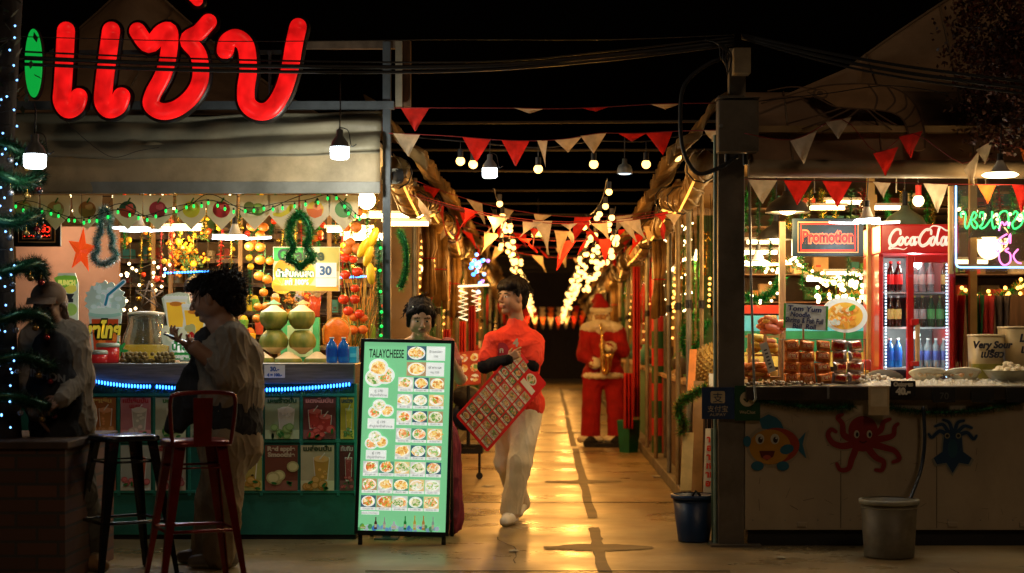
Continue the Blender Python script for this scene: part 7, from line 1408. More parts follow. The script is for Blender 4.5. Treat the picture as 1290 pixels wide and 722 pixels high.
# ================================================================= people
def arm(sh, el, wr, g=0, r=(.052, .043, .040, .029)): return [('c', sh, el, r[0] + g, r[1] + g), ('c', el, wr, r[2] + g, r[3] + g)]
def leg(h, k, a, g=0, r=(.085, .06, .056, .040)): return [('c', h, k, r[0] + g, r[1] + g), ('c', k, a, r[2] + g, r[3] + g)]
def trunk_(ch, wa, pe_, fr_, g=0, w=(.165, .14, .155), dp=(.105, .10, .115), up=None):
    ch, wa, pe_ = Vector(ch), Vector(wa), Vector(pe_); A = axes(fr_, up or (ch - pe_)); out = []
    for c, a, b, h in ((ch, w[0], dp[0], .15), (ch.lerp(wa, .5), (w[0] + w[1]) / 2, (dp[0] + dp[1]) / 2, .14), (wa, w[1], dp[1], .13), (wa.lerp(pe_, .5), (w[1] + w[2]) / 2, (dp[1] + dp[2]) / 2, .12), (pe_, w[2], dp[2], .11)): out.append(('e', c, (a + g, b + g, h + g), A))
    return out
def foot(heel, toe, h=.05, g=0): heel, toe = Vector(heel), Vector(toe); return [('c', heel, heel.lerp(toe, .5), .042 + g, .045 + g), ('c', heel.lerp(toe, .5), toe, .046 + g, .036 + g)]
def shoe(t, heel, toe, m_up, m_sole, label=None, name='shoe'):
    heel, toe = Vector(heel), Vector(toe); f = (toe - heel); f.normalize()
    prs = foot(heel + ZU * .05, toe + ZU * .038) + [('c', heel + ZU * .05, heel + ZU * .085, .042, .040)]
    zmin = min(heel.z, toe.z); s_ = blob(name, prs, [m_up, m_sole], t, .005, paint=lambda p: 1 if (p.z - (heel.z + (toe.z - heel.z) * max(0, min(1, (p - heel).dot(f) / (toe - heel).length)))) < .026 else 0)
    m = MB(); side = f.cross(ZU).normalized(); b = heel.lerp(toe, .45)
    for i in range(4): c = b.lerp(toe, i * .17) + ZU * (.094 - i * .006); m.tube([c - side * .022, c + ZU * .006, c + side * .022], .0035, m_sole, 5)
    m.build('laces', s_); return s_
def eyes_paint(pt): return lambda p: pt(p)
def hairblob(t, prims, name='hair', m_=None, fold=.006): return blob(name, prims, m_ or eyem, t, .006, fold=fold, ffreq=30, stretch=(1, 1, .4), crease=False)
skins = [skin, eyem, eyew, lipm]
def strands(par, c, A, r, n, ln, seed, m_=None, ymax=.2, curl=.0, zmin=-.4):
    g_ = random.Random(seed); m = MB(); k = 0
    while k < n:
        o = Vector((g_.gauss(0, 1), g_.gauss(0, 1), g_.gauss(.3, 1))).normalized()
        if o.y > ymax or o.z < zmin: continue
        k += 1; a = c + A @ Vector((o.x * r[0], o.y * r[1], o.z * r[2])); tn = (Vector((0, 0, -1)) - o * -o.z).normalized() if abs(o.z) < .98 else Vector((1, 0, 0)); L_ = ln * g_.uniform(.5, 1.2)
        w1 = Vector((g_.gauss(0, 1), g_.gauss(0, 1), g_.gauss(0, 1))); ow = A @ o; pts = [a - ow * .004]
        for j in range(1, 4): pts.append(a + tn * L_ * j / 3 + ow * (.006 + .010 * j * g_.random()) + w1 * (.002 + curl * j))
        m.tube(pts, [.0022, .002, .0016, .0008], m_ or eyem, 3)
    return m.build('strands', par)

# ---- young man with crossed arms
D = 11.75
def q(px, py, o=0): return P(px, py, D + o)
man = thing('person', 'young man in red T-shirt with crossed arms and black sleeves holding a red menu', 'person', Vector((q(646, 0).x, D, 0)), None)
F_ = Vector((-.30, -1, 0)); HC = q(645, 375, .02); HF = Vector((-.80, -.60, .03))
hp, hpaint, hq, HA = head_prims(HC, HF, 1.04)
nb = q(652, 408, .03); shL, elL, wrL = q(622, 430, -.03), q(611, 461, -.08), q(640, 453, -.23); shR, elR, wrR = q(673, 430, .06), q(669, 461, -.05), q(622, 460, -.15)
body = hp + [('c', hq(0, -.02, -.07), nb, .052, .05)] + [('c', nb - ZU * .03, shL, .045, .04), ('c', nb - ZU * .03, shR, .045, .04)] + trunk_(q(651, 446, .04), q(650, 478, .04), q(652, 512, .04), F_) + arm(shL, elL, wrL) + arm(shR, elR, wrR)
hipA, kneA, ankA = q(664, 522, .02), q(655, 582, -.06), q(643, 642, -.05); hipB, kneB, ankB = q(640, 522, .06), q(638, 582, .14), q(655, 636, .45)
body += leg(hipA, kneA, ankA) + leg(hipB, kneB, ankB) + hand_prims(wrL, Vector((.75, -.05, .5)), Vector((.2, 1, 0)), Vector((-.5, -.2, .9)), .85, curls=(.5, .9, 1.1, 1.2), thumb=.5) + hand_prims(wrR, Vector((-.35, .9, .1)), Vector((.5, .5, 0)), Vector((0, 0, 1)), .85, .6)
blob('body', body, skins, man, .0045, paint=hpaint)
shirt = mat('red_shirt', (.76, .040, .012), .75, var=.15, scale=12, bump=.35, bscale=25, transl=.05); slv = mat('black_sleeve', (.008, .008, .010), .9, spec=.12, bump=.3, bscale=40); khaki = mat('cream_trousers', (.74, .64, .46), .8, var=.1, bump=.3, bscale=22)
sh = [('c', q(650, 407, .03), q(651, 418, .03), .060, .080), ('c', q(651, 416, .03), shL, .062, .060), ('c', q(651, 416, .03), shR, .062, .060)] + trunk_(q(651, 442, .04), q(650, 478, .04), q(653, 506, .04), F_, .018) + [('c', shL, shL.lerp(elL, .72), .063, .068), ('c', shR, shR.lerp(elR, .72), .063, .070), ('c', q(636, 512, .03), q(668, 512, .03), .10, .10)]
sho = blob('shirt', sh, shirt, man, .0055, fold=.009, ffreq=9, stretch=(1, 1, .7))
m = MB(); frs = FR(q(650, 436, -.112), u=(1, -.2, 0)); m.text(frs, .0, .0, '4', .07, mat('pale_print', (.55, .5, .35), .6), .004, bold=.004); m.disc(frs, -.10, -.03, .05, .055, .002, mat('dark_red_print', (.35, .01, .02), .6), 22); m.text(frs, -.1, -.045, 'ก', .05, MATS['pale_print'], .005, bold=.002); m.build('chest_print', sho)
m = blob('arm_sleeves', [('c', shL.lerp(elL, .6), elL, .050, .050), ('c', elL, wrL, .050, .036), ('c', shR.lerp(elR, .6), elR, .050, .050), ('c', elR, wrR, .052, .036)], slv, man, .005, fold=.004, ffreq=25)
tr_ = [('c', q(652, 513, .04) - Vector((.05, 0, 0)), q(652, 513, .04) + Vector((.05, 0, 0)), .105, .105), ('c', hipA, kneA, .105, .082), ('c', kneA, ankA + ZU * .0, .082, .076), ('c', hipB, kneB, .104, .080), ('c', kneB, ankB + ZU * .02, .080, .072)]
blob('trousers', tr_, khaki, man, .006, fold=.009, ffreq=8, stretch=(1, 1, .35))
wsh = mat('white_trainer', (.82, .78, .68), .5, var=.08); sol = mat('trainer_sole', (.5, .45, .36), .6)
shoe(man, ankA * 1 + Vector((.01, .05, -ankA.z)), Vector((ankA.x - .035, ankA.y - .15, 0)), wsh, sol, name='shoe'); shoe(man, Vector((ankB.x + .015, ankB.y + .06, .075)), Vector((ankB.x - .01, ankB.y - .13, .005)), wsh, sol, name='shoe')
hr = [('e', hq(0, -.03, .058), (.089, .102, .090), HA), ('e', hq(0, -.062, .0), (.077, .054, .088), HA), ('c', hq(-.055, .03, .085), hq(.055, .03, .085), .038, .038), ('c', hq(-.045, .066, .070), hq(.045, .066, .070), .026, .024), ('c', hq(.072, .01, .05), hq(.072, .0, .01), .018, .012), ('c', hq(-.072, .01, .05), hq(-.072, .0, .01), .018, .012)]
hb_ = hairblob(man, hr); strands(hb_, hq(0, -.03, .058), HA, (.090, .103, .091), 500, .045, 1, ymax=.9, zmin=-.1)
# the red menu he holds under his arm
rm = thing('food_menu', 'red laminated menu with rows of food pictures held under crossed arms', 'menu', q(620, 579, -.3)); D = 11.14
D = 11.32; cl, cb, crr = P(574, 524, D), P(606, 580, D + .08), P(678, 487, D + .36); U = (cb - cl); V = (crr - cb); aa_ = U.dot(V) / (U.length_squared + V.length_squared); U, V = U - V * aa_, V - U * aa_; Wd, Ht = U.length, V.length; fr = FR(cl, U, V - U * (V.dot(U) / U.length_squared))
ct_red = pe((.62, .012, .012), .06); m = MB(); m.plate(fr, [(.012, 0), (Wd - .012, 0), (Wd, .012), (Wd, Ht - .012), (Wd - .012, Ht), (.012, Ht), (0, Ht - .012), (0, .012)], 0, .004, mat('red_laminate', (.60, .015, .015), .22, var=.05, bump=.02)); m.build('sheet', rm)
m = MB(); cardp = mat('menu_white', (.68, .64, .54), .4, bump=0, var=.04); fmd = [multi('menu_dish_%d' % i, c, 90, rough=.35) for i, c in enumerate([[(.5, .25, .06), (.65, .45, .2), (.15, .25, .05), (.5, .08, .03)], [(.2, .1, .04), (.6, .35, .1), (.1, .3, .05), (.6, .5, .35)], [(.55, .12, .03), (.65, .4, .12), (.6, .5, .3)]])]
bgm = [printm(c) for c in ((.12, .06, .03), (.45, .35, .22), (.06, .12, .05), (.4, .1, .04), (.25, .2, .15))]
nr = 9
for j in range(nr):
    for i in range(4):
        if j >= 7 and i >= 2: continue
        a0 = .018 + i * (Wd - .03) / 4; a1 = a0 + (Wd - .03) / 4 - .010; b0 = .02 + j * (Ht - .035) / nr; b1 = b0 + (Ht - .035) / nr - .009
        m.rect(fr, a0, b0, a1, b0 + (b1 - b0) * .25, .004, cardp); m.rect(fr, a0, b0 + (b1 - b0) * .25, a1, b1, .0042, bgm[(i * 3 + j * 2) % 5]); cx, cy = (a0 + a1) / 2, b0 + (b1 - b0) * .62
        (i + j) % 3 or m.disc(fr, cx, cy, (a1 - a0) * .40, (b1 - b0) * .31, .0056, cardp, 14); m.disc(fr, cx, cy, (a1 - a0) * (.33 + .08 * ((i + j) % 2)), (b1 - b0) * .29, .0070, fmd[(i + j) % 3], 12, wob=.3, seed=i * j)
        m.text(fr, cx, b0 + (b1 - b0) * .06, 'ยำ 60', (b1 - b0) * .2, printm((.05, .04, .04)), .0056)
a0 = .018 + 2 * (Wd - .03) / 4; b0 = .02 + 7 * (Ht - .035) / nr; m.rect(fr, a0 + .01, b0 + .01, Wd - .03, b0 + .05, .004, cardp); m.disc(fr, a0 + .06, b0 + .085, .045, .035, .0042, cardp, 18); m.disc(fr, a0 + .06, b0 + .085, .036, .027, .0056, fmd[1], 14)
m.build('pictures', rm)

# ---- young woman leaning behind the menu board
D = 10.98
gw = thing('person', 'young woman with dark parted hair looking down over the top of the lit menu board', 'person', Vector((q(530, 0).x, D, 0)))
HC = q(530, 401, -.04); HF = Vector((.20, -.92, -.30)); gsk = [skin_l, eyem, eyew, lipm]; hp, hpaint, hq, HA = head_prims(HC, HF, 1.0)
nb = q(528, 428, .06); shL, elL, wrL = q(499, 441, .05), q(494, 486, .06), q(512, 470, -.08); shR, elR, wrR = q(563, 438, .03), q(580, 478, -.03), q(562, 440, -.16)
body = hp + [('c', hq(0, -.03, -.06), nb, .042, .05), ('c', nb, shL, .045, .042), ('c', nb, shR, .045, .042)] + trunk_(q(529, 458, .1), q(530, 492, .14), q(533, 522, .16), (.1, -1, 0), 0, (.14, .115, .15), (.09, .085, .11)) + arm(shL, elL, wrL, 0, (.042, .036, .034, .024)) + arm(shR, elR, wrR, 0, (.042, .036, .034, .024))
body += leg(q(520, 530, .16), q(519, 600, .1), q(520, 668, .12), -.01) + leg(q(546, 530, .16), q(548, 600, .12), q(550, 668, .16), -.01) + hand_prims(wrR, Vector((-.75, -.45, .45)), Vector((-.1, -.6, -1)), Vector((-.3, -1, .2)), .85, .7) + hand_prims(wrL, Vector((.8, -.3, -.3)), Vector((0, .3, -1)), Vector((0, -1, 0)), .85, .5)
body += foot(q(520, 676, .14), q(515, 680, -.02), g=-.006) + foot(q(551, 676, .16), q(556, 680, .02), g=-.006)
blob('body', body, gsk, gw, .0045, paint=hpaint)
pink = mat('pink_top', (.50, .13, .10), .75, bump=.3, bscale=25); yel = mat('maroon_skirt', (.22, .02, .045), .8, bump=.3, bscale=20, var=.3)
blob('top', trunk_(q(529, 462, .1), q(530, 492, .14), q(532, 515, .16), (.1, -1, 0), .016, (.14, .115, .14), (.09, .085, .1)) + [('c', shR, shR.lerp(elR, .45), .058, .062), ('c', shR, q(545, 452, .06), .056, .07), ('c', shL, q(512, 452, .06), .046, .06)], pink, gw, .006, fold=.008, ffreq=12)
sk = MB(); 
blob('skirt', [('c', q(535, 518, .16), q(548, 560, .14), .15, .16), ('c', q(548, 560, .14), q(556, 648, .14), .165, .15), ('c', q(525, 560, .14), q(528, 646, .14), .13, .12)], yel, gw, .007, fold=.02, ffreq=7, stretch=(1, 1, .25))
hairblob(gw, [('e', hq(0, -.032, .047), (.090, .102, .086), HA), ('e', hq(0, -.07, -.01), (.080, .055, .09), HA), ('c', hq(.010, .052, .086), hq(.074, .01, .03), .020, .024), ('c', hq(-.010, .052, .086), hq(-.074, .01, .03), .020, .024), ('c', hq(.074, .01, .03), hq(.078, .0, -.05), .02, .013), ('c', hq(-.074, .01, .03), hq(-.078, .0, -.05), .02, .013), ('e', hq(.045, -.04, .105), (.028, .028, .024), HA), ('e', hq(-.045, -.04, .105), (.028, .028, .024), HA)]); strands(bpy.data.objects[[o.name for o in gw.children if o.name.startswith('hair')][0]], hq(0, -.032, .047), HA, (.092, .104, .088), 260, .05, 2, ymax=.05, zmin=-.2)
m = MB(); m.sph(hq(-.052, .035, .088), .006, whitepr, 8, 6); m.sph(hq(.055, .03, .085), .007, whitepr, 8, 6); m.build('hair_clips', gw)
m = MB(); m.box(q(524, 683, .02), (.1, .2, .012), black); m.box(q(556, 683, .05), (.1, .2, .012), black)
shoe(gw, Vector((q(520, 0, .15).x, D + .16, 0)), Vector((q(516, 0).x, D - .03, 0)), black, blackrub); shoe(gw, Vector((q(551, 0, .15).x, D + .18, 0)), Vector((q(556, 0).x, D + .0, 0)), black, blackrub)

# ---- curly haired woman looking at her phone
D = 9.6
cw_ = thing('person', 'curly haired woman in beige shirt looking down at her phone by the juice counter', 'person', Vector((q(285, 0).x, D, 0)))
HC = q(262, 377, -.02); HF = Vector((-1, -.12, -.30)); hp, hpaint, hq, HA = head_prims(HC, HF, 1.06)
nb = q(279, 410, .0); shF, elF, wrF = q(292, 428, -.13), q(288, 474, -.17), q(246, 438, -.20); shB, elB, wrB = q(287, 426, .15), q(272, 470, .16), q(240, 434, .04)
FW = Vector((-1, -.1, 0)); big = ((.19, .185, .20), (.17, .20, .20)); ch, wa, pv = q(291, 446), q(287, 492), q(289, 538)
body = hp + [('c', hq(0, -.03, -.06), nb, .062, .07), ('c', nb, shF, .07, .065), ('c', nb, shB, .07, .065)] + trunk_(ch, wa, q(288, 528), FW, 0, (.16, .16, .17), (.14, .15, .15), up=(0, 0, 1)) + arm(shF, elF, wrF, .012) + arm(shB, elB, wrB, .012)
hA, kA, aA = q(284, 560, -.09), q(280, 630, -.09), q(277, 698, -.08); hB, kB, aB = q(292, 560, .10), q(272, 630, .10), q(262, 694, .12)
body += leg(hA, kA, aA, .02) + leg(hB, kB, aB, .02) + hand_prims(wrF, Vector((-.9, .0, .32)), Vector((0, .25, 1)), Vector((.1, -1, .1)), .95, curls=(.35, .45, .5, .6), thumb=1.1) + hand_prims(wrB, Vector((-.9, -.25, .35)), Vector((0, -.2, 1)), Vector((-.3, -.6, .6)), .95, curls=(.15, .5, .6, .7))
darksk = [mat('shaded_skin', (.32, .17, .10), .5, var=.08, bump=.05), eyem, eyew, lipm]
blob('body', body, darksk, cw_, .005, paint=hpaint)
beige = mat('beige_linen', (.22, .18, .13), .85, var=.12, bump=.4, bscale=20); blk = mat('black_knit', (.014, .014, .016), .85, bump=.3, bscale=50)
bs = [('e', q(290, 448), (.19, .20, .13), Matrix.Identity(3)), ('c', q(291, 455), q(289, 503), .178, .196), ('c', nb + Vector((.03, 0, -.03)), shF, .075, .08), ('c', nb + Vector((.03, 0, -.03)), shB, .075, .08), ('c', shF, elF, .09, .092), ('c', elF, elF.lerp(wrF, .38), .088, .07), ('c', shB, elB, .088, .088), ('c', elB, elB.lerp(wrB, .38), .085, .07)]
blob('shirt', bs, beige, cw_, .006, fold=.016, ffreq=7, stretch=(1, 1, .55))
blob('black_top', [('c', q(262, 428), q(250, 500), .075, .085), ('c', q(250, 500), q(226, 540, -.02), .085, .035), ('c', q(240, 470), q(214, 540), .05, .035), ('c', q(288, 515), q(289, 532), .19, .188)], blk, cw_, .007, fold=.012, ffreq=8)
blob('trousers', [('c', q(282, 560), q(298, 560), .155, .155), ('c', hA, kA, .135, .11), ('c', kA, aA, .11, .10), ('c', hB, kB, .135, .11), ('c', kB, aB, .11, .10)], khaki if False else mat('beige_wide_trousers', (.21, .155, .09), .85, bump=.3, bscale=18), cw_, .007, fold=.014, ffreq=7, stretch=(1, 1, .4))
for h_, o_ in ((aA, 0), (aB, 0)): shoe(cw_, Vector((h_.x + .06, h_.y, 0)), Vector((h_.x - .14, h_.y - .02, 0)), mat('dark_trainer', (.12, .10, .08), .6), mat('dirty_sole', (.3, .27, .2), .6))
cur = [('e', hq(0, -.03, .05), (.09, .10, .085), HA), ('e', hq(0, -.075, .01), (.085, .07, .10), HA), ('c', hq(0, .06, .085), hq(0, .0, .10), .03, .04)]
gq = random.Random(2)
cur.append(('e', hq(0, -.12, .03), (.085, .085, .10), HA)); cur.append(('e', hq(0, -.13, -.06), (.065, .06, .07), HA))
for i in range(60): o_ = Vector((gq.gauss(0, 1), gq.gauss(0, 1), gq.gauss(0, 1))).normalized(); cur.append(('e', hq(0, -.12, .02) + HA @ Vector((o_.x * .08, min(.02, o_.y * .085), o_.z * .105)), (.02, .02, .02)))
ho = hairblob(cw_, cur, fold=.012)
strands(ho, hq(0, -.03, .05), HA, (.092, .102, .087), 300, .05, 3, ymax=.75, curl=.003, zmin=-.1)
m = MB()
for i in range(900):
    o_ = Vector((gq.gauss(0, 1), gq.gauss(0, 1), gq.gauss(0, 1))).normalized(); a = hq(0, -.115, .02) + HA @ Vector((o_.x * .085, min(.05, o_.y * .09), o_.z * .11)); d = (a - hq(0, -.02, .03)).normalized() * .03 + Vector((gq.gauss(0, .02), gq.gauss(0, .02), gq.gauss(0, .02))); m.tube([a, a + d * .6 + Vector((0, 0, gq.gauss(0, .008))), a + d + Vector((gq.gauss(0, .012), 0, gq.gauss(0, .012)))], [.0018, .0015, .0008], eyem, 3)
m.build('curls', ho)
# phone
ph = thing('phone', 'black smartphone held flat in the curly haired woman hands', 'phone', q(222, 428, -.08)); A = axes(Vector((-.93, 0, .36)), (0, 0, 1)); m = MB(); m.box(q(224, 427, -.09), (.076, .155, .009), mat('phone_black', (.01, .01, .012), .2), Rm=A); m.build('case', ph, bevel=.003); m = MB(); m.box(q(224, 427, -.09) + A @ Vector((0, 0, .0055)), (.068, .145, .0015), glow('phone_screen', (.35, .5, .6), .5), Rm=A); m.build('screen', ph)

# ---- capped man in apron
D = 9.42
cm = thing('person', 'man in cap beige shirt and black apron standing behind the wrapped tree', 'person', Vector((q(88, 0).x, D, 0)))
HC = q(61, 386, .0); HF = Vector((-.15, -1, -.18)); hp, hpaint, hq, HA = head_prims(HC, HF, 1.0)
nb = q(66, 412, .02); shL, elL, wrL = q(42, 428, .02), q(36, 478, -.02), q(46, 520, -.14); shR, elR, wrR = q(92, 424, .04), q(102, 474, .02), q(78, 502, -.2)
ch, wa, pv = q(70, 448, .04), q(76, 492, .04), q(82, 536, .04); body = hp + [('c', hq(0, -.02, -.06), nb, .052, .06), ('c', nb, shL, .06, .055), ('c', nb, shR, .06, .055)] + trunk_(ch, wa, pv, (-.2, -1, 0)) + arm(shL, elL, wrL) + arm(shR, elR, wrR)
hA, kA, aA = q(92, 552, .03), q(102, 622, -.05), q(118, 690, .05); hB, kB, aB = q(74, 552, .06), q(80, 622, .1), q(88, 692, .2)
body += leg(hA, kA, aA) + leg(hB, kB, aB) + hand_prims(wrR, Vector((-.6, -.5, -.4)), Vector((-.5, .5, -.6)), Vector((0, -1, .3)), .95, .7) + hand_prims(wrL, Vector((.5, -.5, -.6)), Vector((.3, .5, -.6)), Vector((0, -1, .3)), .95, .7)
blob('body', body, darksk, cm, .005, paint=hpaint)
bs2 = [('c', nb, shL, .075, .075), ('c', nb, shR, .075, .078), ('c', shL, elL, .078, .07), ('c', elL, wrL, .068, .05), ('c', shR, elR, .080, .074), ('c', elR, wrR, .07, .05)] + trunk_(ch, wa, pv, (-.2, -1, 0), .022, (.165, .15, .16), (.11, .115, .125))
blob('shirt', bs2, beige, cm, .006, fold=.014, ffreq=8, stretch=(1, 1, .6))
ap = blob('apron', [('e', q(64, 452, -.075), (.12, .06, .16), Matrix.Identity(3)), ('e', q(68, 500, -.08), (.165, .075, .2), Matrix.Identity(3)), ('c', q(60, 540, -.06), q(84, 545, -.04), .10, .10), ('c', q(74, 560, -.05), q(76, 590, -.07), .12, .10)], blk, cm, .007, fold=.008, ffreq=8)
m = MB(); fra = FR(q(60, 478, -.172), u=(1, -.1, -.18)); m.text(fra, 0, 0, 'INHON', .058, mat('faded_print', (.20, .19, .17), .7), 0, bold=.002, wid=.2); m.build('apron_lettering', ap)
blob('trousers', [('c', q(76, 545, .05), q(90, 545, .05), .13, .125), ('c', hA, kA, .115, .085), ('c', kA, aA, .085, .07), ('c', hB, kB, .115, .085), ('c', kB, aB, .085, .07)], mat('grey_trousers', (.085, .08, .065), .8, bump=.3), cm, .007, fold=.014, ffreq=7, stretch=(1, 1, .4))
shoe(cm, Vector((aA.x - .03, aA.y, 0)), Vector((aA.x + .09, aA.y - .15, 0)), mat('tan_boot', (.34, .2, .09), .6), mat('dirty_sole', (.3, .27, .2))); shoe(cm, Vector((aB.x - .03, aB.y, 0)), Vector((aB.x + .05, aB.y - .15, 0)), mat('tan_boot', (.34, .2, .09)), mat('dirty_sole', (.3, .27, .2)))
hairblob(cm, [('e', hq(0, -.035, .03), (.084, .095, .08), HA), ('c', hq(.07, -.02, .0), hq(.085, -.03, -.11), .028, .022), ('c', hq(-.07, -.02, .0), hq(-.08, -.03, -.10), .026, .02), ('c', hq(0, -.08, 0), hq(0, -.08, -.1), .07, .05)], m_=mat('brown_hair', (.07, .035, .018), .5, scale=40, stretch=(1, 1, .25), bump=.4))
cp_ = mat('tan_cap', (.20, .13, .08), .8); m = MB(); m.sph(hq(0, -.012, .058), (.094, .106, .080), cp_, 22, 14, Rm=HA); m.sph(hq(0, -.012, .14), .008, cp_, 8, 6)
bv = []; n = 14
for s_ in (0, 1):
    for i in range(n + 1): a = PI * i / n; x, y = math.cos(a), math.sin(a); bv += [hq(x * .085, .07 + y * .02, .062 - .004 * s_), hq(x * .082, .085 + y * .085, .045 - .012 * abs(x) - .004 * s_)]
k_ = 2 * (n + 1); fs = []
for i in range(n): fs += [(2 * i, 2 * i + 1, 2 * i + 3, 2 * i + 2), (k_ + 2 * i + 2, k_ + 2 * i + 3, k_ + 2 * i + 1, k_ + 2 * i), (2 * i + 1, k_ + 2 * i + 1, k_ + 2 * i + 3, 2 * i + 3)]
m.add(bv, fs, cp_, True); m.build('cap', cm)

# ---- vendor inside the juice stall
D = 12.0
vn = thing('person', 'vendor inside the juice stall with a hand at the mouth behind the curly haired woman', 'person', Vector((q(243, 0).x, D, 0)))
HC = q(247, 372, 0); HF = Vector((.35, -1, -.25)); hp, hpaint, hq, HA = head_prims(HC, HF, 1.0); nb = q(246, 398, .03); shL, elL, wrL = q(222, 412, .03), q(216, 450, 0), q(228, 470, -.15); shR, elR, wrR = q(268, 412, .03), q(270, 445, -.06), q(256, 398, -.16)
body = hp + [('c', hq(0, -.02, -.06), nb, .048, .055), ('c', nb, shL, .055, .05), ('c', nb, shR, .055, .05)] + trunk_(q(246, 430, .05), q(246, 465, .05), q(246, 498, .05), (.1, -1, 0)) + arm(shL, elL, wrL) + arm(shR, elR, wrR) + leg(q(236, 510, .05), q(236, 575, .03), q(236, 640, .05)) + leg(q(256, 510, .05), q(256, 575, .03), q(256, 640, .05)) + hand_prims(wrR, Vector((-.2, .25, 1)), Vector((-.3, 1, 0)), Vector((-1, 0, .2)), .9, .5)
blob('body', body, gsk, vn, .0055, paint=hpaint); blob('shirt', [('c', nb, shL, .07, .068), ('c', nb, shR, .07, .068), ('c', shL, elL, .066, .06), ('c', shR, elR, .066, .06), ('c', elR, elR.lerp(wrR, .6), .056, .045)] + trunk_(q(246, 430, .05), q(246, 465, .05), q(246, 498, .05), (.1, -1, 0), .02), mat('dark_green_shirt', (.02, .06, .04), .8, bump=.3), vn, .007, fold=.01, ffreq=9)
hairblob(vn, [('e', hq(0, -.03, .05), (.085, .098, .08), HA), ('e', hq(0, -.07, -.0), (.074, .05, .085), HA), ('c', hq(-.06, .04, .075), hq(.06, .04, .075), .026, .026)])

# ---- life size figure in red suit with saxophone
D = 19.96
sf_ = thing('saxophone_figure', 'life size white bearded figure in red fur trimmed suit playing a golden saxophone', 'figure', Vector((q(760, 0).x, D, 0)))
HC = q(757, 398, 0); HF = Vector((-.12, -1, -.08)); hp, hpaint, hq, HA = head_prims(HC, HF, 1.06); nb = q(758, 412, .03); shL, elL, wrL = q(740, 420, .02), q(736, 447, -.08), q(750, 458, -.27); shR, elR, wrR = q(779, 420, .02), q(784, 441, -.08), q(768, 437, -.27)
suit = mat('red_plush', (.33, .006, .008), .85, var=.2, bump=.4, bscale=60); fur = mat('cream_fur', (.9, .84, .70), .9, bump=1, bscale=120, var=.15)
body = hp + [('c', hq(0, -.02, -.06), nb, .06, .07), ('c', nb, shL, .07, .06), ('c', nb, shR, .07, .06)] + trunk_(q(759, 436, .02), q(759, 452, .02), q(760, 470, .02), HF, 0, (.18, .18, .18), (.13, .15, .15)) + arm(shL, elL, wrL) + arm(shR, elR, wrR) + leg(q(748, 480), q(748, 516), q(747, 552), .01) + leg(q(773, 480), q(774, 516), q(774, 552), .01)
body += hand_prims(wrL, Vector((.9, -.2, .2)), Vector((.2, 1, 0)), Vector((0, -.2, 1)), 1, .9) + hand_prims(wrR, Vector((-.9, -.2, .1)), Vector((-.2, 1, 0)), Vector((0, -.2, 1)), 1, .9)
blob('body', body, gsk, sf_, .007, paint=hpaint)
blob('jacket', [('c', nb, shL, .09, .085), ('c', nb, shR, .09, .085), ('c', shL, elL, .088, .085), ('c', elL, wrL, .084, .06), ('c', shR, elR, .088, .085), ('c', elR, wrR, .084, .06)] + trunk_(q(759, 434, .02), q(759, 450, .02), q(760, 464, .02), HF, .02, (.17, .18, .185), (.13, .15, .15)), suit, sf_, .009, fold=.012, ffreq=6)
blob('trousers', [('c', q(747, 478), q(745, 516), .12, .11), ('c', q(745, 516), q(744, 550), .11, .115), ('c', q(773, 478), q(776, 516), .12, .11), ('c', q(776, 516), q(777, 550), .11, .115), ('c', q(750, 472), q(771, 472), .15, .15)], suit, sf_, .009, fold=.012, ffreq=5, stretch=(1, 1, .4))
def furp(n_, pr): blob(n_, pr, fur, sf_, .009, fold=.012, ffreq=40, stretch=(1, 1, 1))
furp('jacket_trim', [('c', q(760, 473) + Vector((.215 * math.cos(a), .185 * math.sin(a), 0)), q(760, 473) + Vector((.215 * math.cos(a + .4), .185 * math.sin(a + .4), 0)), .034, .034) for a in [2 * PI * i / 16 for i in range(16)]] + [('c', q(759, 430, -.17), q(759, 470, -.20), .022, .026)])
for x in (744, 777): furp('trouser_trim', [('c', q(x, 553) + Vector((.12 * math.cos(a), .12 * math.sin(a), 0)), q(x, 553) + Vector((.12 * math.cos(a + .65), .12 * math.sin(a + .65), 0)), .034, .034) for a in [2 * PI * i / 10 for i in range(10)]])
for e_, w_ in ((elL, wrL), (elR, wrR)): furp('cuff', [('c', w_ - (w_ - e_) * .12, w_, .068, .066)])
furp('collar', [('e', q(758 + t_ * 19, 412 + abs(t_) * 2 - 3 * (1 - abs(t_)), -.05 + .06 * abs(t_)), (.075, .09, .065), Matrix.Identity(3)) for t_ in [-1 + a_ / 4 for a_ in range(9)]])
blob('beard', [('e', hq(0, .06, -.11), (.088, .062, .095), HA), ('c', hq(-.07, .02, -.03), hq(-.04, .06, -.11), .03, .035), ('c', hq(.07, .02, -.03), hq(.04, .06, -.11), .03, .035), ('c', hq(0, .07, -.13), hq(0, .07, -.20), .05, .025), ('c', hq(-.035, .095, -.052), hq(.035, .095, -.052), .014, .014), ('c', hq(-.06, .065, .035), hq(.06, .065, .035), .022, .022), ('e', hq(0, -.05, -.02), (.10, .07, .09), HA)], fur, sf_, .007, fold=.01, ffreq=40, stretch=(1, 1, .5))
m = MB(); 
for s_ in (-1, 1): m.tube([hq(s_ * .032 + .024 * math.cos(a * .63), .09, .0 + .02 * math.sin(a * .63)) for a in range(10)], .004, gold_t, 5, closed=True)
m.build('spectacles', sf_)
blob('hat', [('e', hq(0, -.02, .10), (.098, .10, .075), HA), ('c', hq(0, -.02, .13), hq(.03, -.05, .20), .075, .05), ('c', hq(.03, -.05, .20), hq(.08, -.06, .16), .05, .03)], suit, sf_, .008, fold=.006)
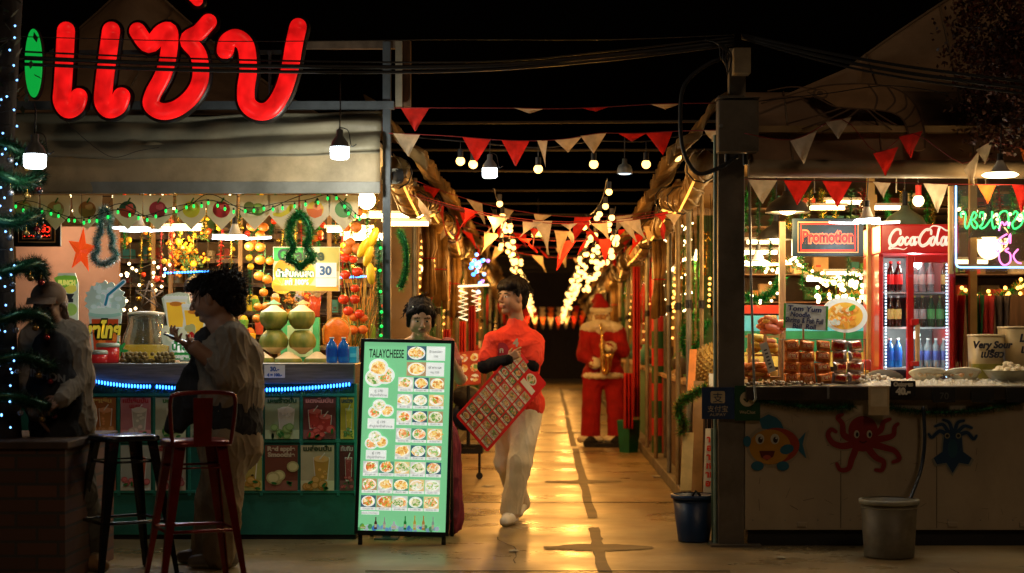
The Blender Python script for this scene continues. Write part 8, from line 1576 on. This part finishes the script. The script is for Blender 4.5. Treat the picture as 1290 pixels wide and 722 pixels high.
fbm = [('c', hq(math.cos(a) * .098, -.012 + math.sin(a) * .105, .065), hq(math.cos(a + .4) * .098, -.012 + math.sin(a + .4) * .105, .065), .026, .026) for a in [i * .3927 for i in range(16)]]
blob('hat_band', fbm, fur, sf_, .008, fold=.008, ffreq=40, stretch=(1, 1, 1))
for x in (744, 777):
    c = q(x, 558, -.05); m = MB(); m.sph(Vector((c.x, D - .06, .06)), (.085, .16, .07), black, 14, 9); m.build('boot', sf_)
m = MB(); m.bb((q(735, 0).x, D - .25, 0.004), (q(784, 0).x, D + .2, .05), darkmetal); m.build('base', sf_)
sx_ = thing('saxophone', 'golden saxophone in the hands of the bearded red suited figure', 'saxophone', q(760, 470, -.3)); brs = mat('gold_brass', (.75, .50, .16), .2, .95, var=.1, bump=0); m = MB()
m.tube(bez([q(757, 408, -.17), q(757, 412, -.24), q(758, 418, -.29), q(758, 435, -.31), q(759, 455, -.31), q(760, 466, -.31), q(763, 469, -.32), q(766, 464, -.34), q(766, 452, -.35)], 5), [.010] * 8 + [.014] * 8 + [.022 + .0009 * i for i in range(25)], brs, 10)
m.lathe([(.045, 0), (.05, .03), (.075, .09), (.072, .09), (.045, .02)], q(766, 455, -.35), brs, 18); m.build('body', sx_); m = MB()
for i in range(7): m.cyl(q(758.5, 420 + i * 5, -.335), q(758.5, 420 + i * 5, -.345), .014, brs, n=10)
m.build('keys', sx_)
# ================================================================= planter and wrapped tree at the left front
PD = 8.9; br = multi('dark_bricks', [(.10, .05, .03), (.075, .04, .025), (.13, .065, .035), (.06, .035, .02)], 1, rough=.8)
nt = br.node_tree; N = nt.nodes; Lk = nt.links; b = N['Principled BSDF']; tb = N.new('ShaderNodeTexBrick'); tb.inputs['Scale'].default_value = 1; tb.inputs['Brick Width'].default_value = .22; tb.inputs['Row Height'].default_value = .075; tb.inputs['Mortar Size'].default_value = .008
tb.inputs['Color1'].default_value = (.14, .06, .035, 1); tb.inputs['Color2'].default_value = (.08, .04, .025, 1); tb.inputs['Mortar'].default_value = (.05, .045, .04, 1)
mp = N.new('ShaderNodeMapping'); mp.inputs['Rotation'].default_value = (PI / 2, 0, 0); tc2 = N.new('ShaderNodeTexCoord'); Lk.new(tc2.outputs['Object'], mp.inputs[0]); Lk.new(mp.outputs[0], tb.inputs['Vector']); Lk.new(tb.outputs['Color'], b.inputs['Base Color'])
bp = N.new('ShaderNodeBump'); bp.inputs['Strength'].default_value = .6; bp.inputs['Distance'].default_value = .01; Lk.new(tb.outputs['Fac'], bp.inputs['Height']); bp.invert = True; Lk.new(bp.outputs[0], b.inputs['Normal'])
pl = thing('brick_planter', 'dark brick planter in the left foreground under the wrapped tree', 'planter', P(20, 737, PD)); zt = P(0, 556, PD).z; m = MB(); xr = P(82, 0, PD).x
m.bb((xr - 1.3, PD, 0), (xr, PD + 1.0, zt - .04), br); m.build('wall', pl, bevel=.004); m = MB(); m.bb((xr - 1.32, PD - .02, zt - .04), (xr + .02, PD + 1.02, zt), mat('planter_cap', (.08, .05, .035), .7, dirt=.3)); m.build('coping', pl, bevel=.006)
tx = P(2, 0, 9.25).x; wt = thing('wrapped_tree', 'tree trunk wrapped in tinsel tiers and blue white lights at the left edge', 'tree', (tx, 9.25, zt)); bark = mat('dark_bark', (.035, .025, .018), .85, bump=.8, bscale=25, stretch=(1, 1, .3))
m = MB(); m.tube(bez([Vector((tx, 9.25, zt - .02)), Vector((tx - .02, 9.25, 1.4)), Vector((tx - .03, 9.27, 2.2)), Vector((tx + .04, 9.3, 3.4))], 8), [.11 - .0015 * i for i in range(25)], bark, 12); m.build('trunk', wt)
m = MB(); q = random.Random(4)
vs = []
for i in range(900):
    p = Vector((tx + q.gauss(-.10, .09), 9.25 + q.gauss(0, .15), q.uniform(2.55, 3.4))); a = Vector((q.gauss(0, 1), q.gauss(0, 1), q.gauss(0, 1))).normalized(); e_ = a.cross(ZU).normalized(); vs += [p, p + a * .03 + e_ * .015, p + a * .07, p + a * .03 - e_ * .015]
m.add(vs, [(4 * i, 4 * i + 1, 4 * i + 2, 4 * i + 3) for i in range(900)], mat('night_leaf', (.03, .045, .02), .6)); m.build('crown', wt)
for i, (py, pr_) in enumerate(((187, 46), (222, 47), (275, 45), (338, 52), (402, 61), (457, 67), (506, 73))):
    z = P(0, py, 9.1).z; rx = P(pr_, 0, 9.1).x - tx; n = 26; pts = [Vector((tx + rx * .82 * math.cos(2 * PI * j / n), 9.25 + .24 * math.sin(2 * PI * j / n), z + .03 * math.sin(j * .7 + i))) for j in range(n + 1)]
    m = MB(); m.tube(pts, .012, dgreen_t, 6); m.tube(pts, .028, mat('night_tinsel', (.006, .05, .018), .35, .5, bump=0), 8); m.tinsel(pts, .068, [mat('night_tinsel', (.006, .05, .018), .35, .5, bump=0), mat('black_green_tinsel', (.005, .02, .01), .4, .4, bump=0)], 7500, .0035, 70 + i); m.build('tinsel_tier', wt)
    for j in range(6):
        p = pts[(j * 2 + 18) % n] - ZU * .075; m = MB(); m.sph(p, .018, mat('bauble_%d' % (j % 3), ((.35, .2, .05), (.3, .03, .03), (.3, .3, .32))[j % 3], .18, .7, bump=0), 12, 8); m.cyl(p, p + ZU * .06, .002, gold_t, n=5); m.build('bauble', wt)
lg_ = thing('blue_white_light_net', 'pale blue LED string running down the wrapped trunk', 'string lights', (tx, 9.0, .8)); pts = []; q = random.Random(9)
for i in range(98):
    z = 2.95 - i * .0222; pts.append(Vector((tx + .02 + .10 * math.sin(i * 1.9) + q.uniform(-.03, .05), 9.02 + q.uniform(-.03, .03), z + q.uniform(-.02, .02))))
m = MB(); m.tube(pts, .0015, cable, 4); m.build('cord', lg_)
for p in pts: m = MB(); m.sph(p, .0055, led_bw, 6, 4); m.build('bulb', lg_)
lamp('tree_string_light', (tx + .2, 8.85, 1.9), 1.5, (.4, .7, 1), .15)
# ================================================================= stools
def stool(name, px, d, col, label, rz, back=False, seat=.76):
    c = P(px, 0, d); c.z = 0; t = thing(name, label, 'bar stool', c); A = Matrix.Rotation(rz, 3, 'Z'); w = .155; sp = .225
    def q(x, y, z): return c + A @ Vector((x, y, z))
    m = MB(); m.lathe([(.0, seat), (w * .97, seat), (w * 1.06, seat - .008), (w * 1.08, seat - .03), (w * 1.05, seat - .03), (0, seat - .02)], c, col, 32, Rm=A, sq=5); m.build('seat', t)
    for sx, sy in ((-1, -1), (1, -1), (1, 1), (-1, 1)):
        m = MB(); a, b_ = (sx * w * .86, sy * w * .86, seat - .012), (sx * sp, sy * sp, .012); u = .058; l = .026
        vs = []
        for (x, y, z), ww in ((a, u), (b_, l)): vs += [q(x, y, z), q(x - sx * ww, y, z), q(x - sx * ww, y - sy * .004, z), q(x - sx * .006, y - sy * .006, z), q(x - sx * .004, y - sy * ww, z), q(x, y - sy * ww, z)]
        m.add(vs, [(i, (i + 1) % 6, 6 + (i + 1) % 6, 6 + i) for i in range(6)] + [tuple(range(6)), tuple(range(11, 5, -1))], col); m.box(q(*b_) - Vector((sx * 0, 0, .002)), (.03, .03, .02), blackrub, rz); m.build('leg', t)
    m = MB()
    for z, f in ((.30, .60), (.62, .18)):
        e_ = w * .86 + (sp - w * .86) * (seat - z) / seat - .01; P4 = [q(-e_, -e_, z), q(e_, -e_, z), q(e_, e_, z), q(-e_, e_, z)]
        if z < .5: m.tube(P4, .009, col, 8, closed=True)
        else:
            m.build('footrest', t); m = MB(); m.tube(P4, .007, col, 6, closed=True); m.build('brace', t)
    if back:
        m = MB(); bw_, bh = .165, .24; m.tube(bez([q(-bw_ * .9, .15, seat - .02), q(-bw_ * .98, .17, seat + .1), q(-bw_, .18, seat + bh - .03), q(-bw_ * .8, .185, seat + bh), q(0, .19, seat + bh + .008), q(bw_ * .8, .185, seat + bh), q(bw_, .18, seat + bh - .03), q(bw_ * .98, .17, seat + .1), q(bw_ * .9, .15, seat - .02)], 5), .011, col, 8)
        fr = FR(q(0, .165, seat - .02), A @ Vector((1, 0, 0)), A @ Vector((0, .08, 1))); m.plate(fr, [(-.045, 0), (.045, 0), (.05, bh), (-.05, bh)], -.002, .003, col); m.build('backrest', t)
redst = mat('red_stool_paint', (.20, .012, .010), .3, .4, var=.2, dirt=.3, coat=.3); blkst = mat('black_stool_paint', (.016, .02, .024), .25, .5, var=.2, coat=.3)
stool('bar_stool', 156, 9.25, blkst, 'black metal bar stool without a back, standing before the juice counter', .62)
stool('bar_stool', 246, 8.85, redst, 'dark red metal bar stool with a low back, behind the curly haired woman', .42 + PI, back=True)
# ================================================================= lit menu board
BD = 10.60; kb = BD / F0
mbt = thing('menu_board', 'lit green standing menu board with food pictures and black frame', 'menu board', P(505, 685, BD))
U = Vector((1, -.02, -.022)).normalized(); V = Vector((-.026, .11, 1)); V = (V - U * V.dot(U)).normalized(); O = P(451, 668, BD - .03); fr = FR(O, U, V); W_, H_ = 110 * kb, 238 * kb
bframe = mat('board_black_frame', (.015, .02, .02), .35, .3)
m = MB()
for a0, b0, a1, b1 in ((-.022, -.024, .0, H_ + .02), (W_, -.024, W_ + .022, H_ + .02), (0, H_, W_, H_ + .02), (0, -.03, W_, 0)): m.rect(fr, a0, b0, a1, b1, -.03, bframe, .045)
m.build('frame', mbt, bevel=.003)
m = MB()
for a in (.012, W_ - .012):
    m.tube([fr.at(a, .0, -.02), Vector((fr.at(a, 0, -.02).x, fr.at(a, 0, -.02).y - .01, .0))], .014, bframe, 8); m.tube([fr.at(a, H_, -.04), Vector((fr.at(a, H_, 0).x, BD + .42, 0))], .012, bframe, 8)
m.tube([Vector((fr.at(0, 0, 0).x, BD + .28, .3)), Vector((fr.at(W_, 0, 0).x, BD + .28, .3))], .01, bframe, 6)
m.build('leg_frame', mbt)
m = MB(); gpan = mat('menu_green_lit', (.10, .42, .18), .4, em=(.24, .68, .32), es=.72, sample=True, bump=0, var=.05); m.rect(fr, 0, 0, W_, H_, -.012, gpan, .012)
m.build('panel', mbt)
def LP_(X, Y):
    xl = 443 + (Y - 428) * 8 / 240 + 2.0; return (X - xl) * kb, (668 - Y) * kb
wl_ = pe((.76, .80, .74), 1.5); inkm = printm((.03, .04, .05)); foods = [multi('menu_food_%d' % i, c, 95, es=.95) for i, c in enumerate([[(.75, .35, .12), (.85, .6, .3), (.2, .4, .08), (.8, .2, .06), (.85, .75, .55)], [(.85, .62, .2), (.9, .75, .4), (.8, .45, .1), (.6, .25, .05)], [(.75, .75, .6), (.85, .85, .75), (.3, .5, .15), (.8, .6, .35)], [(.7, .18, .04), (.85, .35, .08), (.5, .1, .03), (.25, .4, .05), (.85, .7, .4)], [(.35, .45, .15), (.7, .65, .4), (.12, .3, .06), (.8, .7, .5)]])]
bgp = [pe(c, 1.3) for c in ((.7, .68, .6), (.05, .12, .16), (.45, .3, .15), (.6, .62, .58), (.1, .3, .2), (.75, .55, .25))]
art = MB(); gq = random.Random(11)
def thumb(X0, Y0, X1, Y1, i, cap=True, plate=True):
    a0, b0 = LP_(X0, Y1); a1, b1 = LP_(X1, Y0); ch = (b1 - b0) * .2 if cap else 0
    if cap: art.rect(fr, a0, b0, a1, b0 + ch, .0005, wl_); art.text(fr, (a0 + a1) / 2, b0 + ch * .25, gq.choice(['ยำหมูยอ 60', 'ข้าวผัด 80', 'ต้มยำ 120', 'ผัดไทย 90', 'ส้มตำ 60']), ch * .75, inkm, .0022, wid=(a1 - a0) * .7)
    art.rect(fr, a0, b0 + ch, a1, b1, .0008, bgp[i % 6]); cx, cy = (a0 + a1) / 2, (b0 + ch + b1) / 2; rx, ry = (a1 - a0) * .45, (b1 - b0 - ch) * .46
    if plate: art.disc(fr, cx, cy, rx, ry, .0022, wl_, 18)
    for q in range(4): art.disc(fr, cx + gq.uniform(-.18, .18) * rx, cy + gq.uniform(-.15, .15) * ry, rx * gq.uniform(.6, .95), ry * gq.uniform(.55, .85), .0036 + q * .0013, foods[(i * 3 + q * (i % 2)) % 5], 12, wob=.5, seed=i + q)
a, b_ = LP_(474, 449.5); art.text(fr, a, b_, 'TALAYCHEESE', .074, inkm, .001, bold=.0012, wid=44 * kb)
thumb(500, 434, 524, 452, 1, False); thumb(501, 454.5, 525, 472, 2, False)
for Y0, Y1, t_ in ((434, 452, ('ข้าวเหนียว', '150')), (454.5, 472, ('ยำทะเล', 'หมู 120'))):
    a0, b0 = LP_(525, Y1); a1, b1 = LP_(548, Y0); art.rect(fr, a0, b0, a1, b1, .0005, wl_); art.text(fr, (a0 + a1) / 2, b0 + (b1 - b0) * .55, t_[0], .021, inkm, .0022, wid=.08); art.text(fr, (a0 + a1) / 2, b0 + (b1 - b0) * .22, t_[1], .018, inkm, .0022)
idx = 0
cols3 = [(491.5, 510), (511.5, 529.5), (531.5, 549.5)]
for Y0, Y1 in ((474, 492), (495.5, 513.5), (516.5, 534.5), (538.5, 556.5), (560, 578)):
    for X0, X1 in cols3: thumb(X0 + (Y0 - 474) * .02, Y0, X1 + (Y0 - 474) * .02, Y1, idx); idx += 1
for Y0, Y1 in ((581, 599.5), (603, 621), (624, 642.5)):
    for c5 in range(5): X0 = 454.3 + c5 * 19.9; thumb(X0, Y0, X0 + 18.3, Y1, idx); idx += 1
for (X0, Y0, X1, Y1, cy0, cy1, cx1) in ((452, 454, 482, 487, 488, 500.5, 479), (453, 505, 489.5, 526.5, 527, 540, 489.5), (453.5, 545, 483, 566, 567, 579, 482)):
    a0, b0 = LP_(X0 + 3, cy1); a1, b1 = LP_(cx1, cy0); art.rect(fr, a0, b0, a1, b1, .0005, wl_); art.text(fr, (a0 + a1) / 2, b0 + (b1 - b0) * .55, 'คู่ 170', .022, inkm, .0022); art.text(fr, (a0 + a1) / 2, b0 + (b1 - b0) * .14, 'ตำปูปลาร้ายำทะเล', .02, inkm, .0022, wid=(a1 - a0) * .85)
    a0, b0 = LP_(X0, Y1); a1, b1 = LP_(X1, Y0)
    for q in range(3):
        cx, cy = a0 + (a1 - a0) * (.3, .72, .45)[q], b0 + (b1 - b0) * (.35, .45, .75)[q]; r_ = min(a1 - a0, b1 - b0) * .36; art.disc(fr, cx, cy, r_ * 1.1, r_, .0022 + q * .003, wl_, 18); art.disc(fr, cx, cy, r_ * .85, r_ * .78, .0035 + q * .003, foods[(q + int(Y0)) % 5], 14, wob=.3)
a, b_ = LP_(466, 648); art.rect(fr, a - 10 * kb, b_, a + 12 * kb, b_ + 4 * kb, .0005, wl_); art.text(fr, a, b_ + .8 * kb, 'เครื่องดื่ม COCKTAILS', .014, inkm, .0022, wid=20 * kb)
for i in range(26): a, b_ = LP_(453 + i * 4 + gq.uniform(-1, 1), 668 - gq.uniform(1, 6)); art.disc(fr, a, b_, gq.uniform(2, 3.6) * kb, gq.uniform(2, 4) * kb, .0008 + i * .00016, pe(gq.choice([(.08, .3, .7), (.2, .5, .8), (.6, .75, .85), (.1, .4, .15), (.3, .6, .75)]), .7), 10, wob=.4)
for X, h_, c_ in ((459, 6, (.3, .6, .05)), (475, 15, (.1, .02, .02)), (486, 15, (.75, .8, .8)), (498, 10, (.7, .8, .85)), (512, 17, (.02, .3, .05)), (524, 18, (.75, .55, .1)), (535, 18, (.7, .35, .08)), (547, 17, (.4, .6, .5))):
    a, b_ = LP_(X, 666); w_ = 1.7 * kb if h_ > 10 else 3.4 * kb; hh = h_ * kb; art.plate(fr, [(a - w_, b_), (a + w_, b_), (a + w_, b_ + hh * .55), (a + w_ * .4, b_ + hh * .7), (a + w_ * .4, b_ + hh), (a - w_ * .4, b_ + hh), (a - w_ * .4, b_ + hh * .7), (a - w_, b_ + hh * .55)], .006, .007, pe(c_, .6)); art.rect(fr, a - w_ * .8, b_ + hh * .15, a + w_ * .8, b_ + hh * .4, .0075, pe((.8, .75, .5), .6))
art.build('artwork', mbt)
# ================================================================= camera, night air, render settings
cam = bpy.data.cameras.new('camera'); co = bpy.data.objects.new('camera', cam); COL.objects.link(co); sc.camera = co
co.location = (0, 0, CH); co.rotation_euler = (PI / 2, 0, 0); cam.lens = 60; cam.sensor_width = 36; cam.sensor_fit = 'HORIZONTAL'
cam.shift_x = -45 / 1290; cam.shift_y = 61 / 1290; cam.clip_end = 400; cam.clip_start = .1
cam.dof.use_dof = True; cam.dof.focus_distance = 11.1; cam.dof.aperture_fstop = 2.2
w = bpy.data.worlds.new('World'); sc.world = w; w.use_nodes = True
sky = w.node_tree.nodes.new('ShaderNodeTexSky'); sky.sky_type = 'NISHITA'; sky.sun_disc = False; sky.sun_elevation = math.radians(-3); sky.sun_rotation = math.radians(200)
bgn = w.node_tree.nodes['Background']; w.node_tree.links.new(sky.outputs[0], bgn.inputs[0]); bgn.inputs[1].default_value = .006
sn = bpy.data.lights.new('fill_sun', 'SUN'); sn.energy = .19; sn.angle = math.radians(12); sn.color = (1, .68, .42); so = bpy.data.objects.new('fill_sun', sn); so.rotation_euler = (math.radians(52), 0, math.radians(16)); COL.objects.link(so)  # dim warm fill light, added to lift the tent tops and counter front
sc.view_settings.view_transform = 'Standard'; sc.view_settings.look = 'None'; sc.view_settings.exposure = 0; sc.view_settings.gamma = 1
c = sc.cycles; c.use_denoising = True; c.max_bounces = 6; c.diffuse_bounces = 3; c.glossy_bounces = 3; c.transmission_bounces = 5; c.transparent_max_bounces = 8
c.sample_clamp_indirect = 3; c.sample_clamp_direct = 0; c.use_light_tree = True; c.caustics_reflective = False; c.caustics_refractive = False; c.blur_glossy = 1

bpy.data.scenes.remove(WS)
